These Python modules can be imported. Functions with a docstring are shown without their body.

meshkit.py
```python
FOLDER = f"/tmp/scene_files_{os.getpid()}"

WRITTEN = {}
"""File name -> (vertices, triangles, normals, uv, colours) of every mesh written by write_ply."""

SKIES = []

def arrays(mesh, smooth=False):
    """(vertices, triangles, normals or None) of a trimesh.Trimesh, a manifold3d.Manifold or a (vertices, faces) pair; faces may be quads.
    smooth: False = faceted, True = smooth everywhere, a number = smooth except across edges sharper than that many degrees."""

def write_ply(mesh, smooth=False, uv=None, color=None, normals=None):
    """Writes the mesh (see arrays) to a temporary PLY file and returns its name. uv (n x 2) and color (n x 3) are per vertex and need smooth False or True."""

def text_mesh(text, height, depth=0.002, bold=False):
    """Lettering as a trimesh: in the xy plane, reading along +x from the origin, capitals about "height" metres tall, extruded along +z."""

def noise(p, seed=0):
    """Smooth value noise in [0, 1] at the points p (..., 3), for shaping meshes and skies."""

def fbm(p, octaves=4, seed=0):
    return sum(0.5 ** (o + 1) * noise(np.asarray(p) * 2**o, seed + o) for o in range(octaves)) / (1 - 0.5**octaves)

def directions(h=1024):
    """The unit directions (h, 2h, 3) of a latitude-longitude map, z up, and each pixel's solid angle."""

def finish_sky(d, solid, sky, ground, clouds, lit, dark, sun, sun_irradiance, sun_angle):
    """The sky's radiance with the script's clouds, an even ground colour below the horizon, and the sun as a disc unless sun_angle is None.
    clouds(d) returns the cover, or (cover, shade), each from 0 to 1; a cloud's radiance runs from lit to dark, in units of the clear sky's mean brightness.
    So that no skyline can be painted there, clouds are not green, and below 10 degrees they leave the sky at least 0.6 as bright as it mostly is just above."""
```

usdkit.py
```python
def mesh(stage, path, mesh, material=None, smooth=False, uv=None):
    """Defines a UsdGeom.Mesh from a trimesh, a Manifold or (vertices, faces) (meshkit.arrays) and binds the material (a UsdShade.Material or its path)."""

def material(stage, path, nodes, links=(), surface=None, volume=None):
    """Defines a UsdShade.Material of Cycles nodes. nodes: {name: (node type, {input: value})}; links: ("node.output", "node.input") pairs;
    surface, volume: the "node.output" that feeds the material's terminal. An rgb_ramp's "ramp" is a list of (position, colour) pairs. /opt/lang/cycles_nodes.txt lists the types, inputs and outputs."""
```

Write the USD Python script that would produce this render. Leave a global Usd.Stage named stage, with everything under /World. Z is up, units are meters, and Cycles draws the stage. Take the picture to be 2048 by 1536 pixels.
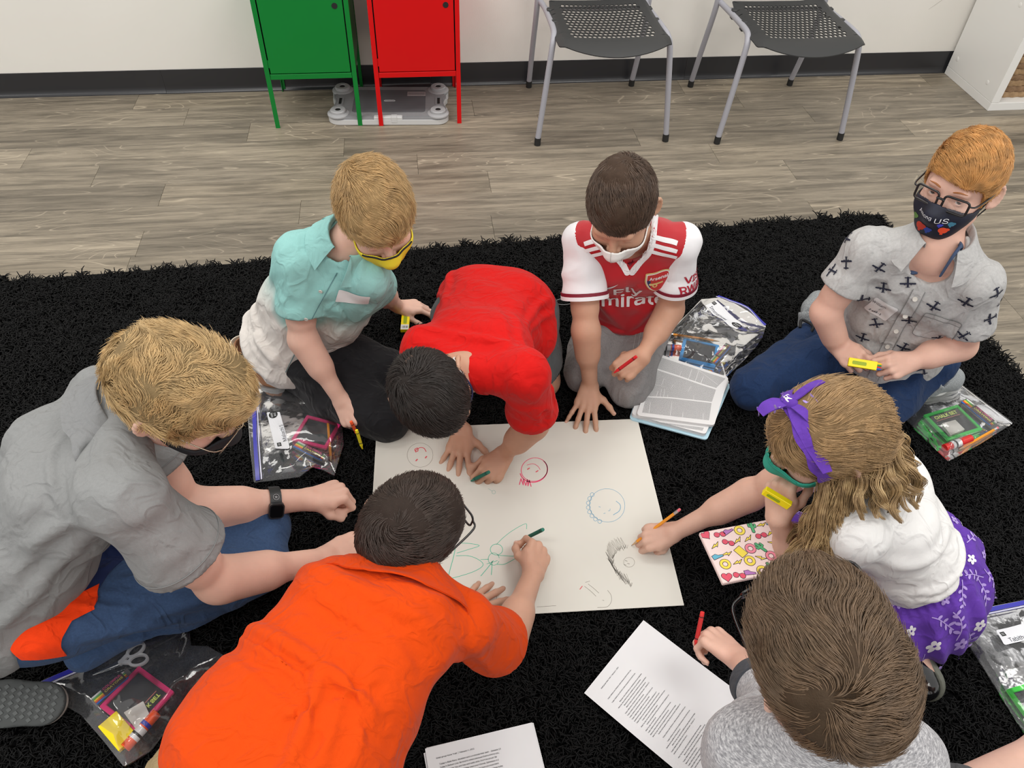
import math, os
import numpy as np
import trimesh
import shapely
from shapely import affinity
from shapely.geometry import Polygon, LineString, Point, box as sbox
from scipy import ndimage
from scipy.spatial import cKDTree
from pxr import Usd, UsdGeom, UsdLux, UsdShade, Gf, Sdf, Vt
import usdkit, meshkit

stage = Usd.Stage.CreateInMemory()
UsdGeom.SetStageUpAxis(stage, UsdGeom.Tokens.z)
UsdGeom.SetStageMetersPerUnit(stage, 1.0)
UsdGeom.Xform.Define(stage, '/World')
UsdGeom.Scope.Define(stage, '/World/Looks')

# ------------------------------------------------------------------ camera (a phone held at standing height, looking down)
CAM_H, CAM_PITCH, CAM_ROLL, CAM_YAW, CAM_F = 1.6224, 0.80366, 0.04269, 0.15340, 1546.78
_f = np.array([math.sin(CAM_YAW) * math.cos(CAM_PITCH), math.cos(CAM_YAW) * math.cos(CAM_PITCH), -math.sin(CAM_PITCH)])
_r0 = np.array([math.cos(CAM_YAW), -math.sin(CAM_YAW), 0.0])
_u0 = np.cross(_r0, _f)
_r = math.cos(CAM_ROLL) * _r0 + math.sin(CAM_ROLL) * _u0
_u = -math.sin(CAM_ROLL) * _r0 + math.cos(CAM_ROLL) * _u0
EYE = np.array([0.0, 0.0, CAM_H])
cam = UsdGeom.Camera.Define(stage, '/World/Camera')
cam.AddTransformOp().Set(Gf.Matrix4d(*[float(x) for row in ((*_r, 0), (*_u, 0), (*-_f, 0), (*EYE, 1)) for x in row]))
cam.CreateHorizontalApertureAttr(36.0)
cam.CreateVerticalApertureAttr(27.0)
cam.CreateFocalLengthAttr(36.0 * CAM_F / 2048)
cam.CreateClippingRangeAttr(Gf.Vec2f(0.05, 100))
cam.CreateExposureAttr(0.40)

# ------------------------------------------------------------------ light: rows of ceiling panels, plus the soft light of the white room
def rect_light(name, x, y, z, w, l, power, color=(1.0, 0.975, 0.93)):
    li = UsdLux.RectLight.Define(stage, '/World/' + name)
    li.AddTranslateOp().Set(Gf.Vec3d(x, y, z))
    li.CreateWidthAttr(w); li.CreateHeightAttr(l)
    li.CreateIntensityAttr(power); li.CreateColorAttr(Gf.Vec3f(*color))
    return li
PANEL = 6.6
for _i, (_x, _y) in enumerate([(-1.3, 2.3), (1.2, 2.3), (-1.3, 0.3), (1.2, 0.3), (-1.3, -1.7), (1.2, -1.7), (3.6, 1.0), (-3.6, 1.0)]):
    rect_light('ceiling_panel_light_%03d' % (_i + 1), _x, _y, 2.72, 1.2, 0.6, PANEL)
dome = UsdLux.DomeLight.Define(stage, '/World/room_light')
dome.CreateIntensityAttr(0.20)
dome.CreateColorAttr(Gf.Vec3f(1.0, 0.985, 0.96))

def at(px, py, z):
    """The point at height z seen at pixel (px, py) of the 2048 x 1536 photograph: used to measure the photograph."""
    d = _f + _r * (px - 1024) / CAM_F - _u * (py - 768) / CAM_F
    return EYE + d * ((z - CAM_H) / d[2])

# ------------------------------------------------------------------ naming, things and parts
_used = {}
def numbered(path):
    n = _used.get(path, -1) + 1
    _used[path] = n
    return path if n == 0 else '%s_%03d' % (path, n)

GROUPS = {'stacking_chair': 'black chairs along the white wall', 'metal_cabinet': 'metal cabinets along the white wall', 'zip_bag': 'clear zip bags on the rug', 'mini_chalkboard': 'mini chalkboards in the bags', 'crayon': 'crayons in the hands', 'pencil': 'yellow pencils',
          'glue_stick': 'glue sticks in the bags', 'crayon_pack': 'crayon packs in the bags', 'crayon_packet': 'small yellow crayon boxes', 'printed_sheet': 'printed pages on the rug', 'person': 'children round the poster'}
def thing(name, label=None, cat=None, loc=(0, 0, 0), rotz=0.0, group=None, kind=None):
    group = group or GROUPS.get(name)
    path = numbered('/World/' + name)
    x = UsdGeom.Xform.Define(stage, path)
    x.AddTranslateOp().Set(Gf.Vec3d(*[float(v) for v in loc]))
    if rotz:
        x.AddRotateZOp().Set(math.degrees(rotz))
    tag(x.GetPrim(), label, cat, group, kind)
    return path

def tag(prim, label=None, cat=None, group=None, kind=None):
    if isinstance(prim, str):
        prim = stage.GetPrimAtPath(prim)
    for k, v in (('label', label), ('category', cat), ('group', group), ('kind', kind)):
        if v:
            prim.SetCustomDataByKey(k, v)

def part(parent, name, mesh, mat, smooth=30, label=None, col=None, kind=None):
    """One mesh under a thing (or, with parent '/World', one that stands alone). mesh is in the parent's coordinates."""
    path = numbered(parent + '/' + name)
    m = usdkit.mesh(stage, path, mesh, mat, smooth=smooth)
    if col is not None:
        UsdGeom.PrimvarsAPI(m).CreatePrimvar('tint', Sdf.ValueTypeNames.Color3fArray, 'vertex').Set(Vt.Vec3fArray.FromNumpy(np.asarray(col, np.float32)))
    if label or kind:
        tag(m.GetPrim(), label, None, None, kind)
    return path

def curves(parent, name, pts, widths, mat, label=None, kind=None):
    """pts (n, k, 3): n strands of k points; widths (k,) from root to tip."""
    path = numbered(parent + '/' + name)
    c = UsdGeom.BasisCurves.Define(stage, path)
    n, k = pts.shape[:2]
    c.CreateTypeAttr('linear')
    c.CreatePointsAttr(Vt.Vec3fArray.FromNumpy(np.ascontiguousarray(pts.reshape(-1, 3), np.float32)))
    c.CreateCurveVertexCountsAttr(Vt.IntArray.FromNumpy(np.full(n, k, np.int32)))
    c.CreateWidthsAttr(Vt.FloatArray.FromNumpy(np.tile(np.asarray(widths, np.float32), n)))
    c.SetWidthsInterpolation('vertex')
    UsdShade.MaterialBindingAPI.Apply(c.GetPrim()).Bind(UsdShade.Material.Get(stage, mat) if isinstance(mat, str) else mat)
    if label or kind:
        tag(c.GetPrim(), label, None, None, kind)
    return path

# ------------------------------------------------------------------ materials
def srgb(r, g, b):
    return tuple((c / 255 / 12.92) if c / 255 <= 0.04045 else ((c / 255 + 0.055) / 1.055) ** 2.4 for c in (r, g, b))

_mats = {}
def mat(name, color, rough=0.6, spec=0.5, vary=0.0, vscale=30.0, bump=0.0, bscale=200.0, sheen=0.0, metal=0.0, sss=0.0, coat=0.0, tint=False, stretch=None, detail=3.0, trans=0.0, wrinkle=0.0, wscale=20.0):
    """A plain procedural material: base colour with noise variation, fine relief from noise."""
    if name in _mats:
        return _mats[name]
    n = {'tc': ('texture_coordinate', {}), 'p': ('principled_bsdf', {'roughness': rough, 'specular_ior_level': spec, 'metallic': metal, 'base_color': color})}
    l = []
    if sheen:
        n['p'][1].update(sheen_weight=sheen, sheen_roughness=0.5)
    if coat:
        n['p'][1].update(coat_weight=coat, coat_roughness=0.08)
    if sss:
        n['p'][1].update(subsurface_weight=sss, subsurface_scale=0.012, subsurface_radius=(1.0, 0.35, 0.2))
    if trans:
        n['p'][1].update(transmission_weight=trans)
    src = 'tc.object'
    if stretch:
        n['mp'] = ('mapping', {'scale': stretch})
        l.append(('tc.object', 'mp.vector'))
        src = 'mp.vector'
    out = None
    if tint:
        n['at'] = ('attribute', {'attribute': 'tint'})
        out = 'at.color'
    if vary:
        n['nz'] = ('noise_texture', {'scale': vscale, 'detail': detail, 'roughness': 0.6})
        n['rp'] = ('rgb_ramp', {'ramp': [(0.25, (1 - vary,) * 3), (0.75, (1 + vary,) * 3)]})
        n['mx'] = ('vector_math', {'math_type': 'multiply', 'vector1': color, 'vector2': (1, 1, 1)})
        l += [(src, 'nz.vector'), ('nz.fac', 'rp.fac'), ('rp.color', 'mx.vector2')]
        if out:
            l.append((out, 'mx.vector1'))
        out = 'mx.vector'
    if out:
        l.append((out, 'p.base_color'))
    if bump:
        n['bn'] = ('noise_texture', {'scale': bscale, 'detail': 3.0})
        n['bp'] = ('bump', {'strength': min(1.0, bump), 'distance': 0.002})
        l += [(src, 'bn.vector'), ('bn.fac', 'bp.height'), ('bp.normal', 'p.normal')]
    if wrinkle:
        n['wm'] = ('mapping', {'scale': (1.0, 1.35, 0.7), 'rotation': (0.5, 0.3, 0.8)})
        n['wn'] = ('noise_texture', {'scale': wscale, 'detail': 2.5, 'roughness': 0.45, 'distortion': 0.7})
        n['wr'] = ('rgb_ramp', {'ramp': [(0.28, (0,) * 3), (0.42, (0.30,) * 3), (0.49, (1,) * 3), (0.53, (0.9,) * 3), (0.62, (0.25,) * 3), (0.75, (0,) * 3)]})
        n['wb'] = ('bump', {'strength': wrinkle, 'distance': 0.006})
        l += [('tc.object', 'wm.vector'), ('wm.vector', 'wn.vector'), ('wn.fac', 'wr.fac'), ('wr.color', 'wb.height'), ('wb.normal', 'bp.normal' if bump else 'p.normal')]
    _mats[name] = '/World/Looks/' + name
    usdkit.material(stage, _mats[name], n, l, surface='p.BSDF')
    return _mats[name]

# ------------------------------------------------------------------ plain mesh helpers
def box(x0, x1, y0, y1, z0, z1, bevel=0.0):
    if not bevel:
        m = trimesh.creation.box((x1 - x0, y1 - y0, z1 - z0)); m.apply_translation(((x0 + x1) / 2, (y0 + y1) / 2, (z0 + z1) / 2)); return m
    p = []
    b = bevel
    for sx in (0, 1):
        for sy in (0, 1):
            for sz in (0, 1):
                X, Y, Z = (x0, x1)[sx], (y0, y1)[sy], (z0, z1)[sz]
                dx, dy, dz = b * (1 - 2 * sx), b * (1 - 2 * sy), b * (1 - 2 * sz)
                p += [(X, Y + dy, Z + dz), (X + dx, Y, Z + dz), (X + dx, Y + dy, Z)]
    return trimesh.convex.convex_hull(np.array(p))

def join(*ms):
    ms = [m for x in ms for m in (x if isinstance(x, (list, tuple)) else [x])]
    return trimesh.util.concatenate(ms)

def catmull(P, n=8):
    P = np.asarray(P, float)
    Q = np.vstack([2 * P[0] - P[1], P, 2 * P[-1] - P[-2]])
    out = []
    t = np.linspace(0, 1, n, endpoint=False)[:, None]
    for i in range(1, len(Q) - 2):
        a, b, c, d = Q[i - 1], Q[i], Q[i + 1], Q[i + 2]
        out.append(0.5 * (2 * b + (c - a) * t + (2 * a - 5 * b + 4 * c - d) * t ** 2 + (3 * b - a - 3 * c + d) * t ** 3))
    return np.vstack(out + [P[-1:]])

def frames(P, up=None):
    T = np.gradient(P, axis=0); T /= np.linalg.norm(T, axis=1, keepdims=True) + 1e-12
    u = np.array([0, 0, 1.0]) if up is None else np.asarray(up, float)
    if abs(T[0] @ u) > 0.95:
        u = np.array([1.0, 0, 0]) if abs(T[0][0]) < 0.9 else np.array([0, 1.0, 0])
    N = np.zeros_like(P)
    n = u - T[0] * (T[0] @ u); n /= np.linalg.norm(n)
    for i in range(len(P)):
        n = n - T[i] * (T[i] @ n); n /= np.linalg.norm(n) + 1e-12
        N[i] = n
    return T, N, np.cross(T, N)

def tube(P, r, sides=8, cap=True, up=None, flat=1.0):
    """A round tube along P; r is a number or one radius per point; flat squeezes it along its normal."""
    P = np.asarray(P, float)
    T, N, B = frames(P, up)
    r = np.broadcast_to(np.asarray(r, float), (len(P),))
    a = np.linspace(0, 2 * np.pi, sides, endpoint=False)
    V = P[:, None] + r[:, None, None] * (np.cos(a)[None, :, None] * N[:, None] * flat + np.sin(a)[None, :, None] * B[:, None])
    k = len(P); idx = np.arange(k * sides).reshape(k, sides); nx = np.roll(idx, -1, 1)
    f = np.concatenate([np.stack([idx[:-1], nx[:-1], nx[1:]], -1).reshape(-1, 3), np.stack([idx[:-1], nx[1:], idx[1:]], -1).reshape(-1, 3)])
    V = V.reshape(-1, 3)
    if cap:
        V = np.vstack([V, P[:1], P[-1:]])
        f = np.vstack([f, np.stack([nx[0], idx[0], np.full(sides, k * sides)], -1), np.stack([idx[-1], nx[-1], np.full(sides, k * sides + 1)], -1)])
    return trimesh.Trimesh(V, f, process=False)

def lathe(prof, seg=24):
    m = trimesh.creation.revolve(np.asarray(prof, float), sections=seg)
    return m

def extrude(poly, h, z=0.0):
    ms = [trimesh.creation.extrude_polygon(g, h, engine='earcut') for g in getattr(poly, 'geoms', [poly]) if g.area > 1e-9]
    m = trimesh.util.concatenate(ms)
    m.apply_translation((0, 0, z))
    return m

def rrect(w, h, r, cx=0, cy=0):
    return sbox(cx - w / 2 + r, cy - h / 2 + r, cx + w / 2 - r, cy + h / 2 - r).buffer(r, 5)

def place(m, o, X, Y, Z=None):
    """Moves a mesh from its own xyz to the frame o, X, Y, Z."""
    m = m.copy()
    X = np.asarray(X, float); Y = np.asarray(Y, float)
    Z = np.cross(X, Y) if Z is None else np.asarray(Z, float)
    v = np.asarray(m.vertices)
    m.vertices = np.asarray(o, float) + v[:, :1] * X + v[:, 1:2] * Y + v[:, 2:3] * Z
    return m

def unit(v):
    v = np.asarray(v, float)
    return v / (np.linalg.norm(v) + 1e-12)

ONLY = os.environ.get('ONLY_PEOPLE')
RNG = np.random.default_rng(7)
# ================================================================== implicit surfaces: smooth unions of tapered limbs, meshed once
_nr = np.random.default_rng(5)
_NV = ndimage.zoom(_nr.uniform(-1, 1, (24, 24, 24)), 4, order=3, mode='grid-wrap', grid_mode=True)
_NV /= np.abs(_NV).std() * 2.6
def fnoise(P, scale):
    """Smooth periodic noise, about -1..1."""
    q = (np.asarray(P).reshape(-1, 3) * (scale * 4)) % 96.0
    return ndimage.map_coordinates(_NV, q.T, order=1, mode='grid-wrap').reshape(np.shape(P)[:-1])

class RC:
    """A limb: a cone with round ends, radius ra at a and rb at b; squash = (axis, factor) flattens it along that axis."""
    def __init__(s, a, b, ra, rb=None, k=0.012, squash=None):
        s.a, s.b = np.asarray(a, float), np.asarray(b, float)
        s.ra, s.rb = ra, ra if rb is None else rb
        s.k, s.sq = k, None if squash is None else (unit(squash[0]), squash[1])
        s.c = (s.a + s.b) / 2
        s.R = np.linalg.norm(s.b - s.a) / 2 + max(s.ra, s.rb)
    def d(s, P):
        a, b = s.a, s.b
        pa = P - a; ba = b - a
        f = 1.0
        if s.sq is not None:
            n, q = s.sq
            pa = pa + (pa @ n)[..., None] * (n * (1 / q - 1)); ba = ba + (ba @ n) * n * (1 / q - 1)
            f = q ** 0.5
        t = np.clip((pa @ ba) / max(ba @ ba, 1e-12), 0, 1)
        e = pa - t[..., None] * ba
        return (np.sqrt(np.einsum('...i,...i->...', e, e)) - (s.ra + (s.rb - s.ra) * t)) * f

class EL:
    """An ellipsoid; ax: rows are its axes."""
    def __init__(s, c, r, ax=None, k=0.012):
        s.c, s.r, s.ax, s.k = np.asarray(c, float), np.asarray(r, float), None if ax is None else np.asarray(ax, float), k
        s.R = max(s.r)
    def d(s, P):
        q = P - s.c
        if s.ax is not None:
            q = q @ s.ax.T
        k0 = np.sqrt(((q / s.r) ** 2).sum(-1)); k1 = np.sqrt(((q / s.r ** 2) ** 2).sum(-1))
        return k0 * (k0 - 1) / np.maximum(k1, 1e-9)

class HS:
    """A half space: inside where (P - o) . n < 0."""
    def __init__(s, o, n, k=0.002):
        s.o, s.n, s.k, s.c, s.R = np.asarray(o, float), unit(n), k, np.asarray(o, float), 1e3
    def d(s, P):
        return (P - s.o) @ s.n

class FN:
    """Any distance function with a bounding sphere."""
    def __init__(s, fn, c, R, k=0.002):
        s.fn, s.c, s.R, s.k = fn, np.asarray(c, float), R, k
    def d(s, P):
        return s.fn(P)

class G:
    """A group of shapes blended in order: ('u' | 's' | 'i', shape)."""
    def __init__(s, items=(), k=0.012):
        s.items, s.k = [], k
        for x in items:
            s.add(x)
    def add(s, x, op='u'):
        if isinstance(x, (list, tuple)):
            if len(x) == 2 and isinstance(x[0], str):
                s.items.append((x[0], x[1]))
            else:
                for y in x:
                    s.add(y, op)
        else:
            s.items.append((op, x))
        return s
    def bound(s):
        if not hasattr(s, '_b'):
            cs, rs = [], []
            for op, x in s.items:
                if op != 'u':
                    continue
                c, R = x.bound() if isinstance(x, G) else (x.c, x.R)
                cs.append(c); rs.append(R)
            cs, rs = np.array(cs), np.array(rs)
            c = (cs - rs[:, None]).min(0) / 2 + (cs + rs[:, None]).max(0) / 2
            s._b = (c, float((np.linalg.norm(cs - c, axis=1) + rs).max()))
        return s._b

def _sm(a, b, k):
    h = np.maximum(k - np.abs(a - b), 0.0) / k
    return np.minimum(a, b) - h * h * k * 0.25

def evalb(g, P, C, rad):
    """P (B, S, 3) points in B blocks with centres C and radius rad."""
    out = np.full(P.shape[:2], 0.5)
    for op, x in g.items:
        k = max(x.k, 1e-5)
        if op == 'u':
            if isinstance(x, G):
                c, R = x.bound()
                m = np.linalg.norm(C - c, axis=1) - R < rad + k + 0.012
            else:
                m = np.linalg.norm(C - x.c, axis=1) - x.R < rad + k + 0.012
                if m.any():
                    mi = np.nonzero(m)[0]
                    m = np.zeros(len(C), bool)
                    m[mi] = x.d(C[mi]) < 1.7 * rad + k + 0.012
            if not m.any():
                continue
            d = evalb(x, P[m], C[m], rad) if isinstance(x, G) else x.d(P[m])
            out[m] = _sm(out[m], d, k)
        else:
            sgn = -1 if op == 's' else 1
            if isinstance(x, G):
                d = evalb(x, P, C, rad)
            else:
                d = x.d(P)
            out = -_sm(-out, -sgn * d, k)
    return out

def sdf(g, P, disp=None):
    P = np.asarray(P, float).reshape(-1, 3)
    d = evalb(g, P[:, None, :], P, 0.06)[:, 0]
    if disp is not None:
        d = d + disp(P)
    return d

_E = np.array([(a, b) for a in range(8) for b in range(8) if a < b and bin(a ^ b).count('1') == 1])
_OFF = np.array([((i >> 0) & 1, (i >> 1) & 1, (i >> 2) & 1) for i in range(8)])
def surface(g, h, disp=None, only=None, amp=0.0, clip=None):
    """Meshes the group's surface in cells of size h (surface nets over the blocks near the surface).
    disp(P): relief added to the distance; only(C, rad): mask of blocks to mesh; clip(P): keep triangles where > 0."""
    n = 8
    c, R = g.bound()
    H = 4 * n * h
    lo = np.floor((c - R - 0.02) / H).astype(int); hi = np.ceil((c + R + 0.02) / H).astype(int)
    ii = np.stack(np.meshgrid(*[np.arange(a, b) for a, b in zip(lo, hi)], indexing='ij'), -1).reshape(-1, 3)
    def near(ii, H):
        C = (ii + 0.5) * H; rad = H * 0.867
        d = evalb(g, C[:, None], C, rad)[:, 0]
        m = np.abs(d) < 1.35 * rad + amp + 0.004
        if only is not None:
            m &= only(C, rad)
        return ii[m]
    ii = near(ii, H)
    sub = np.stack(np.meshgrid(*[np.arange(4)] * 3, indexing='ij'), -1).reshape(-1, 3)
    ii = (ii[:, None] * 4 + sub[None]).reshape(-1, 3)
    ii = near(ii, n * h)
    loc = np.stack(np.meshgrid(*[np.arange(n + 1)] * 3, indexing='ij'), -1).reshape(-1, 3)
    V, KEY, CR = [], [], []
    for s in range(0, len(ii), 400):
        b = ii[s:s + 400]
        P = (b[:, None] * n + loc[None]) * h
        d = evalb(g, P, (b + 0.5) * n * h, n * h * 0.867)
        if disp is not None:
            m = np.abs(d) < 0.03 + amp
            d[m] += disp(P[m])
        d = d.reshape(-1, n + 1, n + 1, n + 1)
        s8 = np.stack([d[:, o[0]:n + o[0], o[1]:n + o[1], o[2]:n + o[2]] for o in _OFF], -1)
        ins = s8 < 0
        act = ins.any(-1) & ~ins.all(-1)
        bi, x, y, z = np.nonzero(act)
        v8 = s8[bi, x, y, z]; i8 = v8 < 0
        acc = np.zeros((len(bi), 3)); cnt = np.zeros(len(bi))
        for a, e in _E:
            cr = i8[:, a] != i8[:, e]
            t = np.where(cr, v8[:, a] / np.where(cr, v8[:, a] - v8[:, e], 1), 0)
            acc += np.where(cr[:, None], _OFF[a] + t[:, None] * (_OFF[e] - _OFF[a]), 0); cnt += cr
        cell = b[bi] * n + np.stack([x, y, z], -1)
        V.append((cell + acc / cnt[:, None]) * h); KEY.append(cell); CR.append(i8)
    V, K, I = np.vstack(V), np.vstack(KEY), np.vstack(CR)
    k0 = K.min(0) - 1; dims = K.max(0) - k0 + 3
    def key(q):
        q = q - k0
        return (q[:, 0] * dims[1] + q[:, 1]) * dims[2] + q[:, 2]
    kk = key(K); o = np.argsort(kk); ks = kk[o]
    def find(q):
        w = key(q); p = np.searchsorted(ks, w); p = np.minimum(p, len(ks) - 1)
        return np.where(ks[p] == w, o[p], -1)
    F = []
    for ax in range(3):
        e = 1 << ax
        m = np.nonzero(I[:, 0] != I[:, e])[0]
        u, w = np.eye(3, dtype=int)[(ax + 1) % 3], np.eye(3, dtype=int)[(ax + 2) % 3]
        q = np.stack([m, find(K[m] - u), find(K[m] - u - w), find(K[m] - w)], 1)
        ok = (q >= 0).all(1)
        q, flip = q[ok], I[m[ok], 0]
        q[~flip] = q[~flip][:, ::-1]
        F.append(q[:, [0, 1, 2]]); F.append(q[:, [0, 2, 3]])
    F = np.vstack(F)
    if clip is not None:
        F = F[clip(V[F].mean(1)) > 0]
    used = np.unique(F)
    mp = np.zeros(len(V), int); mp[used] = np.arange(len(used))
    return trimesh.Trimesh(V[used], mp[F], process=False)

def project(g, O, D, disp=None, tmax=0.4, steps=26, lift=0.0012):
    """Walks from points O along D to the surface of g; returns points lifted off it, and a mask of those that hit."""
    O = np.asarray(O, float); D = np.broadcast_to(unit(D) if np.ndim(D) == 1 else D, O.shape)
    t = np.zeros(len(O)); d = np.zeros(len(O))
    for _ in range(steps):
        d = sdf(g, O + D * t[:, None], disp)
        t = np.clip(t + 0.75 * (d - lift), 0, tmax)
    return O + D * t[:, None], np.abs(d - lift) < 0.004

class Skin3:
    """A mesh to lay flat prints on: looks up its front along a direction."""
    def __init__(s, m):
        s.v = np.asarray(m.vertices); s.n = np.asarray(trimesh.Trimesh(s.v, m.faces, process=False).vertex_normals); s.t = {}
    def lookup(s, Q, X, Y, D):
        key = tuple(np.round(np.concatenate([X, Y, D]), 6))
        if key not in s.t:
            B = np.linalg.inv(np.stack([X, Y, D], 1))
            w = s.v @ B.T
            f = np.nonzero(s.n @ D < 0.05)[0]
            s.t[key] = (B, w[f], cKDTree(w[f][:, :2]))
        B, w, tr = s.t[key]
        q = Q @ B.T
        dist, i = tr.query(q[:, :2], k=8)
        z = w[i][:, :, 2]
        z0 = z.min(1)
        wt = np.where(z < z0[:, None] + 0.018, 1 / (dist + 0.0008) ** 2, 0)
        zz = (z * wt).sum(1) / wt.sum(1)
        # a plane fitted to the neighbours, so that prints follow the slope
        c = w[i] * wt[..., None]; cm = c.sum(1) / wt.sum(1)[:, None]
        dx, dy, dz = (w[i][:, :, j] - cm[:, None, j] for j in range(3))
        sxx, syy, sxy = (wt * dx * dx).sum(1) + 1e-9, (wt * dy * dy).sum(1) + 1e-9, (wt * dx * dy).sum(1)
        sxz, syz = (wt * dx * dz).sum(1), (wt * dy * dz).sum(1)
        det = np.maximum(sxx * syy - sxy ** 2, 1e-12)
        gx, gy = np.clip((syy * sxz - sxy * syz) / det, -2, 2), np.clip((sxx * syz - sxy * sxz) / det, -2, 2)
        zz = cm[:, 2] + gx * (q[:, 0] - cm[:, 0]) + gy * (q[:, 1] - cm[:, 1])
        return zz - q[:, 2], dist[:, 0] < 0.012

def decal(sk, shape, o, X, Y, D, size=0.006, lift=0.0012):
    """Lays a flat shape (shapely, metres, in the frame o, X, Y) on a Skin3 along D, as a thin sheet."""
    ms = []
    for s in getattr(shape, 'geoms', [shape]):
        if s.is_empty or s.area < 1e-8:
            continue
        v, f = trimesh.creation.triangulate_polygon(s, engine='earcut')
        v = np.column_stack([v, np.zeros(len(v))])
        v, f = trimesh.remesh.subdivide_to_size(v, f, size, max_iter=14)
        ms.append(trimesh.Trimesh(v, f, process=False))
    if not ms:
        return None
    m = trimesh.util.concatenate(ms); m.merge_vertices()
    v = np.asarray(m.vertices)
    X, Y, D = unit(X), unit(Y), unit(D)
    O = np.asarray(o, float) + v[:, :1] * X + v[:, 1:2] * Y
    t, ok = sk.lookup(O, X, Y, D)
    P = O + D * (t - lift)[:, None]
    f = m.faces[ok[m.faces].all(1)]
    if not len(f):
        return None
    fn = np.cross(P[f[:, 1]] - P[f[:, 0]], P[f[:, 2]] - P[f[:, 0]])
    if (fn @ D).sum() > 0:
        f = f[:, ::-1]
    # drop stretched triangles where the surface falls away
    el = np.max([np.linalg.norm(P[f[:, a]] - P[f[:, b]], axis=1) for a, b in ((0, 1), (1, 2), (2, 0))], axis=0)
    f = f[el < 5 * size]
    if not len(f):
        return None
    q = trimesh.Trimesh(P, f, process=False); q.remove_unreferenced_vertices()
    return q

def text_shape(text, height, bold=False, weight=0.0):
    """Lettering as a shapely shape, reading along +x from the origin."""
    m = meshkit.text_mesh(text, height, 0.001, bold)
    v, f = np.asarray(m.vertices), np.asarray(m.faces)
    top = f[(v[f][:, :, 2] > 0.0005).all(1)]
    s = shapely.union_all([Polygon(v[t][:, :2]).buffer(1e-6) for t in top])
    return s.buffer(weight) if weight else s
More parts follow.
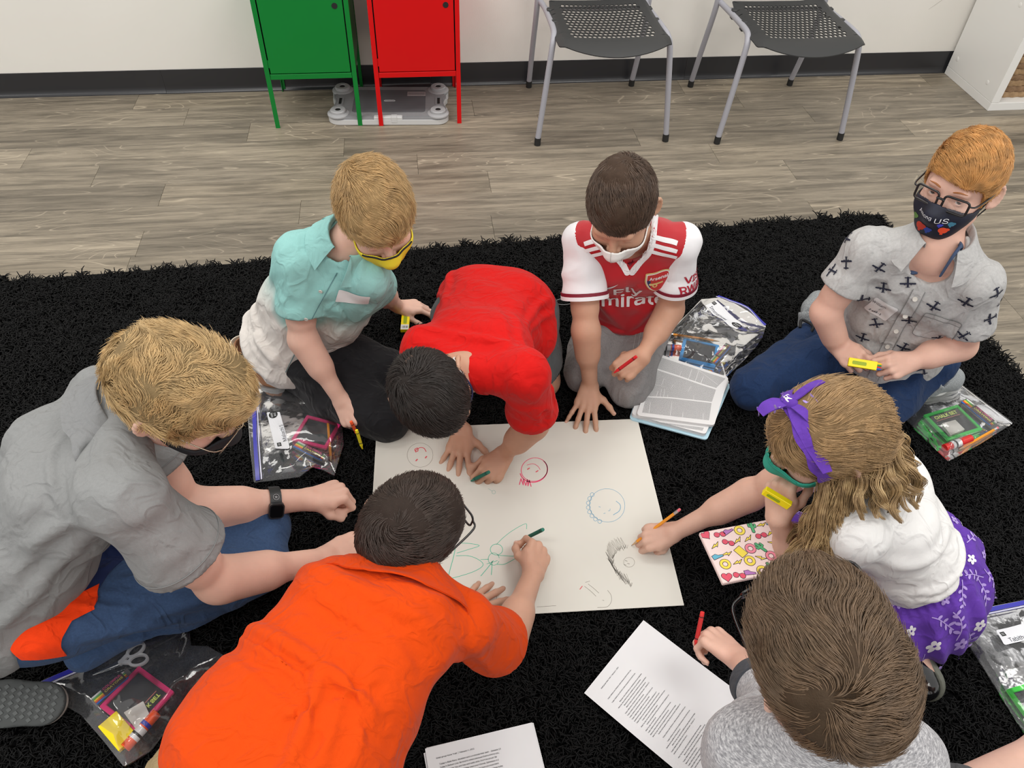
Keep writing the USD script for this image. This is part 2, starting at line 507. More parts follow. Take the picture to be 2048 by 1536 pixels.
# ================================================================== the room
WALL_Y = 3.478
def floor_material(name, tone):
    n = {'tc': ('texture_coordinate', {}), 'oi': ('object_info', {}), 'wn': ('white_noise_texture', {'dimensions': '1D'}),
         'sc': ('vector_math', {'math_type': 'scale', 'scale': 37.0}), 'ad': ('vector_math', {'math_type': 'add'}),
         'mp': ('mapping', {'scale': (1.3, 16.0, 1.0)}), 'n1': ('noise_texture', {'scale': 2.2, 'detail': 9.0, 'roughness': 0.72, 'distortion': 0.35}),
         'r1': ('rgb_ramp', {'ramp': [(0.24, tuple(c * 0.34 for c in tone)), (0.40, tuple(c * 0.66 for c in tone)), (0.51, tone), (0.62, tuple(c * 1.34 for c in tone)), (0.76, tuple(min(1, c * 1.9) for c in tone))]}),
         'm2': ('mapping', {'scale': (0.9, 5.2, 1.0)}), 'wv': ('noise_texture', {'scale': 1.5, 'detail': 1.5, 'roughness': 0.45, 'distortion': 0.5}),
         'k1': ('math', {'math_type': 'multiply', 'value2': 15.0}), 'fr': ('math', {'math_type': 'fraction'}),
         'r2': ('rgb_ramp', {'ramp': [(0.0, (0.25,) * 3), (0.035, (0.10,) * 3), (0.08, (0,) * 3), (0.95, (0,) * 3), (1.0, (0.25,) * 3)]}),
         'm3': ('mapping', {'scale': (1.0, 2.0, 1.0)}), 'n3': ('noise_texture', {'scale': 3.0, 'detail': 2.0}), 'r3': ('rgb_ramp', {'ramp': [(0.44, (0,) * 3), (0.58, (1.9,) * 3)]}),
         'mm': ('math', {'math_type': 'multiply', 'use_clamp': True}),
         'mx': ('mix', {'mix_type': 'mix', 'color2': tuple(min(1, c * 2.6) for c in tone)}),
         'pm': ('math', {'math_type': 'multiply_add', 'value2': 0.34, 'value3': 0.83}), 'tn': ('vector_math', {'math_type': 'scale'}),
         'bp': ('bump', {'strength': 0.25, 'distance': 0.0015}), 'p': ('principled_bsdf', {'roughness': 0.42, 'specular_ior_level': 0.4})}
    l = [('oi.random', 'wn.w'), ('wn.color', 'sc.vector1'), ('tc.object', 'ad.vector1'), ('sc.vector', 'ad.vector2'),
         ('ad.vector', 'mp.vector'), ('mp.vector', 'n1.vector'), ('n1.fac', 'r1.fac'),
         ('ad.vector', 'm2.vector'), ('m2.vector', 'wv.vector'), ('wv.fac', 'k1.value1'), ('k1.value', 'fr.value1'), ('fr.value', 'r2.fac'),
         ('ad.vector', 'm3.vector'), ('m3.vector', 'n3.vector'), ('n3.fac', 'r3.fac'), ('r2.color', 'mm.value1'), ('r3.color', 'mm.value2'),
         ('mm.value', 'mx.fac'), ('r1.color', 'mx.color1'),
         ('wn.value', 'pm.value1'), ('mx.color', 'tn.vector1'), ('pm.value', 'tn.scale'), ('tn.vector', 'p.base_color'), ('n1.fac', 'bp.height'), ('bp.normal', 'p.normal')]
    usdkit.material(stage, '/World/Looks/' + name, n, l, surface='p.BSDF')
    return '/World/Looks/' + name
PLANK = [floor_material('plank_grey_oak', (0.228, 0.194, 0.147)), floor_material('plank_warm_oak', (0.250, 0.211, 0.158)), floor_material('plank_dark_oak', (0.203, 0.173, 0.132))]
SUB = mat('subfloor', (0.06, 0.055, 0.05), 0.9)
_floor = thing('floor', 'grey brown oak plank floor running along the white wall', None, kind='structure')
part(_floor, 'subfloor', box(-3.2, 4.4, -1.2, WALL_Y + 0.05, -0.06, -0.0045), SUB)
_ends = {0: 0.285, 1: 0.013, 2: 0.945, 3: -0.675, 4: 1.50, 5: 2.49, -1: -0.427}
_prng = np.random.default_rng(3)
for _row in range(-16, 6):
    y0 = 2.562 + 0.152 * _row
    off = _ends.get(_row, _prng.uniform(0, 1.22))
    k0 = math.floor((-2.6 - off) / 1.225)
    for k in range(k0, k0 + 7):
        x0, x1 = off + 1.225 * k, off + 1.225 * (k + 1)
        if x0 > 4.0 or x1 < -2.4:
            continue
        if y0 + 0.152 < 2.0 and x1 < 1.5:      # only under the rug
            continue
        if y0 > 2.3 and x1 < -2.2:
            continue
        ci = int(_prng.choice([0, 0, 1, 2]))
        pth = numbered(_floor + '/plank')
        cx, cy = (x0 + x1) / 2, y0 + 0.076
        m = box(x0 - cx + 0.0004, x1 - cx - 0.0004, -0.0757, 0.0757, -0.0045, 0.0, bevel=0.0005)
        g = usdkit.mesh(stage, pth, m, PLANK[ci], smooth=False)
        g.AddTranslateOp().Set(Gf.Vec3d(cx, cy, 0.0))

WALL = mat('wall_paint', (0.80, 0.775, 0.725), 0.75, 0.25, vary=0.015, vscale=2.0, bump=0.10, bscale=260)
_wall = thing('wall_back', 'cream white painted wall behind the cabinets and chairs', None, kind='structure')
part(_wall, 'wall_panel', box(-3.2, 4.4, WALL_Y, WALL_Y + 0.10, -0.02, 2.75), WALL)
SCUFF = mat('wall_scuff', (0.5, 0.48, 0.45), 0.8)
_a, _b = np.array([2.42, WALL_Y - 0.0004, 0.30]), np.array([2.49, WALL_Y - 0.0004, 0.36])
part(_wall, 'scuff_mark', tube(np.linspace(_a, _b, 4), [0.0004, 0.0012, 0.0012, 0.0004], 6), SCUFF)
BASEB = mat('baseboard_rubber', (0.024, 0.024, 0.027), 0.30, 0.5)
_prof = Polygon([(0, 0.102), (0, 0), (-0.016, 0), (-0.0155, 0.003), (-0.009, 0.008), (-0.0055, 0.016), (-0.0042, 0.03), (-0.0042, 0.1005), (-0.003, 0.102)])
def _baseboard(x0, x1):
    m = trimesh.creation.extrude_polygon(_prof, x1 - x0, engine='earcut')
    v = np.asarray(m.vertices)
    m.vertices = np.stack([x0 + v[:, 2], WALL_Y + v[:, 0], v[:, 1]], 1)
    m.fix_normals()
    return m
_bb = thing('baseboard_back', 'dark grey rubber cove base along the foot of the white wall', None, kind='structure')
for _x0, _x1 in ((-3.2, -1.07), (-1.069, 0.10), (0.101, 1.30), (1.301, 2.62), (2.621, 4.4)):
    part(_bb, 'baseboard_strip', _baseboard(_x0, _x1), BASEB, smooth=40)

# ------------------------------------------------------------------ the shag rug
RUG_Z = 0.030
RUGB = mat('rug_backing', (0.004, 0.004, 0.0045), 0.95, 0.1)
_rx, _ry, _ra = 1.735, 2.30, math.radians(2.6)         # its far right corner
RUG_X = np.array([math.cos(_ra), math.sin(_ra), 0]); RUG_Y = np.array([-math.sin(_ra), math.cos(_ra), 0])
RUG_W, RUG_L = 3.5, 2.35
rug = thing('shag_rug', 'large black shag rug on the plank floor under the children', 'rug', loc=(_rx, _ry, 0), rotz=_ra)
part(rug, 'rug_backing', box(-RUG_W, -0.012, -RUG_L, -0.012, 0.0005, 0.011, bevel=0.003), RUGB)
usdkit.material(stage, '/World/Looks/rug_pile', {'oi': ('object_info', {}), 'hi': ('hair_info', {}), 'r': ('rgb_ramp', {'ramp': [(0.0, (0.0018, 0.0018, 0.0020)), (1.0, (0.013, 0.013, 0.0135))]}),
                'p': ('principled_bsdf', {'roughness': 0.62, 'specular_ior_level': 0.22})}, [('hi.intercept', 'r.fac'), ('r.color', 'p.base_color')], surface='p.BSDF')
def rug_pile():
    rg = np.random.default_rng(11)
    pth = rug + '/pile'
    pi = UsdGeom.PointInstancer.Define(stage, pth)
    targets = []
    T = 0.10
    for v in range(4):
        n, k = 300, 6
        root = np.column_stack([rg.uniform(-T / 2, T / 2, (n, 2)), np.full(n, 0.010)])
        ang = rg.uniform(0, 2 * np.pi, n)
        lean = rg.uniform(0.45, 1.2, n)
        ln = rg.uniform(0.024, 0.038, n)
        t = np.linspace(0, 1, k)
        curl = rg.uniform(-1.5, 1.5, n)
        P = np.zeros((n, k, 3)); P[:, 0] = root
        for i in range(1, k):
            a = ang + curl * t[i]
            le = lean * (0.35 + 1.15 * t[i])
            d = np.stack([np.cos(a) * np.sin(le), np.sin(a) * np.sin(le), np.cos(le)], 1)
            P[:, i] = P[:, i - 1] + d * (ln / (k - 1))[:, None]
        P[:, :, 2] = np.maximum(P[:, :, 2], 0.006); P[:, :, 2] = np.where(P[:, :, 2] > 0.026, 0.026 + (P[:, :, 2] - 0.026) * 0.35, P[:, :, 2])
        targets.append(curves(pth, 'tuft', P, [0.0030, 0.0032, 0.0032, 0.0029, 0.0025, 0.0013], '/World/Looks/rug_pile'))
    pos, idx, rot = [], [], []
    nx, ny = int(RUG_W / 0.085), int(RUG_L / 0.085)
    for i in range(nx):
        for j in range(ny):
            x, y = -RUG_W + 0.03 + (i + rg.uniform(0.35, 0.65)) * (RUG_W - 0.06) / nx, -RUG_L + 0.03 + (j + rg.uniform(0.35, 0.65)) * (RUG_L - 0.06) / ny
            w = x * RUG_X[:2] + y * RUG_Y[:2] + (_rx, _ry)
            if w[0] < -2.1 or w[1] < -0.15:
                continue
            pos.append((x, y, 0.0)); idx.append(int(rg.integers(4))); rot.append(rg.uniform(0, 2 * np.pi))
    pi.CreatePrototypesRel().SetTargets([Sdf.Path(t) for t in targets])
    pi.CreatePositionsAttr(Vt.Vec3fArray.FromNumpy(np.array(pos, np.float32)))
    pi.CreateProtoIndicesAttr(Vt.IntArray.FromNumpy(np.array(idx, np.int32)))
    pi.CreateOrientationsAttr(Vt.QuathArray([Gf.Quath(math.cos(r / 2), 0, 0, math.sin(r / 2)) for r in rot]))
    tag(pi.GetPrim(), kind='stuff')
rug_pile()
# ================================================================== cabinets, board, chairs, bookcase
def make_cabinet(color, name, label, x0, x1, yf, rim):
    W = x1 - x0; D = 0.35; Ht = 0.60
    M = mat(name, color, 0.42, 0.3, vary=0.03, vscale=5, bump=0.03, bscale=400)
    DK = mat('cabinet_gap_dark', (0.01, 0.01, 0.01), 0.8)
    t = thing('metal_cabinet', label, 'cabinet', loc=(x0 + W / 2, yf + D / 2, 0))
    w, d = W / 2, D / 2
    # carcass: back, sides, top and bottom sheets, and the front frame around the door
    body = join(box(-w + 0.002, w - 0.002, -d + 0.02, d - 0.003, 0.210, 0.216), box(-w + 0.002, w - 0.002, d - 0.008, d - 0.003, 0.21, Ht - 0.004), box(-w + 0.002, -w + 0.006, -d + 0.004, d - 0.004, 0.21, Ht - 0.004), box(w - 0.006, w - 0.002, -d + 0.004, d - 0.004, 0.21, Ht - 0.004))
    part(t, 'body', body, M)
    part(t, 'top_panel', box(-w, w, -d, d, Ht - 0.006, Ht, bevel=0.0015), M)
    part(t, 'bottom_rail', box(-w + 0.019, w - 0.019, -d + 0.0005, -d + 0.016, 0.207, 0.228, bevel=0.001), M)
    for sx in (-1, 1):
        for sy in (-1, 1):
            a = 0.018 if sy < 0 else 0.014
            L = Polygon([(0, 0), (a, 0), (a, 0.0022), (0.0022, 0.0022), (0.0022, 0.016), (0, 0.016)])
            m = extrude(L, Ht - 0.008)
            v = np.asarray(m.vertices).copy()
            v[:, 0] = sx * (w - v[:, 0]); v[:, 1] = sy * (d - v[:, 1])
            m = trimesh.Trimesh(v, m.faces, process=False); m.fix_normals()
            part(t, 'leg', m, M, smooth=False)
    dx0, dx1, dz0, dz1 = -w + 0.0225, w - 0.0225, 0.2315, Ht - 0.022
    dr = part(t, 'door', box(dx0, dx1, -d + 0.0005, -d + 0.016, dz0, dz1, bevel=0.0012), M)
    part(dr, 'finger_hole', trimesh.creation.cylinder(0.011, 0.002, sections=20, transform=trimesh.transformations.translation_matrix((dx1 - 0.03, -d + 0.0002, 0.487)) @ trimesh.transformations.rotation_matrix(math.pi / 2, (1, 0, 0))), DK)
    part(t, 'door_gap', box(dx0 - 0.004, dx1 + 0.004, -d + 0.012, -d + 0.0185, dz0 - 0.004, dz1 + 0.004), DK)
    for i, z in enumerate((0.27, 0.54)):
        part(t, 'hinge', trimesh.creation.cylinder(0.0032, 0.03, sections=10, transform=trimesh.transformations.translation_matrix((dx0 - 0.001, -d + 0.003, z))), M)
    return t
make_cabinet(srgb(12, 122, 48), 'green_enamel', 'green metal cabinet on thin legs against the white wall', -0.566, -0.207, 3.118, 0)
make_cabinet(srgb(208, 10, 14), 'red_enamel', 'red metal cabinet on thin legs against the white wall', -0.137, 0.213, 3.110, 0)

def board():
    t = thing('balance_board', 'grey and white balance board lying upside down under the cabinets', 'balance board', loc=(-0.088, 3.262, 0), rotz=math.radians(-3.4))
    WH = mat('board_white_plastic', (0.60, 0.60, 0.60), 0.35); GR = mat('board_grey_plastic', (0.27, 0.27, 0.28), 0.5, vary=0.03); DG = mat('board_dark_plastic', (0.13, 0.13, 0.14), 0.55)
    BK = mat('rubber_black', (0.012, 0.012, 0.012), 0.6)
    L, D = 0.255, 0.150
    def outline(s):
        # rounded corners, sides scooped in on the short ends
        pts = []
        for cx, cy, a0 in ((L - 0.05, D - 0.05, 0), (-(L - 0.05), D - 0.05, 90), (-(L - 0.05), -(D - 0.05), 180), (L - 0.05, -(D - 0.05), 270)):
            for a in np.linspace(a0 - 25 * (a0 % 180 == 0), a0 + 90 + 25 * (a0 % 180 != 0), 12):
                pts.append((cx + 0.05 * math.cos(math.radians(a)), cy + 0.05 * math.sin(math.radians(a))))
        P = Polygon(pts).buffer(0)
        P = P.difference(affinity.scale(Point(L + 0.038, 0).buffer(0.075, 24), 0.72, 1.0)).difference(affinity.scale(Point(-L - 0.038, 0).buffer(0.075, 24), 0.72, 1.0))
        return P.buffer(s - 0.012).buffer(0.012)
    part(t, 'shell', join(extrude(outline(-0.004), 0.004, 0.0), extrude(outline(0), 0.020, 0.003)), WH, smooth=35)
    part(t, 'underside', join(extrude(outline(-0.006), 0.008, 0.023), extrude(outline(-0.014), 0.004, 0.031)), GR, smooth=35)
    part(t, 'centre_panel', extrude(rrect(0.31, 0.205, 0.015), 0.0015, 0.0350), DG)
    part(t, 'battery_cover', join(box(-0.06, 0.06, -0.149, -0.128, 0.020, 0.0375, bevel=0.003), box(0.012, 0.038, -0.1515, -0.128, 0.012, 0.039, bevel=0.002)), WH)
    part(t, 'rating_label', box(0.075, 0.155, 0.045, 0.085, 0.0364, 0.0370), mat('board_label', (0.42, 0.38, 0.38), 0.6))
    for k in range(3):
        part(t, 'label_line', box(0.079, 0.150, 0.052 + 0.011 * k, 0.0545 + 0.011 * k, 0.0369, 0.0373), DG)
    part(t, 'latch', join(tube(np.array([(-0.02, 0.005, 0.0368), (0.02, 0.005, 0.0368), (0.024, 0.0, 0.0368), (0.02, -0.005, 0.0368), (-0.02, -0.005, 0.0368), (-0.024, 0, 0.0368), (-0.02, 0.005, 0.0368)]), 0.0014, 6)), WH)
    for sx in (-1, 1):
        part(t, 'hand_slot', join(box(sx * 0.212 - 0.006, sx * 0.212 + 0.006, -0.03, 0.03, 0.0338, 0.0353, bevel=0.0007)), BK)
        part(t, 'slot_rim', extrude(rrect(0.03, 0.08, 0.01, sx * 0.212, 0).difference(rrect(0.0125, 0.061, 0.004, sx * 0.212, 0)), 0.003, 0.0345), GR)
        for sy in (-1, 1):
            cx, cy = sx * 0.211, sy * 0.108
            f = part(t, 'foot', place(lathe([(0, 0.030), (0.046, 0.030), (0.046, 0.036), (0.041, 0.040), (0.033, 0.041), (0.033, 0.050), (0.030, 0.053), (0.014, 0.053), (0.012, 0.050), (0, 0.050)], 32), (cx, cy, 0), (1, 0, 0), (0, 1, 0)), mat('board_light_grey', (0.40, 0.40, 0.41), 0.45), smooth=35)
            part(f, 'foot_hole', place(lathe([(0, 0.0502), (0.011, 0.0502), (0.011, 0.0515), (0, 0.0515)], 16), (cx, cy, 0), (1, 0, 0), (0, 1, 0)), BK)
board()

def make_chair(label, loc, first=None):
    t = thing('stacking_chair', label, 'chair', loc=loc)
    if first is not None:      # a copy of the first chair with copies of its parts
        stage.GetPrimAtPath(t).GetReferences().AddInternalReference(first)
        stage.GetPrimAtPath(t).SetInstanceable(True)
        return t
    GM = mat('grey_tube_enamel', (0.36, 0.36, 0.40), 0.42, 0.5); BP = mat('black_chair_plastic', (0.030, 0.031, 0.032), 0.5, 0.5, bump=0.15, bscale=900); RB = mat('rubber_black', (0.012, 0.012, 0.012), 0.6)
    feet = {'fl': (-0.274, -0.255), 'fr': (0.270, -0.260), 'bl': (-0.238, 0.268), 'br': (0.245, 0.255)}
    for s, k in ((-1, 'f' + 'l'), (1, 'f' + 'r')):
        x, y = feet[k]
        P = catmull([(x, y, 0.028), (x * 0.93, y + 0.012, 0.20), (x * 0.86, y + 0.028, 0.37), (x * 0.83, y + 0.05, 0.413), (x * 0.80, y + 0.10, 0.425), (s * 0.215, -0.02, 0.42), (s * 0.215, 0.10, 0.415), (s * 0.226, 0.165, 0.42)], 8)
        lg = part(t, 'front_leg', tube(P, 0.0118, 12), GM, smooth=40)
        part(lg, 'rubber_foot', tube(np.array([(x * 1.004, y - 0.002, 0.0), (x, y, 0.031)]), 0.0133, 14), RB, smooth=40)
    for s, k in ((-1, 'bl'), (1, 'br')):
        x, y = feet[k]
        P = catmull([(x, y, 0.028), (x, y - 0.05, 0.20), (s * 0.236, y - 0.105, 0.40), (s * 0.234, y - 0.10, 0.52), (s * 0.228, y - 0.055, 0.68), (s * 0.22, y - 0.02, 0.80)], 8)
        lg = part(t, 'back_leg', tube(P, 0.0118, 12), GM, smooth=40)
        part(lg, 'rubber_foot', tube(np.array([(x, y + 0.002, 0.0), (x, y, 0.031)]), 0.0133, 14), RB, smooth=40)
        [part(t, 'seat_clip', box(s * 0.205 - 0.012, s * 0.205 + 0.012, y_, y_ + 0.025, 0.398, 0.436, bevel=0.003), BP) for y_ in (-0.10, 0.02)]
    part(t, 'cross_bar', tube(np.array([(-0.215, 0.09, 0.412), (0.215, 0.09, 0.412)]), 0.009, 10), GM, smooth=40)
    def panel(outl, holes, thick, warp):
        P = outl.difference(shapely.union_all(holes))
        m = trimesh.creation.extrude_polygon(P, thick, engine='earcut')
        v, f = trimesh.remesh.subdivide_to_size(m.vertices, m.faces, 0.03)
        m = trimesh.Trimesh(warp(v), f)
        m.fix_normals()
        return m
    out = Polygon(catmull([(-0.20, 0.09), (-0.22, -0.10), (-0.222, -0.255), (-0.20, -0.305), (-0.11, -0.337), (0, -0.348), (0.11, -0.337), (0.20, -0.305), (0.222, -0.255), (0.22, -0.10), (0.20, 0.09), (0.10, 0.096), (0, 0.099), (-0.10, 0.096), (-0.20, 0.09)], 5))
    holes = []
    for j in range(13):
        for i in range(-9, 10):
            x = (i + 0.5 * (j % 2)) * 0.0187; y = 0.055 - j * 0.0245
            if abs(x) < 0.168:
                holes.append(rrect(0.0126, 0.0205, 0.004, x, y))
    def warp(v):
        v = v.copy()
        x, y = v[:, 0], v[:, 1]
        dz = -0.012 * np.cos(np.clip(x / 0.22, -1, 1) * 1.35) + 0.006
        dz += -0.030 * np.clip((-y - 0.235) / 0.11, 0, 1.2) ** 2 + 0.012 * np.clip((y - 0.0) / 0.1, 0, 1) ** 2 - 0.018 * np.clip((np.abs(x) - 0.19) / 0.03, 0, 1) ** 2
        v[:, 2] = 0.432 + v[:, 2] + dz
        return v
    part(t, 'seat', panel(out, holes, 0.0035, warp), BP, smooth=45)
    bout = rrect(0.43, 0.26, 0.05)
    bh = [rrect(0.0108, 0.0195, 0.0035, (i + 0.5 * (j % 2)) * 0.0187, -0.08 + j * 0.0245) for j in range(7) for i in range(-9, 9)]
    def bwarp(v):
        o = np.empty_like(v)
        o[:, 0] = v[:, 0]; o[:, 2] = 0.70 + v[:, 1]; o[:, 1] = 0.21 + 0.18 * (v[:, 1]) - v[:, 2] - 0.5 * v[:, 0] ** 2
        return o
    part(t, 'backrest', panel(bout, bh, 0.006, bwarp), BP, smooth=45)
    return t
_ch = make_chair('black perforated seat chair with grey legs standing beside the red cabinet', (0.788, 3.163, 0))
make_chair('black perforated seat chair with grey legs standing nearer the white bookcase', (1.549, 3.123, 0), first=_ch)

def bookcase():
    t = thing('cube_bookcase', 'white laminate cube bookcase against the wall beside the chairs', 'bookcase', loc=(2.627, 3.068, 0))
    WL = mat('white_laminate', (0.80, 0.795, 0.77), 0.4, 0.5)
    W, D, Hh = 0.77, 0.392, 0.77
    part(t, 'side_panel', box(0, 0.038, 0, D, 0.038, Hh, bevel=0.0012), WL)
    part(t, 'side_panel', box(W - 0.038, W, 0, D, 0.038, Hh, bevel=0.0012), WL)
    part(t, 'base_panel', box(0, W, 0, D, 0.0, 0.0372, bevel=0.0012), WL)
    part(t, 'top_panel', box(0, W, 0, D, Hh + 0.0005, Hh + 0.038, bevel=0.0012), WL)
    part(t, 'divider', box(W / 2 - 0.008, W / 2 + 0.008, 0.002, D, 0.0375, Hh, bevel=0.0008), WL)
    part(t, 'shelf', box(0.0385, W - 0.0385, 0.002, D, 0.395, 0.411, bevel=0.0008), WL)
    part(t, 'back_panel', box(0.02, W - 0.02, D - 0.006, D - 0.001, 0.03, Hh), WL)
    for y, z in ((0.344, 0.091), (0.083, 0.096), (0.111, 0.425), (0.344, 0.42), (0.083, 0.74), (0.344, 0.74)):
        part(t, 'cover_cap', place(lathe([(0, 0), (0.0105, 0), (0.0105, 0.0006), (0.0085, 0.0018), (0, 0.0022)], 20), (0.0002, y, z), (0, 1, 0), (0, 0, 1), (-1, 0, 0)), WL, smooth=40)
    b = thing('woven_basket', 'tan woven basket standing inside the white bookcase', 'basket', loc=(2.627 + 0.212, 3.068 + 0.19, 0.0372))
    WK = [mat('wicker_tan', (0.36, 0.23, 0.12), 0.7, vary=0.25, vscale=60, bump=0.4, bscale=300), mat('wicker_brown', (0.25, 0.15, 0.08), 0.7, vary=0.25, vscale=60, bump=0.4, bscale=300)]
    w, d = 0.145, 0.14
    for j in range(8):
        s = 1 + 0.012 * j
        z = 0.014 + j * 0.0275
        P = np.array(rrect(2 * w * s, 2 * d * s, 0.03).exterior.coords)
        P = np.array([P[i] for i in range(len(P))])
        L = LineString(P); n = 120
        Q = np.array([L.interpolate(i / n, normalized=True).coords[0] for i in range(n + 1)])
        amp = 0.0035 * np.sin(np.arange(n + 1) * 2 * np.pi / 5 + np.pi * (j % 2))
        c = Q / np.linalg.norm(Q, axis=1, keepdims=True)
        P3 = np.column_stack([Q + c * amp[:, None], np.full(n + 1, z)])
        part(b, 'woven_band', tube(P3, 0.0145, 8, flat=0.5, up=(1, 0, 0)) if False else trimesh.Trimesh(*_band(P3, 0.0138, 0.004)), WK[j % 2], smooth=50)
    part(b, 'base', extrude(rrect(2 * w - 0.004, 2 * d - 0.004, 0.03), 0.006, 0.0), WK[1])

def _band(P, hz, th):
    # a flat band standing on edge along the closed path P
    n = len(P)
    c = P[:, :2] / np.linalg.norm(P[:, :2], axis=1, keepdims=True)
    ring = []
    for a, b in ((th, 0), (th * 0.75, hz * 0.8), (0, hz), (-th * 0.75, hz * 0.8), (-th, 0), (-th * 0.75, -hz * 0.8), (0, -hz), (th * 0.75, -hz * 0.8)):
        ring.append(np.column_stack([P[:, :2] + c * a, P[:, 2] + b]))
    V = np.stack(ring, 1); k = V.shape[1]
    idx = np.arange(n * k).reshape(n, k); nx = np.roll(idx, -1, 1)
    f = np.concatenate([np.stack([idx[:-1], idx[1:], nx[1:]], -1).reshape(-1, 3), np.stack([idx[:-1], nx[1:], nx[:-1]], -1).reshape(-1, 3)])
    return V.reshape(-1, 3), f
bookcase()
# ================================================================== people
SKIN = {}
def skin(name, color):
    """Skin with a little colour variation; nails, lips and so on are parts."""
    if name not in SKIN:
        SKIN[name] = mat('skin_' + name, color, 0.52, 0.35, vary=0.05, vscale=28, bump=0.06, bscale=420, sss=0.12)
    return SKIN[name]
def cloth(name, color, rough=0.85, vary=0.04, vscale=90, bump=0.22, bscale=900, sheen=0.05, tint=False, stretch=None, spec=0.15, wrinkle=0.45, wscale=17.0):
    return mat('cloth_' + name, color, rough, spec, vary=vary, vscale=vscale, bump=bump, bscale=bscale, sheen=sheen, tint=tint, stretch=stretch, wrinkle=wrinkle, wscale=wscale)

class Head:
    """The head's frame: centre c between the ears, fwd the way the face looks, up the crown. Local x is the person's right."""
    def __init__(s, c, fwd, up, size=1.0):
        s.c = np.asarray(c, float); s.s = size
        s.F = unit(fwd); s.U = unit(np.asarray(up, float) - s.F * (np.asarray(up, float) @ s.F)); s.X = np.cross(s.F, s.U)
        s.M = np.stack([s.X, s.F, s.U])
    def w(s, *p):
        p = np.asarray(p[0] if len(p) == 1 else p, float)
        return s.c + s.s * (p @ s.M)
    def loc(s, P):
        return (np.asarray(P) - s.c) @ s.M.T / s.s
    def rc(s, a, b, ra, rb=None, k=0.01, sq=None):
        return RC(s.w(a), s.w(b), ra * s.s, (ra if rb is None else rb) * s.s, k * s.s, None if sq is None else (np.asarray(sq[0]) @ s.M, sq[1]))
    def el(s, c, r, k=0.01, ax=None):
        A = s.M if ax is None else np.asarray(ax, float) @ s.M
        return EL(s.w(c), np.asarray(r) * s.s, A, k * s.s)
    def skull(s):
        return [s.el((0, -0.008, 0.030), (0.071, 0.090, 0.074), 0.02), s.el((0, 0.024, -0.026), (0.0595, 0.064, 0.070), 0.03)]
    def group(s, open_eyes=False):
        g = G(s.skull(), k=0.02)
        g.add([s.rc((-0.012, 0.058, -0.084), (0.012, 0.058, -0.084), 0.018, k=0.03), s.rc((-0.046, 0.010, -0.062), (-0.018, 0.050, -0.082), 0.014, 0.013, 0.03), s.rc((0.046, 0.010, -0.062), (0.018, 0.050, -0.082), 0.014, 0.013, 0.03)])
        g.add([s.el((sx * 0.034, 0.056, -0.038), (0.024, 0.022, 0.024), 0.02) for sx in (-1, 1)])
        g.add(s.rc((-0.034, 0.0765, 0.018), (0.034, 0.0765, 0.018), 0.011, k=0.016))
        for sx in (-1, 1):
            g.add(s.el((sx * 0.030, 0.093, -0.003), (0.016, 0.013, 0.011), 0.012), 's')
            g.add(s.el((sx * 0.030, 0.0705, -0.004), (0.0128, 0.0128, 0.0125), 0.003))
            if open_eyes:
                g.add(s.el((sx * 0.030, 0.0850, -0.0045), (0.0108, 0.0075, 0.0046), 0.0015), 's')
                g.add(s.rc((sx * 0.019, 0.083, 0.004), (sx * 0.041, 0.079, 0.0035), 0.0022, k=0.004))
            else:
                g.add(s.rc((sx * 0.020, 0.0815, -0.011), (sx * 0.040, 0.0785, -0.0105), 0.0018, k=0.003))
        g.add([s.rc((0, 0.0815, 0.006), (0, 0.1015, -0.030), 0.0062, 0.0098, 0.010), s.el((-0.0105, 0.0925, -0.0345), (0.0068, 0.008, 0.0062), 0.005), s.el((0.0105, 0.0925, -0.0345), (0.0068, 0.008, 0.0062), 0.005)])
        g.add([s.rc((-0.019, 0.0795, -0.0575), (0.0, 0.0865, -0.0555), 0.003, 0.0045, 0.006), s.rc((0.019, 0.0795, -0.0575), (0.0, 0.0865, -0.0555), 0.003, 0.0045, 0.006), s.rc((-0.013, 0.0805, -0.0645), (0.013, 0.0805, -0.0645), 0.0046, k=0.006)])
        for sx in (-1, 1):
            g.add(s.ear(sx))
        return g
    def ear(s, sx):
        n = unit((sx * 0.86, 0.50, 0.05)); up = unit((0, -0.16, 1.0)); up = unit(up - n * (up @ n)); bk = np.cross(up, n); bk = bk if bk[1] < 0 else -bk
        c = np.array((sx * 0.0715, -0.012, -0.006))
        g = G([s.el(c + bk * 0.006, (0.0042, 0.0150, 0.0265), 0.002, ax=np.stack([n, bk, up]))], k=0.004)
        ring = [c + bk * (0.004 + 0.0150 * math.cos(a)) + up * (0.002 + 0.0255 * math.sin(a)) + n * 0.003 for a in np.radians(np.linspace(170, -80, 11))]
        for a, b in zip(ring[:-1], ring[1:]):
            g.add(s.rc(a, b, 0.0040, k=0.003))
        g.add(s.el(c + up * -0.023 + bk * 0.001, (0.0042, 0.0065, 0.008), 0.004, ax=np.stack([n, bk, up])))
        g.add(s.el(c + n * 0.006 + bk * 0.001 + up * -0.003, (0.006, 0.0075, 0.0125), 0.003, ax=np.stack([n, bk, up])), 's')
        g.add(s.el(c + n * 0.0055 + bk * 0.007 + up * 0.012, (0.0045, 0.0045, 0.009), 0.003, ax=np.stack([n, bk, up])), 's')
        return g

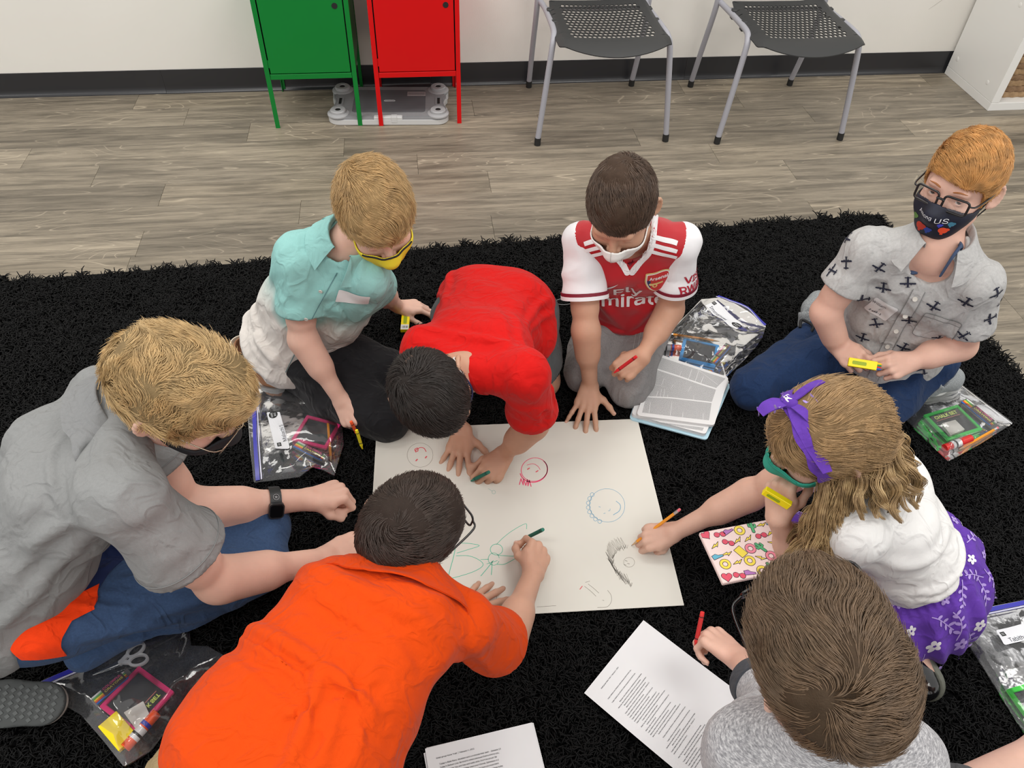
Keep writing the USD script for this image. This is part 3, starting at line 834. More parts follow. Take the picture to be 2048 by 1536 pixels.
HAIRLINE = (np.radians([0, 30, 48, 58, 68, 80, 88, 100, 112, 126, 140, 180]), np.array([0.053, 0.050, 0.042, 0.024, 0.000, -0.014, 0.006, 0.020, 0.004, -0.026, -0.042, -0.050]))
def hair(H, parent, color, seed=1, top=0.016, side=0.008, whorl=(0.0, -0.62, 0.78), swirl=0.5, comb=(0.2, 1.0, -0.2), comb_w=0.5, count=5200, length=0.040, width=0.00085, line=0.0, fuzz=0.35, extra=(), rough=0.3, messy=0.35, rise=0.0035, capcol=0.42, tipcurl=0.0, lines=None, over=0.006):
    """A cap of hair with the hairline round it, and the strands that lie on it, combed away from the whorl."""
    rg = np.random.default_rng(seed)
    n = {'hi': ('hair_info', {}), 'wn': ('white_noise_texture', {'dimensions': '1D'}), 'g': ('geometry', {}), 'nz': ('noise_texture', {'scale': 55.0, 'detail': 2.0}),
         'r': ('rgb_ramp', {'ramp': [(0.25, tuple(c * 0.60 for c in color)), (0.55, tuple(color)), (0.85, tuple(min(1, c * 1.55) for c in color))]}),
         'ad': ('math', {'math_type': 'multiply_add', 'value2': 0.35}), 'p': ('principled_bsdf', {'roughness': rough + 0.12, 'specular_ior_level': 0.45})}
    mn = '/World/Looks/hair_%d' % seed
    usdkit.material(stage, mn, n, [('g.position', 'nz.vector'), ('hi.index', 'wn.w'), ('wn.value', 'ad.value1'), ('nz.fac', 'ad.value3'), ('ad.value', 'r.fac'), ('r.color', 'p.base_color')], surface='p.BSDF')
    base = mat('hair_base_%d' % seed, tuple(c * capcol for c in color), 0.75, 0.2, vary=0.14, vscale=120, bump=0.5, bscale=500)
    ha, hz = HAIRLINE if lines is None else lines
    def region(P):
        q = H.loc(P)
        a = np.abs(np.arctan2(q[..., 0], q[..., 1]))
        return (np.interp(a, ha, hz) + line - q[..., 2]) * 0.8 * H.s
    cap = G([H.el((0, -0.008, 0.030), (0.071 + side, 0.090 + side * 1.05, 0.074 + top), 0.02)] + [x for x in extra], k=0.01)
    cap.add(FN(region, H.c, 1e3, k=0.010), 'i')
    def disp(P):
        return 0.0028 * fnoise(P, 26) + 0.0016 * fnoise(P, 60)
    m = surface(cap, 0.0038, disp, amp=0.004)
    hp = part(parent, 'hair', _rel(m, parent), base, smooth=True)
    pts, fi = trimesh.sample.sample_surface(m, count, seed=seed)
    L = H.loc(pts)
    keep = L[:, 2] > np.interp(np.abs(np.arctan2(L[:, 0], L[:, 1])), ha, hz) + line - 0.004
    pts = pts[keep]
    N = len(pts); k = 7
    W = H.w(np.asarray(whorl) * np.array([0.075, 0.095, 0.09]) + (0, -0.008, 0.03))
    e = 0.002
    def grad(P):
        g0 = np.stack([sdf(capg, P + e * a) - sdf(capg, P - e * a) for a in np.eye(3)], 1)
        return g0 / (np.linalg.norm(g0, axis=1, keepdims=True) + 1e-9)
    capg = G([H.el((0, -0.008, 0.030), (0.071 + side, 0.090 + side * 1.05, 0.074 + top), 0.02)] + [x for x in extra], k=0.01)
    P = pts.copy(); S = np.zeros((N, k, 3)); hgt = rg.uniform(-0.001, rise, N); lenv = length * rg.uniform(0.55, 1.15, N)
    cw = np.asarray(comb) @ H.M
    n0 = grad(P)
    S[:, 0] = P - n0 * 0.004
    tip = rg.uniform(0, 1, N) ** 2 * fuzz
    for i in range(1, k):
        nn = grad(P)
        away = P - W; away -= nn * np.einsum('ij,ij->i', away, nn)[:, None]; away /= np.linalg.norm(away, axis=1, keepdims=True) + 1e-4
        far = np.clip(np.linalg.norm(P - W, axis=1) / (0.075 * H.s), 0, 1)[:, None]
        away = away + swirl * np.cross(nn, away)
        d = (1 - comb_w * far ** 2) * away + comb_w * far ** 2 * cw
        d -= nn * np.einsum('ij,ij->i', d, nn)[:, None]; d /= np.linalg.norm(d, axis=1, keepdims=True) + 1e-6
        ang = messy * (fnoise(P, 14) * 1.5 + fnoise(P, 40) * 0.8) + rg.normal(0, 0.10, N) + tipcurl * i / k
        d = d * np.cos(ang)[:, None] + np.cross(nn, d) * np.sin(ang)[:, None]
        past = region(P) / H.s
        P = P + d * (lenv / (k - 1) * np.clip(1 - (past - over * 0.3) / over, 0.02, 1))[:, None]
        t = i / (k - 1)
        P = P - nn * (sdf(capg, P) - hgt * t - tip * lenv * t * t * 0.5)[:, None] * 0.9
        S[:, i] = P
    curves(hp, 'strands', _rel(S, parent), np.array([1.0, 1.1, 1.1, 1.05, 0.95, 0.75, 0.3]) * width, mn, kind='stuff')
    return hp

_base = {}
def _rel(m, parent):
    """World coordinates to the thing's own."""
    o = _base[parent]
    if isinstance(m, np.ndarray):
        return m - o
    m = m.copy(); m.vertices = np.asarray(m.vertices) - o
    return m

def mask(H, parent, M, edge=None, loopM=None, form=None, top=-0.006, bot=-0.104, droop=0.020, off=0.0045, loops=(-1, 1), yb=0.012, loopr=0.0015, sides=True):
    f = form or G([H.el((0, 0.024, -0.030), (0.0615, 0.068, 0.070), 0.03), H.rc((0, 0.088, -0.018), (0, 0.1035, -0.040), 0.010, 0.013, 0.04), H.rc((-0.010, 0.062, -0.083), (0.010, 0.062, -0.083), 0.022, k=0.04), H.el((0.033, 0.058, -0.038), (0.024, 0.022, 0.024), 0.02), H.el((-0.033, 0.058, -0.038), (0.024, 0.022, 0.024), 0.02)], k=0.03)
    def top_z(q):
        return top - droop * np.clip((np.abs(q[..., 0]) - 0.006) / 0.05, 0, 1.3) ** 1.0
    def reg(P):
        q = H.loc(P)
        d = np.maximum(q[..., 2] - top_z(q), bot - q[..., 2])
        d = np.maximum(d, (yb + 0.25 * np.clip(q[..., 2] + 0.075, -1, 0) * -1 - q[..., 1]))
        return d * H.s
    def shell(P):
        dd = sdf(f, P).reshape(P.shape[:-1]) - off
        return np.maximum(np.maximum(dd, -(dd + 0.0036)), reg(P))
    m = surface(G([FN(shell, H.w(0, 0.05, -0.05), 0.085 * H.s)]), 0.0021, amp=0.004)
    mk = part(parent, 'face_mask', _rel(m, parent), M, smooth=True)
    # hems along the top edge and the ear loops
    xs = np.linspace(-0.056, 0.056, 25)
    O = H.w(np.column_stack([xs, np.full(25, 0.22), top_z(np.column_stack([xs, xs, xs])) - 0.001]))
    P, ok = project(f, O, -H.F, lift=off, tmax=0.3)
    ok &= (H.loc(P)[:, 1] > yb)
    if edge is not None and ok.sum() > 4:
        part(mk, 'binding', _rel(tube(P[ok], 0.0022, 6), parent), edge, smooth=60)
    for sx in loops:
        a, b = H.w(sx * 0.0605, yb + 0.008, top - droop - 0.006), H.w(sx * 0.0565, yb + 0.010, -0.068)
        a = project(f, (a + sx * H.X * 0.05)[None], -sx * H.X, lift=off)[0][0]; b = project(f, (b + sx * H.X * 0.05)[None], -sx * H.X, lift=off)[0][0]
        pts = [a, H.w(sx * 0.0745, 0.004, 0.006), H.w(sx * 0.0765, -0.010, 0.0215), H.w(sx * 0.0765, -0.026, 0.012), H.w(sx * 0.0735, -0.028, -0.010), H.w(sx * 0.071, -0.018, -0.032), b]
        part(mk, 'ear_loop', _rel(tube(catmull(pts, 6), loopr, 6), parent), loopM or M, smooth=60)
    return mk, Skin3(m)

# ------------------------------------------------------------------ hands
def hand(wrist, fdir, back, side, pose='flat', s=1.0):
    """A palm, four fingers with three bones each, and a thumb from the side of the palm. side: 'R' or 'L'. Returns a blended group."""
    F = unit(fdir); N = np.asarray(back, float); N = unit(N - F * (N @ F)); T = np.cross(N, F) if side == 'R' else np.cross(F, N)
    w = np.asarray(wrist, float)
    def L(t, f, n=0.0):
        return w + s * (t * T + f * F + n * N)
    poses = {  # per finger: (curl at knuckle, middle, tip, spread)
        'flat': [(8, 6, 4, 13), (8, 8, 5, 3), (10, 10, 6, -6), (12, 12, 8, -17)],
        'spread': [(4, 10, 8, 16), (4, 10, 8, 4), (6, 12, 8, -8), (8, 14, 8, -22)],
        'relaxed': [(24, 24, 14, 5), (28, 30, 16, 1), (32, 34, 18, -2), (36, 36, 18, -6)],
        'fist': [(66, 92, 55, 3), (70, 96, 58, 1), (74, 96, 58, -1), (76, 94, 56, -4)],
        'grip': [(48, 62, 28, 4), (56, 72, 36, 1), (66, 84, 48, -2), (72, 88, 52, -5)],
        'pinch': [(52, 44, 22, 3), (58, 52, 28, 0), (66, 62, 34, -2), (72, 68, 38, -5)],
    }
    fing = poses[pose]
    base = [(0.0235, 0.071, 0.001), (0.0065, 0.0755, 0.003), (-0.0105, 0.072, 0.002), (-0.0260, 0.064, -0.001)]
    lens = [(0.033, 0.020, 0.0165), (0.0365, 0.023, 0.0175), (0.034, 0.0215, 0.017), (0.0265, 0.0165, 0.0155)]
    rad = [(0.0084, 0.0074, 0.0065, 0.0056), (0.0086, 0.0076, 0.0067, 0.0058), (0.0082, 0.0073, 0.0064, 0.0055), (0.0074, 0.0065, 0.0057, 0.0049)]
    g = G(k=0.012 * s)
    for t, f, n in base:
        g.add(RC(L(t * 0.52, 0.004, 0.0), L(t, f - 0.006, n - 0.001), 0.0125 * s, 0.0095 * s, 0.010 * s))
    g.add(RC(L(0.012, 0.018, -0.006), L(0.027, 0.044, -0.005), 0.0125 * s, 0.010 * s, 0.012 * s))
    g.add(EL(L(-0.012, 0.030, -0.005), (0.012 * s, 0.026 * s, 0.010 * s), np.stack([T, F, N]), 0.012 * s))
    tips = []
    for (t, f, n), ls, rs, (c1, c2, c3, sp) in zip(base, lens, rad, fing):
        D = unit(F * math.cos(math.radians(sp)) + T * math.sin(math.radians(sp)))
        p = L(t, f, n); a = 0.0
        fg = G(k=0.0045 * s)
        for l, r0, r1, c in zip(ls, rs[:-1], rs[1:], (c1, c2, c3)):
            a += math.radians(c)
            q = p + s * l * (math.cos(a) * D - math.sin(a) * N)
            fg.add(RC(p, q, r0 * s, r1 * s, 0.0035 * s)); p = q
        fg.add(RC(L(t, f - 0.012, n - 0.001), L(t, f, n), 0.0088 * s, rs[0] * s, 0.004 * s))
        tips.append((p, math.cos(a) * D - math.sin(a) * N, math.sin(a) * D + math.cos(a) * N))
        g.add(fg)
    th = {'flat': [(0.84, 0.50, -0.12), (0.62, 0.76, -0.15), (0.50, 0.85, -0.15)], 'spread': [(0.90, 0.40, -0.15), (0.78, 0.60, -0.15), (0.70, 0.70, -0.15)], 'relaxed': [(0.60, 0.60, -0.5), (0.35, 0.85, -0.4), (0.2, 0.95, -0.25)],
          'fist': [(0.52, 0.55, -0.62), (-0.05, 0.75, -0.65), (-0.72, 0.45, -0.52)], 'grip': [(0.52, 0.60, -0.60), (0.16, 0.86, -0.48), (-0.12, 0.93, -0.35)], 'pinch': [(0.50, 0.60, -0.62), (0.20, 0.80, -0.56), (0.02, 0.86, -0.50)]}[pose]
    p = L(0.016, 0.020, -0.006)
    tg = G(k=0.009 * s)
    for v, l, r0, r1 in zip(th, (0.031, 0.027, 0.0215), (0.0125, 0.0092, 0.0080), (0.0094, 0.0080, 0.0060)):
        d = unit(v[0] * T + v[1] * F + v[2] * N)
        q = p + s * l * d
        tg.add(RC(p, q, r0 * s, r1 * s, 0.006 * s)); p = q
    tn = unit(N * 0.55 + T * 0.8)
    tips.append((p, d, unit(tn - d * (tn @ d))))
    g.add(tg)
    return g, tips, (L, T, F, N)

def nails(tips, s=1.0, which=(0, 1, 2, 3, 4)):
    ms = []
    for i in which:
        p, d, n = tips[i]
        r = (0.0056, 0.0058, 0.0055, 0.0049, 0.0062)[i] * s
        c = p + n * (r * 0.72) - d * (0.001 * s)
        m = trimesh.creation.icosphere(2, 1.0)
        v = np.asarray(m.vertices) * (0.0042 * s * (r / 0.0056 / s), 0.0058 * s, 0.0021 * s)
        m.vertices = c + v[:, :1] * np.cross(d, n) + v[:, 1:2] * d + v[:, 2:3] * n
        ms.append(m)
    return ms

# ------------------------------------------------------------------ bodies and clothes
def torso(J, s, off=0.0, belly=0.0, k=0.036, depth=1.0, width=1.0):
    """The trunk as blended pairs of limbs lying side by side."""
    nk, pel = J['neck'], J['pel']
    Rc = unit(J['shR'] - J['shL']); Rp = unit(J['hipR'] - J['hipL']) if 'hipR' in J else Rc
    Rm = unit(Rc + Rp)
    ax = pel - nk
    C = J.get('chest', nk + ax * 0.33); Wt = J.get('waist', nk + ax * 0.68)
    out = []
    def bar(c, R, w, r, kk=k):
        w *= width
        out.append(RC(c - R * w * s, c + R * w * s, r * s * depth + off, None, kk))
    bar(C, Rc, 0.056, 0.074); bar(Wt, Rm, 0.052, 0.072 + belly); bar(pel, Rp, 0.060, 0.080)
    for sg in (-1, 1):
        out.append(RC(C + sg * Rc * 0.052 * s * width, Wt + sg * Rm * 0.046 * s * width, 0.074 * s * depth + off, (0.070 + belly) * s * depth + off, k))
        out.append(RC(Wt + sg * Rm * 0.046 * s * width, pel + sg * Rp * 0.052 * s * width, (0.070 + belly) * s * depth + off, 0.080 * s * depth + off, k))
    up = unit(-ax)
    out.append(RC(nk - up * 0.022 * s, C, 0.045 * s + off, 0.058 * s + off, k * 0.8))
    for sd in ('shR', 'shL'):
        sh = J[sd]
        out.append(RC(nk + (sh - nk) * 0.25 - up * 0.02 * s, sh, 0.040 * s + off, 0.035 * s + off, k * 0.8))
        out.append(RC(sh, C + (sh - C) * 0.35, 0.036 * s + off, 0.054 * s + off, k))
        out.append(RC(nk + up * 0.012 * s, nk + (sh - nk) * 0.55, 0.034 * s + off, 0.038 * s + off, k * 0.6))
    return out

def arm(sh, el, wr, s, off=0.0):
    f = unit(wr - el); u = unit(el - sh)
    return [RC(sh, el, 0.035 * s + off, 0.031 * s + off, 0.02), RC(sh + (el - sh) * 0.3, sh + (el - sh) * 0.75, 0.036 * s + off, 0.034 * s + off, 0.02),
            RC(el, wr, 0.031 * s + off, 0.0205 * s + off, 0.018), RC(el + f * 0.015 * s, el + f * 0.085 * s, 0.034 * s + off, 0.031 * s + off, 0.025)]

def leg(hip, kn, an, s, off=0.0):
    return [RC(hip, kn, 0.069 * s + off, 0.048 * s + off, 0.03), RC(kn, an, 0.045 * s + off, 0.030 * s + off, 0.025), RC(kn + (an - kn) * 0.12, kn + (an - kn) * 0.45, 0.045 * s + off, 0.043 * s + off, 0.03)]

def sleeve(sh, el, t, s, r0=0.058, r1=0.060, elw=None, t2=None, k=0.03, open_=0.020, bell=None):
    """A sleeve from the shoulder to part t of the way to the elbow (or, with t2, on to part t2 of the forearm), open at its end."""
    if t2 is None:
        e = sh + (el - sh) * t; d = unit(el - sh)
        items = [RC(sh, e + d * 0.02, r0 * s, r1 * s, 0.02)]
        rr = r1
    else:
        e = el + (elw - el) * t2; d = unit(elw - el)
        items = [RC(sh, el, r0 * s, r1 * s, 0.02), RC(el, e + d * 0.02, r1 * s, (bell or r1 * 0.8) * s, 0.02)]
        rr = bell or r1 * 0.8
    g = G(items, k=k)
    g.add(HS(e, d, 0.004), 'i')
    g.add(RC(e - d * open_, e + d * 0.05, (rr - 0.020) * s, (rr + 0.004) * s, 0.004), 's')
    return g, e, d

def folds(lines, base=None, g=None, axis=None):
    """Relief of cloth: noise plus long folds lying on the surface of g, each (a, b, width, height): ridges where height > 0.
    The folds are brought to the surface along rays from the trunk's (or limb's) axis."""
    pts, wid, amp = [], [], []
    for a, b, w, h in lines:
        n = max(8, int(np.linalg.norm(np.asarray(b) - a) / 0.0025))
        t = np.linspace(0, 1, n)[:, None]
        P = np.asarray(a) + (np.asarray(b) - a) * t
        P = P + 0.006 * np.stack([fnoise(P + 1.3 * k, 9) for k in range(3)], 1)
        if axis is not None:
            o, d = axis[0], axis[1] - axis[0]
            u = np.clip((P - o) @ d / (d @ d), 0, 1)[:, None]; q = o + u * d
            R = P - q; R /= np.linalg.norm(R, axis=1, keepdims=True) + 1e-9
            P, ok = project(g, q + R * 0.34, -R, lift=0.0, tmax=0.34, steps=18)
            P = ndimage.gaussian_filter1d(P, 2.0, axis=0, mode='nearest')
        pts.append(P); wid.append(np.full(n, w)); amp.append(h * np.sin(np.pi * np.clip(t[:, 0] * 0.94 + 0.03, 0, 1)) ** 0.6)
    pts, wid, amp = np.vstack(pts), np.concatenate(wid), np.concatenate(amp)
    tr = cKDTree(pts)
    def f(P):
        d = base(P) if base is not None else np.zeros(P.shape[:-1])
        r, i = tr.query(P.reshape(-1, 3), distance_upper_bound=0.045)
        i = np.minimum(i, len(pts) - 1); r = np.where(np.isfinite(r), r, 1.0)
        x = r / wid[i]
        # a ridge with a hollow beside it
        return d - (amp[i] * (np.exp(-x * x) - 0.40 * np.exp(-(x - 1.9) ** 2))).reshape(P.shape[:-1])
    return f
def crumple(amp=0.004, scale=16.0, axis=None, stretch=3.0, seed=0.0):
    """Wrinkles as ridged noise, drawn out along axis."""
    ax = None if axis is None else unit(axis)
    def f(P):
        Q = P + seed
        if ax is not None:
            Q = Q - ax * ((P @ ax) * (1 - 1 / stretch))[..., None]
        n = fnoise(Q, scale); m = fnoise(Q + 3.7, scale * 2.1)
        return amp * (np.sqrt(n * n + 0.012) * 1.7 - 0.6) + amp * 0.5 * (np.sqrt(m * m + 0.012) * 1.5 - 0.5) + 0.0015
    return f
def calm(f, rims):
    """Less relief at open rims: (point, axis) of each sleeve's end."""
    def g(P):
        d = f(P)
        for e, a in rims:
            w = np.clip((np.abs((P - e) @ a) - 0.018) / 0.03, 0.10, 1)
            d = d * np.where(((P - e) ** 2).sum(-1) < 0.11 ** 2, w, 1)
        return d
    return g

def person(name_label, base):
    t = thing('person', name_label, 'person', loc=base)
    _base[t] = np.asarray(base, float)
    return t

def body_mesh(t, M, g, fine, hfine=0.0024, hcoarse=0.009):
    """One continuous skin: fine cells in the given balls (head, arms, hands, bare legs), coarse ones where clothes cover it."""
    fc = np.array([c for c, r in fine]); fr = np.array([r for c, r in fine]); o_ = fc.mean(0); fc = fc - o_; f2 = (fc ** 2).sum(1)
    def inside(P):
        Q = np.asarray(P).reshape(-1, 3) - o_
        return (fr - np.sqrt(np.maximum((Q ** 2).sum(1)[:, None] - 2 * Q @ fc.T + f2, 0))).max(1).reshape(np.shape(P)[:-1])
    a = surface(g, hfine, only=lambda C, rad: inside(C) > -rad - 0.004, clip=lambda P: inside(P) + 0.003)
    b = surface(g, hcoarse, only=lambda C, rad: inside(C) < rad + 0.01, clip=lambda P: -inside(P))
    return part(t, 'body', _rel(join(a, b), t), M, smooth=True)

def capsule_balls(a, b, r, n=5):
    return [(a + (b - a) * i / (n - 1), r) for i in range(n)]

def collar(t, parent, M, nk, up, front, right, r=0.058, h=0.034, leaf=0.040, open_deg=38, g=None, disp=None, tilt=0.25, name='collar', point=0.016, spread=0.03, th=0.0022, stand=0.012):
    """A turned down shirt collar round the neck, open at the front."""
    up = unit(up); front = unit(front - up * (front @ up)); right = np.cross(front, up)
    A = np.radians(np.linspace(open_deg, 360 - open_deg, 49))
    rows = []
    for a in A:
        d = front * math.cos(a) + right * math.sin(a) * 1.0
        back = (1 - math.cos(a)) / 2
        e = max(0, 1 - min(a, 2 * math.pi - a) / math.radians(open_deg + 45))
        c = nk - up * (tilt * r * (1 - back) * 1.2)
        p0 = c + d * r * 0.95 + up * 0.0
        p1 = c + d * r * 1.00 + up * stand
        p2 = c + d * (r + 0.006) + up * (stand + 0.004)
        p3 = c + d * (r + 0.016 + spread * 0.4) - up * (leaf * 0.35)
        p4 = c + d * (r + 0.020 + spread) - up * (leaf * (0.75 + 0.25 * e) + point * e)
        if g is not None:
            for q in (0, 1):
                pass
        rows.append([p0, p1, p2, p3, p4])
    R = np.array(rows)
    if g is not None:
        for j in (3, 4):
            P = R[:, j]
            d = sdf(g, P, disp)
            gr = np.stack([sdf(g, P + 0.004 * a, disp) - sdf(g, P - 0.004 * a, disp) for a in np.eye(3)], 1); gr /= np.linalg.norm(gr, axis=1, keepdims=True) + 1e-9
            want = 0.0065 if j == 3 else 0.0045
            mv = ndimage.gaussian_filter1d(np.clip(want - d, -0.03, 0.04), 2.5)
            R[:, j] = P + gr * mv[:, None]
    # through-thickness
    Rt = np.stack([catmull(r_, 4) for r_ in R])
    n, k = Rt.shape[:2]
    du = np.gradient(Rt, axis=0); dv = np.gradient(Rt, axis=1)
    N = np.cross(du, dv); N /= np.linalg.norm(N, axis=2, keepdims=True) + 1e-12
    Vs = np.concatenate([(Rt + N * th / 2).reshape(-1, 3), (Rt - N * th / 2).reshape(-1, 3)])
    idx = np.arange(n * k).reshape(n, k); o = n * k
    f = []
    a, b, c, d = idx[:-1, :-1].ravel(), idx[1:, :-1].ravel(), idx[1:, 1:].ravel(), idx[:-1, 1:].ravel()
    f += [np.stack([a, b, c], 1), np.stack([a, c, d], 1), np.stack([a + o, c + o, b + o], 1), np.stack([a + o, d + o, c + o], 1)]
    edge = np.concatenate([idx[:, 0], idx[-1, 1:], idx[::-1, -1][1:], idx[0, ::-1][1:]])
    e0, e1 = edge[:-1], edge[1:]
    f += [np.stack([e0, e0 + o, e1 + o], 1), np.stack([e0, e1 + o, e1], 1)]
    m = trimesh.Trimesh(Vs, np.vstack(f), process=False); m.fix_normals()
    return part(parent, name, _rel(m, t), M, smooth=50), R

def shoe(t, heel, toe, up, upperM, soleM, s=1.0, name='shoe', sole_th=0.014):
    """A shoe from heel to toe; up points out of its opening."""
    heel, toe = np.asarray(heel, float), np.asarray(toe, float)
    F = unit(toe - heel); U = unit(np.asarray(up, float) - F * (np.asarray(up, float) @ F)); R = np.cross(F, U); Ln = np.linalg.norm(toe - heel)
    p = lambda f, r, u: heel + F * f * Ln + R * r * s + U * u * s
    sole = G([RC(p(0.10, 0, 0.004), p(0.45, 0, 0.004), 0.031 * s, 0.033 * s, 0.02), RC(p(0.45, 0, 0.004), p(0.80, 0.003, 0.006), 0.033 * s, 0.040 * s, 0.02), RC(p(0.8, 0.003, 0.006), p(0.90, 0.0, 0.01), 0.038 * s, 0.034 * s, 0.02)], k=0.01)
    so = G([sole], k=0.01); so.add(HS(p(0.5, 0, sole_th), U, 0.003), 'i'); so.add(HS(p(0.5, 0, -0.006), -U, 0.004), 'i')
    up_ = G([RC(p(0.10, 0, 0.030), p(0.12, 0, 0.060), 0.029 * s, 0.026 * s, 0.02), RC(p(0.10, 0, 0.02), p(0.5, 0, 0.03), 0.028 * s, 0.032 * s, 0.02), RC(p(0.42, 0, 0.045), p(0.82, 0.003, 0.014), 0.028 * s, 0.032 * s, 0.02), RC(p(0.8, 0.003, 0.014), p(0.92, 0, 0.014), 0.034 * s, 0.028 * s, 0.02)], k=0.01)
    up_.add(HS(p(0.5, 0, sole_th - 0.004), -U, 0.002), 'i')
    up_.add(RC(p(0.16, 0, 0.066), p(0.20, 0, 0.12), 0.021 * s, 0.026 * s, 0.006), 's')
    sh = part(t, name, _rel(surface(up_, 0.0035), t), upperM, smooth=True)
    part(sh, 'sole', _rel(surface(so, 0.0035), t), soleM, smooth=40)
    return sh, p

def want(n):
    return not ONLY or n in ONLY.split(',')
def JJ(**kw):
    return {k: (at(*v) if len(v) == 3 else np.asarray(v[0], float)) for k, v in kw.items()}

def camv(a, b, c):
    """A direction given as right, up and towards the viewer of the photograph."""
    return unit(a * _r + b * _u - c * _f)
def head_xf(c, X, F, size=1.0):
    F = unit(F); X = np.asarray(X, float); X = unit(X - F * (X @ F))
    return Head(c, F, np.cross(X, F), size)

def build_body(t, J, s, H, SK, hands, bare=(), open_eyes=False, legs='RL', nail=(0.80, 0.50, 0.42), tw=1.0):
    """hands: (side, point the fingers reach for, back of the hand, pose, size)."""
    hg = H.group(open_eyes)
    bg = G(k=0.02)
    bg.add(torso(J, s, -0.010, width=tw)); bg.add([RC(J['neck'], H.w(0, -0.014, -0.035), 0.043 * s, 0.041 * H.s, 0.03)])
    fine = [(H.c, 0.137 * H.s), (J['neck'], 0.075)]
    tips = {}
    done = set()
    for sd, to, back, pose, hs in hands:
        sh, el, wr = J['sh' + sd], J['el' + sd], J['wr' + sd]
        hg_, tp, fr = hand(wr, np.asarray(to) - wr, back, sd, pose, hs)
        tips[sd] = (tp, fr)
        bg.add([G(arm(sh, el, wr, s), k=0.03), hg_])
        d = unit(np.asarray(to) - wr)
        fine += capsule_balls(sh + (el - sh) * 0.35, el, 0.065 * s, 4) + capsule_balls(el, wr, 0.06 * s) + [(wr + d * 0.06 * hs, 0.115 * hs)]
        done.add(sd)
    bg.add(hg)
    for sd in legs:
        if 'kn' + sd in J:
            bg.add(G(leg(J['hip' + sd], J['kn' + sd], J['an' + sd], s, -0.004 if sd in bare else -0.014), k=0.03))
            if sd in bare:
                fine += capsule_balls(J['hip' + sd] * 0.5 + J['kn' + sd] * 0.5, J['kn' + sd], 0.085, 4) + capsule_balls(J['kn' + sd], J['an' + sd], 0.08)
    body_mesh(t, SK, bg, fine)
    nm = mat('fingernail_%d' % int(nail[0] * 100), nail, 0.3)
    ms = [m for sd in tips for m in nails(tips[sd][0], [h for h in hands if h[0] == sd][0][4])]
    if ms:
        part(t, 'fingernails', _rel(join(ms), t), nm, smooth=True, kind='stuff')
    return hg, tips

def shirt_sdf(J, s, off, sl, hem, neck_r=0.047, neck_drop=0.0, front=None, H=None, extra=(), belly=0.0, depth=1.04, width=1.0):
    """sl: per side (t, r0, r1) or (t, r0, r1, t2, bell). hem: (point, outward normal). Returns group and the sleeve ends."""
    g = G(torso(J, s, off, belly=belly, depth=depth, width=width), k=0.03)
    for x in extra:
        g.add(x)
    rims = []
    for sd, q in sl.items():
        if len(q) == 3:
            a, e, d = sleeve(J['sh' + sd], J['el' + sd], q[0], s, q[1], q[2])
        else:
            a, e, d = sleeve(J['sh' + sd], J['el' + sd], q[0], s, q[1], q[2], elw=J['wr' + sd], t2=q[3], bell=q[4])
        g.add(a); rims.append((e, d))
    if hem is not None:
        g.add(HS(hem[0], hem[1], 0.006), 'i')
    f = np.zeros(3) if front is None else np.asarray(front)
    top = H.w(0, -0.01, -0.02)
    g.hole = RC(J['neck'] + f * 0.022 - unit(top - J['neck']) * (0.018 + neck_drop), top + unit(top - J['neck']) * 0.1, neck_r * s, (neck_r + 0.01) * s, 0.008)
    g.add(g.hole, 's')
    return g, rims

def neck_band(t, parent, M, g, disp, c, width=0.017):
    """The ribbed band round the neck opening: the shirt's own surface near the hole, a little thicker."""
    def f(P):
        d = sdf(g, P, disp).reshape(P.shape[:-1])
        return np.maximum(np.maximum(d - 0.0022, -(d + 0.006)), g.hole.d(P) - width)
    part(parent, 'neck_band', _rel(surface(G([FN(f, c, 0.10)]), 0.0028, amp=0.003), t), M, smooth=True)

def trousers(J, s, off=0.010, shin=True, k=0.03, cut=None, legs='RL', scale=1.05):
    g = G(k=k)
    g.add(RC(J['hipR'], J['hipL'], 0.069 * s + off, None, 0.04)); g.add(RC(J['pel'], (J['hipR'] + J['hipL']) / 2, 0.080 * s + off, 0.080 * s + off, 0.04))
    for sd in legs:
        lg = leg(J['hip' + sd], J['kn' + sd], J['an' + sd], s * scale, off)
        q = G(lg if shin else lg[:1], k=0.03)
        if cut is not None and sd in cut:
            a, b = J['hip' + sd], J['kn' + sd]
            e = a + (b - a) * cut[sd]; d = unit(b - a)
            q = G([RC(a, e + d * 0.02, 0.071 * s + off, 0.060 * s + off, 0.03)], k=0.03)
            q.add(HS(e, d, 0.004), 'i')
            q.add(RC(e - d * 0.03, e + d * 0.05, 0.044 * s + off, 0.064 * s + off, 0.004), 's')
        g.add(q)
    return g

def stitched(t, parent, M, sk, pts, width, o, X, Y, D, name='seam', lift=0.0016):
    m = decal(sk, LineString(pts).buffer(width), o, X, Y, D, lift=lift)
    if m is not None:
        part(parent, name, _rel(m, t), M, smooth=True)
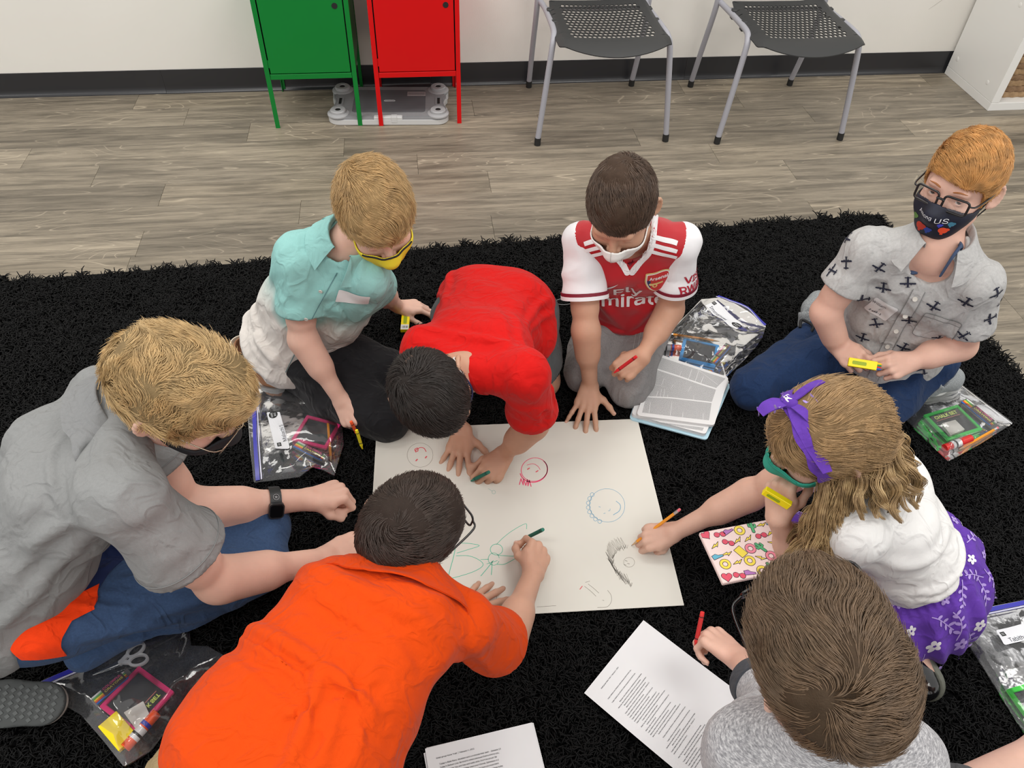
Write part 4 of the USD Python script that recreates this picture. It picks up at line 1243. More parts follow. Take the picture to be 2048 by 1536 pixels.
# ------------------------------------------------------------------ the boy with ginger hair and glasses
def ginger():
    J = JJ(head=(1922, 368, 0.70), neck=(1878, 492, 0.563), shR=(1738, 500, 0.510), shL=(1956, 566, 0.508), elR=(1650, 622, 0.33), wrR=(1674, 688, 0.235), elL=(1925, 690, 0.30), wrL=(1826, 722, 0.265),
           pel=(1779, 680, 0.17), hipR=(1722, 688, 0.125), hipL=(1845, 712, 0.125), knR=(1505, 778, 0.075), anR=(1625, 660, 0.065), knL=(1735, 838, 0.085), anL=(1850, 768, 0.055))
    s = 1.02
    t = person('ginger haired boy in glasses and a grey airplane print shirt sitting at right', (J['pel'][0], J['pel'][1], 0))
    SK = skin('fair', (0.70, 0.42, 0.33))
    H = Head(J['head'], (-0.80, -0.585, 0.02), (0.03, 0.05, 1.0), 1.0)
    hg = H.group(open_eyes=True)
    bg = G(k=0.02)
    bg.add(torso(J, s, -0.004)); bg.add([RC(J['neck'] + (0, 0, -0.03), H.w(0, -0.012, -0.04), 0.045, 0.041, 0.03)])
    hR, tR, _ = hand(J['wrR'], at(1722, 728, 0.24) - J['wrR'], (-0.55, -0.35, 0.75), 'R', 'pinch', 0.98)
    hL, tL, _ = hand(J['wrL'], at(1748, 742, 0.262) - J['wrL'], (0.25, -0.55, 0.8), 'L', 'grip', 0.98)
    bg.add([G(arm(J['shR'], J['elR'], J['wrR'], s), k=0.03), G(arm(J['shL'], J['elL'], J['wrL'], s), k=0.03), hR, hL, hg])
    bg.add([G(leg(J['hipR'], J['knR'], J['anR'], s, -0.008), k=0.03), G(leg(J['hipL'], J['knL'], J['anL'], s, -0.008), k=0.03)])
    fine = [(H.c, 0.135)] + capsule_balls(J['shR'], J['elR'], 0.07) + capsule_balls(J['elR'], J['wrR'], 0.06) + capsule_balls(J['shL'], J['elL'], 0.07) + capsule_balls(J['elL'], J['wrL'], 0.06) + [(J['wrR'] + (0.02, -0.03, 0), 0.12), (J['wrL'] + (-0.03, -0.03, 0), 0.12), (J['neck'], 0.07)]
    body_mesh(t, SK, bg, fine)
    nl = mat('fingernail', (0.80, 0.50, 0.42), 0.3)
    part(t, 'fingernails', _rel(join(nails(tR), nails(tL)), t), nl, smooth=True, kind='stuff')
    # eyes
    for sx in (-1, 1):
        e = trimesh.creation.icosphere(3, 0.0116); e.apply_translation(H.w(sx * 0.030, 0.0690, -0.0045))
        ep = part(t, 'eye', _rel(e, t), mat('eye_white', (0.75, 0.72, 0.70), 0.15), smooth=True)
        look = unit(EYE - H.c)
        for nm, r_, o_, c_ in (('iris', 0.0064, 0.0108, (0.06, 0.035, 0.02)), ('pupil', 0.0032, 0.0118, (0.003, 0.003, 0.003))):
            d = trimesh.creation.icosphere(2, 1.0); v = np.asarray(d.vertices) * (r_, r_, 0.0012)
            a = unit(np.cross(look, (0, 0, 1))); b = np.cross(look, a)
            d.vertices = H.w(sx * 0.030, 0.0690, -0.0045) + look * o_ * 0.98 + v[:, :1] * a + v[:, 1:2] * b + v[:, 2:3] * look
            part(ep, nm, _rel(d, t), mat('eye_' + nm, c_, 0.12), smooth=True)
        xs = np.linspace(0.014, 0.043, 9)
        O = H.w(np.column_stack([sx * xs, np.full(9, 0.2), 0.0185 + 0.004 * np.sin((xs - 0.014) / 0.029 * 2.4)]))
        P, ok = project(hg, O, -H.F, lift=0.0)
        part(t, 'eyebrow', _rel(tube(P, np.array([1, 2, 2.2, 2.2, 2, 1.8, 1.5, 1.1, 0.6]) * 0.0010, 6), t), mat('brow_ginger', (0.36, 0.14, 0.05), 0.8), smooth=True)
    # glasses
    gl = mat('glasses_black', (0.006, 0.006, 0.007), 0.25, 0.6)
    lens = '/World/Looks/lens'
    usdkit.material(stage, lens, {'t': ('transparent_bsdf', {'color': (0.97, 0.97, 0.97)}), 'g': ('glossy_bsdf', {'roughness': 0.02, 'color': (1, 1, 1)}), 'm': ('mix_closure', {'fac': 0.07})}, [('t.BSDF', 'm.closure1'), ('g.BSDF', 'm.closure2')], surface='m.closure')
    gy, gz = 0.1035, -0.0035
    gp = None
    for sx in (-1, 1):
        rp = np.array(rrect(0.052, 0.034, 0.008, sx * 0.0325, gz).exterior.coords)
        P = H.w(np.column_stack([rp[:, 0], gy - 0.55 * (np.abs(rp[:, 0]) ** 2) * 4, rp[:, 1]]))
        if gp is None:
            gp = part(t, 'glasses', _rel(tube(np.array([H.w(-0.009, gy + 0.001, 0.002), H.w(0, gy + 0.003, 0.0035), H.w(0.009, gy + 0.001, 0.002)]), 0.0026, 8), t), gl, smooth=40, label='black framed glasses on the nose')
        part(gp, 'rim', _rel(tube(P[:-1].tolist() + [P[0]], 0.0026, 8, cap=False), t), gl, smooth=60)
        ln = trimesh.creation.triangulate_polygon(rrect(0.052, 0.034, 0.008, sx * 0.0325, gz), engine='earcut')
        lv = H.w(np.column_stack([ln[0][:, 0], gy - 2.2 * ln[0][:, 0] ** 2, ln[0][:, 1]]))
        part(gp, 'lens', _rel(trimesh.Trimesh(lv, ln[1], process=False), t), lens, smooth=True)
        Q = catmull([H.w(sx * 0.057, gy - 0.007, 0.005), H.w(sx * 0.0695, gy - 0.018, 0.0055), H.w(sx * 0.0745, 0.03, 0.008), H.w(sx * 0.0755, -0.004, 0.012), H.w(sx * 0.0745, -0.022, 0.002), H.w(sx * 0.072, -0.030, -0.014)], 5)
        part(gp, 'temple', _rel(tube(Q, 0.0021, 6), t), gl, smooth=60)
    hair(H, t, (0.42, 0.215, 0.070), seed=21, top=0.024, side=0.006, whorl=(0.25, -0.75, 0.55), swirl=0.3, comb=(-0.75, 0.75, -0.05), comb_w=0.6, count=8000, length=0.050, messy=0.16, fuzz=0.18, rise=0.004, capcol=0.8,
         extra=[H.el((-0.010, 0.030, 0.062), (0.058, 0.060, 0.052), 0.03)], line=-0.004)
    MK = mat('mask_space', (0.006, 0.008, 0.022), 0.6, vary=0.4, vscale=60)
    mk, mf = mask(H, t, MK, loopM=mat('elastic_black', (0.01, 0.01, 0.012), 0.8), top=-0.011, droop=0.012)
    o = H.w(0, 0.25, 0)
    def stick(shape, color, nm, lift=0.0010, **k):
        m = decal(mf, shape, o, H.X * -1, H.U, -H.F, size=0.004, lift=lift)
        if m is not None:
            part(mk, nm, _rel(m, t), color, smooth=True, **k)
    WT = mat('print_white', (0.75, 0.75, 0.78), 0.7)
    stick(affinity.translate(affinity.rotate(text_shape('Among', 0.0085), 4, origin=(0, 0)), -0.034, -0.046), WT, 'printed_word')
    stick(affinity.translate(text_shape('US', 0.013), 0.010, -0.050), WT, 'printed_word')
    for (x, y, r, c) in ((-0.018, -0.078, 0.011, (0.45, 0.03, 0.01)), (0.000, -0.079, 0.008, (0.02, 0.05, 0.30)), (0.030, -0.070, 0.0085, (0.75, 0.07, 0.02)), (0.040, -0.050, 0.006, (0.05, 0.20, 0.30)), (-0.040, -0.065, 0.007, (0.10, 0.22, 0.05)), (0.022, -0.056, 0.0045, (0.05, 0.06, 0.5))):
        sh = shapely.union_all([Point(x, y).buffer(r, 6), sbox(x - r * 0.4, y - r * 1.5, x + r * 0.2, y), Point(x + r * 0.8, y + r * 0.4).buffer(r * 0.5, 5)])
        stick(sh, mat('mask_blot_%d' % int(abs(x) * 1000 + 10 * abs(y) * 1000), c, 0.7), 'printed_blot')
    # shirt
    SH = cloth('grey_airplane', srgb(178, 177, 176), vary=0.10, vscale=160, bump=0.3)
    sg = G(k=0.03)
    sg.add(torso(J, s, 0.012, depth=1.04))
    dn = np.array([0, 0, -1.0])
    sg.add(RC(J['pel'] + (0.0, 0, 0.02), J['pel'] + (-0.02, -0.02, -0.03), 0.125, 0.135, 0.05))
    slR, eR, dR = sleeve(J['shR'], J['elR'], 0.60, s, 0.050, 0.062)
    slL, eL, dL = sleeve(J['shL'], J['elL'], 0.66, s, 0.050, 0.063)
    sg.add([slR, slL])
    hem = J['pel'] + np.array([0, 0, -0.045])
    sg.add(HS(hem, (0, 0, -1), 0.004), 'i')
    front = unit(np.cross(unit(J['shL'] - J['shR']), (0, 0, 1)))
    front = front if front @ H.F > 0 else -front
    sg.add(RC(J['neck'] + front * 0.028 + (0, 0, -0.030), H.c, 0.047, 0.05, 0.008), 's')
    sg.add(RC(J['neck'] + front * 0.070 + (0, 0, -0.055), H.w(0, 0.05, -0.05) + front * 0.03, 0.026, 0.05, 0.01), 's')
    mid = (J['neck'] + J['pel']) / 2
    rt = unit(J['shR'] - J['shL'])
    dsp = folds([(J['shR'] + front * 0.06 - (0, 0, 0.05), mid - rt * 0.02 + front * 0.1, 0.012, 0.006), (J['shL'] + front * 0.06 - (0, 0, 0.06), J['pel'] + rt * 0.02 + front * 0.12, 0.014, 0.007), (J['pel'] + rt * 0.12 + front * 0.08, J['pel'] - rt * 0.12 + front * 0.10, 0.014, 0.008), (J['pel'] + rt * 0.10 + front * 0.08 + (0, 0, 0.06), J['pel'] - rt * 0.12 + front * 0.09 + (0, 0, 0.03), 0.012, -0.006)], crumple(0.0042, 17.0, axis=(0, 0, 1), stretch=2.4), sg, (J['neck'], J['pel']))
    dsp = calm(dsp, [(eR, dR), (eL, dL)])
    sm = surface(sg, 0.0046, dsp, amp=0.012); sk = Skin3(sm)
    shirt = part(t, 'shirt', _rel(sm, t), SH, smooth=True)
    DEN = cloth('collar_denim', srgb(70, 84, 112), vary=0.2, vscale=400)
    cup = unit(np.array([0, 0, 1.0]) + front * 0.18)
    collar(t, shirt, SH, J['neck'] + (0, 0, 0.034), cup, front, rt, r=0.058, open_deg=34, g=sg, disp=dsp, leaf=0.045, spread=0.026, point=0.020)
    for sg_ in (-1, 1):
        P0 = J['neck'] + front * 0.030 - rt * sg_ * 0.040 + (0, 0, 0.012); P1 = J['neck'] + front * 0.088 - rt * sg_ * 0.020 + (0, 0, -0.055)
        q = np.linspace(0, 0.66, 7)[:, None] * (P1 - P0) + P0
        q, ok = project(sg, q + front * 0.0 + (0, 0, 0.05), (front * -0.25 - np.array([0, 0, 1.0])), dsp, lift=0.003)
        part(shirt, 'collar_lining', _rel(tube(q, [0.007, 0.010, 0.011, 0.011, 0.011, 0.010, 0.008], 8, flat=0.35, up=front + (0, 0, 1)), t), DEN, smooth=True)
    # front: placket, buttons, pocket, tag and printed planes, laid on from in front
    fo = J['neck'] + front * 0.5 + np.array([0, 0, -0.05]); X = -rt; Y = np.array([0, 0, 1.0]); D = -front + np.array([0, 0, -0.35])
    fo = fo + np.array([0, 0, 0.35 * 0.40])
    def on(shape, M, nm, lift=0.0015, par=shirt, size=0.006, **k):
        m = decal(sk, shape, fo, X, Y, D, size=size, lift=lift)
        if m is not None:
            return part(par, nm, _rel(m, t), M, smooth=True, **k)
    on(sbox(-0.014, -0.34, 0.014, -0.03), SH, 'placket', 0.0028)
    for z in (-0.055, -0.115, -0.175, -0.235):
        q = fo + Y * z; q = (q + unit(D) * (sk.lookup(q[None], X, Y, unit(D))[0] - 0.004))[None]
        b = place(lathe([(0, 0.0002), (0.0058, 0.0002), (0.0062, 0.0012), (0.0055, 0.0024), (0.004, 0.002), (0, 0.0018)], 16), q[0], X, unit(np.cross(-D, X)), unit(-D))
        part(shirt, 'button', _rel(b, t), mat('button_shell', (0.60, 0.57, 0.52), 0.3), smooth=40)
    ST = mat('stitch_grey', srgb(120, 120, 120), 0.9)
    pk = rrect(0.085, 0.085, 0.006, 0.078, -0.125)
    on(pk, SH, 'pocket', 0.003)
    on(pk.exterior.buffer(0.0008), ST, 'pocket_seam', 0.0036)
    on(LineString([(0.036, -0.095), (0.12, -0.095)]).buffer(0.0008), ST, 'pocket_seam', 0.0036)
    for x in (-0.0135, 0.0135):
        on(LineString([(x, -0.34), (x, -0.03)]).buffer(0.0006), ST, 'placket_seam', 0.0034)
    tagp = affinity.rotate(rrect(0.062, 0.058, 0.006, -0.058, -0.120), -14)
    tg = on(tagp, mat('paper_tag', (0.78, 0.78, 0.78), 0.6), 'name_tag', 0.003)
    on(affinity.translate(affinity.rotate(text_shape('William', 0.008), -14, origin=(0, 0)), -0.086, -0.104), mat('ink_dark', (0.05, 0.05, 0.06), 0.7), 'tag_print', 0.0038)
    on(affinity.translate(affinity.rotate(text_shape('2 488-1', 0.006, True), -14, origin=(0, 0)), -0.084, -0.136), mat('ink_dark', (0.05, 0.05, 0.06), 0.7), 'tag_print', 0.0038)
    NV = mat('print_navy', (0.010, 0.012, 0.030), 0.8)
    plane = shapely.union_all([LineString([(-0.016, 0), (0.016, 0)]).buffer(0.0021), LineString([(0, -0.017), (0, 0.008)]).buffer(0.0022), LineString([(-0.006, -0.016), (0.006, -0.016)]).buffer(0.0014), LineString([(-0.004, 0.010), (0.004, 0.010)]).buffer(0.0007), Point(-0.007, 0.002).buffer(0.002), Point(0.007, 0.002).buffer(0.002)])
    for x, y, a in ((-0.105, 0.0, 160), (-0.075, -0.055, 195), (-0.05, -0.175, 215), (0.045, -0.060, 170), (0.10, -0.16, 10), (0.035, -0.22, 175), (-0.065, -0.235, 185), (0.085, -0.235, 5), (0.135, -0.115, 150), (-0.03, -0.02, 200), (-0.11, -0.10, 100), (0.10, -0.02, 175), (0.015, -0.13, 200), (0.11, -0.28, 30)):
        on(affinity.translate(affinity.rotate(plane, a, origin=(0, 0)), x, y), NV, 'printed_plane', 0.0042)
    for sh_, d_, e_ in ((J['shR'], dR, eR), (J['shL'], dL, eL)):
        for u, v, a in ((0.02, 0.0, 40), (-0.025, 0.035, 200), (0.0, -0.045, 110)):
            o_ = (sh_ + e_) / 2 + (0.2 if sh_ is J['shL'] else -0.2) * -rt + np.array([0, 0, 0.10]) + front * 0.12
            ob = ((sh_ + e_) / 2 + (sh_ - e_) * 0.2) - o_
            U = unit(np.cross(ob, (0, 0, 1))); V = np.cross(U, unit(ob))
            m = decal(sk, affinity.translate(affinity.rotate(plane, a, origin=(0, 0)), u, v), o_, U, V, ob, lift=0.002)
            if m is not None:
                part(shirt, 'printed_plane', _rel(m, t), NV, smooth=True)
    # jeans, shoes
    JN = cloth('dark_jeans', srgb(30, 50, 84), vary=0.16, vscale=260, bump=0.4, bscale=1200)
    pg = G(k=0.03)
    pg.add(RC(J['hipR'], J['hipL'], 0.095, None, 0.04)); pg.add(RC(J['pel'] + (0, 0, -0.02), J['pel'] + (0.02, 0.02, -0.08), 0.10, 0.09, 0.04))
    for a, b, c in (('hipR', 'knR', 'anR'), ('hipL', 'knL', 'anL')):
        pg.add(G(leg(J[a], J[b], J[c], 1.10, 0.008), k=0.03))
    pg.add(HS((0, 0, 0.012), (0, 0, -1), 0.01), 'i')
    jd = folds([(J['hipR'] + (0, 0, 0.06), J['knR'] + (0.05, 0.02, 0.05), 0.010, 0.006), (J['hipL'] + (0, -0.03, 0.07), J['knL'] + (0.04, 0, 0.05), 0.010, 0.006), (J['hipR'] + (-0.06, -0.04, 0.07), J['hipL'] + (-0.1, -0.1, 0.06), 0.012, -0.006)], crumple(0.006, 13.0, axis=(0.5, 0.8, 0), stretch=1.5, seed=2.0), pg, (J['hipR'] * 0.5 + J['hipL'] * 0.5, J['knR'] * 0.5 + J['knL'] * 0.5))
    part(t, 'jeans', _rel(surface(pg, 0.0052, jd, amp=0.012), t), JN, smooth=True)
    MS = mat('shoe_mesh_grey', (0.28, 0.30, 0.31), 0.8, vary=0.5, vscale=380, bump=0.6, bscale=600)
    SO = mat('shoe_sole_white', (0.62, 0.62, 0.60), 0.6)
    sh1, _ = shoe(t, at(1618, 668, 0.05), at(1640, 600, 0.045), (-0.6, -0.2, 0.75), MS, SO, 0.95)
    part(sh1, 'heel_loop', _rel(tube(catmull([at(1600, 655, 0.10), at(1604, 640, 0.11), at(1626, 652, 0.11), at(1622, 664, 0.10)], 6), 0.0045, 8), t), mat('elastic_black', (0.01, 0.01, 0.012), 0.8), smooth=60)
    shoe(t, at(1838, 782, 0.05), at(1905, 755, 0.04), (0.3, -0.3, 0.8), MS, SO, 0.95)
    return J
if want('ginger'):
    ginger()
# ------------------------------------------------------------------ the boy in the teal to white shirt
UP = np.array([0, 0, 1.0])
LIGHT = (0.70, 0.43, 0.34)
def teal():
    J = JJ(head=(752, 424, 0.625), neck=(697, 480, 0.535), shR=(596, 512, 0.49), shL=(735, 556, 0.455), elR=(604, 675, 0.28), wrR=(682, 800, 0.125), elL=(758, 580, 0.25), wrL=(795, 613, 0.065), pel=(603, 662, 0.165), hipR=(565, 690, 0.135), hipL=(640, 680, 0.135), knR=(772, 842, 0.065), anR=(512, 722, 0.055), knL=(842, 785, 0.065), anL=(620, 660, 0.055))
    s = 1.0
    t = person('blond boy in a teal to white shirt with a yellow face mask, kneeling', (J['pel'][0], J['pel'][1], 0))
    H = head_xf(J['head'], camv(-0.93, -0.33, 0.15), camv(0.32, -0.93, 0.20), 1.03)
    hg, tips = build_body(t, J, s, H, skin('light', LIGHT), [('R', at(718, 862, 0.075), camv(-0.35, 0.15, 0.9), 'grip', 0.95), ('L', at(850, 613, 0.05), UP + camv(0, 0.3, 0.3), 'relaxed', 0.95)])
    hair(H, t, (0.35, 0.225, 0.10), seed=22, top=0.030, side=0.010, whorl=(0.1, -0.8, 0.55), swirl=0.4, comb=(-0.2, 1.0, 0.0), comb_w=0.5, count=7500, length=0.045, messy=0.5, fuzz=0.35, rise=0.006, capcol=0.75, extra=[H.el((0.0, 0.038, 0.062), (0.058, 0.058, 0.048), 0.03)], line=-0.006)
    YM = mat('mask_yellow', (0.72, 0.62, 0.03), 0.75, bump=0.2, bscale=700)
    BB = mat('elastic_black', (0.01, 0.01, 0.012), 0.8)
    mk, ms = mask(H, t, YM, edge=BB, loopM=BB, top=-0.010, droop=0.018, loopr=0.0028)
    for c in ([(-0.036, -0.034), (-0.040, -0.062), (-0.030, -0.083)],):
        m = decal(ms, LineString(catmull(c, 6)).buffer(0.0011), H.w(0, 0.25, 0), -H.X, H.U, -H.F + H.X * -0.9, size=0.004)
        if m is not None:
            part(mk, 'seam', _rel(m, t), BB, smooth=True)
    rt = unit(J['shR'] - J['shL']); ax = unit(J['neck'] - J['pel']); front = unit(np.cross(ax, rt)); front = front if front @ H.F > 0 else -front
    g, rims = shirt_sdf(J, s, 0.012, {'R': (0.66, 0.054, 0.062), 'L': (0.62, 0.052, 0.060)}, (J['pel'] - ax * 0.075 + front * 0.02, -ax + UP * -0.6), front=front, H=H, neck_r=0.041, neck_drop=-0.016, extra=[RC(J['pel'] + ax * 0.03, J['pel'] - ax * 0.05 + front * 0.05, 0.100, 0.113, 0.05)])
    mid = (J['neck'] + J['pel']) / 2
    ds = folds([(J['shR'] - ax * 0.08 + front * 0.05 - rt * 0.02, mid + front * 0.12 - rt * 0.05, 0.010, 0.008), (J['shR'] - ax * 0.10 + front * 0.05, mid + front * 0.12 - rt * 0.09 - ax * 0.03, 0.010, -0.007), (J['pel'] + rt * 0.13 + ax * 0.08, J['pel'] + front * 0.14 + ax * 0.02, 0.012, 0.008), (J['pel'] + rt * 0.13 + ax * 0.03, J['pel'] + front * 0.14 - ax * 0.03, 0.012, 0.008)], crumple(0.0042, 17.0, axis=ax, stretch=2.4, seed=1.0), g, (J['neck'], J['pel']))
    ds = calm(ds, rims)
    m = surface(g, 0.0046, ds, amp=0.012); sk = Skin3(m)
    v = np.asarray(m.vertices)
    h = (v - J['pel']) @ ax / (np.linalg.norm(J['neck'] - J['pel']))
    k = np.clip((h - 0.24 + 0.05 * fnoise(v, 12)) / 0.40, 0, 1); k = k * k * (3 - 2 * k)
    inarm = np.clip(1.25 - np.min([np.linalg.norm(v - (J['sh' + a] + (J['el' + a] - J['sh' + a]) * q), axis=1) for a in 'RL' for q in (0.2, 0.35, 0.5, 0.65)], axis=0) / 0.075, 0, 1)
    k = np.clip(np.maximum(k, inarm * 2.2), 0, 1)[:, None]
    col = k * np.array(srgb(142, 193, 189)) + (1 - k) * np.array(srgb(216, 210, 204))
    TE = cloth('ombre_teal', (1, 1, 1), tint=True, vary=0.03, bump=0.3)
    sp = part(t, 'shirt', _rel(m, t), TE, smooth=True, col=col)
    TC = cloth('teal_collar', srgb(142, 193, 189), vary=0.03, bump=0.3)
    collar(t, sp, TC, J['neck'] + ax * 0.034 + front * 0.010, ax + front * 0.30, front, rt, r=0.052, open_deg=22, g=g, disp=ds, leaf=0.045, spread=0.026, point=0.018)
    fo = J['neck'] + front * 0.4; X, Y, D = -rt, ax, -front
    def on(shape, M, nm, lift=0.0015):
        q = decal(sk, shape, fo, X, Y, D, lift=lift)
        if q is not None:
            part(sp, nm, _rel(q, t), M, smooth=True)
    ST = mat('stitch_teal', srgb(90, 130, 135), 0.9)
    on(LineString([(0.012, -0.04), (0.010, -0.2), (0.014, -0.42)]).buffer(0.0009), ST, 'placket_seam')
    on(affinity.rotate(rrect(0.075, 0.045, 0.004, 0.075, -0.10), 8), mat('paper_tag', (0.78, 0.78, 0.78), 0.6), 'name_tag', 0.003)
    for z in (-0.10, -0.17, -0.24, -0.31):
        q = fo + Y * z - X * 0.002; q = q + D * (sk.lookup(q[None], unit(X), unit(Y), unit(D))[0] - 0.003)
        b = place(lathe([(0, 0.0002), (0.0048, 0.0002), (0.0052, 0.0012), (0.0045, 0.0022), (0, 0.0016)], 14), q, X, np.cross(-D, X), -D)
        part(sp, 'button', _rel(b, t), mat('button_shell', (0.60, 0.57, 0.52), 0.3), smooth=40)
    BK = cloth('black_trousers', (0.012, 0.012, 0.014), vary=0.15, sheen=0.1)
    tg = trousers(J, s, 0.014)
    tg.add(HS((0, 0, 0.012), (0, 0, -1), 0.01), 'i')
    part(t, 'trousers', _rel(surface(tg, 0.0055, crumple(0.006, 12, axis=(0.7, -0.6, 0), stretch=1.5), amp=0.01), t), BK, smooth=True)
    BR = mat('shoe_brown_suede', (0.28, 0.13, 0.065), 0.85, vary=0.1, vscale=200); CR = mat('shoe_cream_band', (0.66, 0.60, 0.50), 0.7)
    hl, tw = at(486, 716, 0.030), at(566, 772, 0.030)
    sh, p = shoe(t, hl, tw, UP, BR, mat('shoe_sole_white', (0.62, 0.62, 0.60), 0.6), 1.0)
    bd = unit(hl - tw)
    A = np.radians(np.linspace(-80, 80, 17)); rtt = np.cross(unit(tw - hl), UP)
    band = np.array([p(0.10, 0, 0.062) + 0.0305 * (bd * math.cos(a) + rtt * math.sin(a)) for a in A])
    part(sh, 'heel_band', _rel(_ribbon(band, np.tile(UP, (17, 1)), 0.022, 0.003), t), CR, smooth=40)
    tm = text_shape('Polo', 0.011, True)
    v, f = trimesh.creation.triangulate_polygon(tm.geoms[0], engine='earcut') if False else (None, None)
    for gq in getattr(tm, 'geoms', [tm]):
        v, f = trimesh.creation.triangulate_polygon(gq, engine='earcut')
        a = (v[:, 0] - 0.016) / 0.033
        P = p(0.10, 0, 0.062) + 0.0336 * (bd * np.cos(a)[:, None] + rtt * -np.sin(a)[:, None]) + UP * (v[:, 1:2] - 0.005)
        part(sh, 'letter', _rel(trimesh.Trimesh(P, f, process=False), t), BB, smooth=False)
    return J

def _ribbon(P, N, w, th):
    """A strap along P: w across along N, th thick."""
    T = np.gradient(P, axis=0); T /= np.linalg.norm(T, axis=1, keepdims=True) + 1e-12
    N = N / np.linalg.norm(N, axis=1, keepdims=True); B = np.cross(T, N); B /= np.linalg.norm(B, axis=1, keepdims=True) + 1e-12
    w = np.broadcast_to(np.asarray(w, float), (len(P),))[:, None]
    R = np.stack([P - N * w / 2 - B * th / 2, P + N * w / 2 - B * th / 2, P + N * w / 2 + B * th / 2, P - N * w / 2 + B * th / 2], 1)
    n = len(P); idx = np.arange(n * 4).reshape(n, 4); nx = np.roll(idx, -1, 1)
    f = np.concatenate([np.stack([idx[:-1], nx[:-1], nx[1:]], -1).reshape(-1, 3), np.stack([idx[:-1], nx[1:], idx[1:]], -1).reshape(-1, 3), [[0, 2, 1], [0, 3, 2]], [[idx[-1][0], idx[-1][1], idx[-1][2]], [idx[-1][0], idx[-1][2], idx[-1][3]]]])
    m = trimesh.Trimesh(R.reshape(-1, 3), f, process=False); m.fix_normals()
    return m

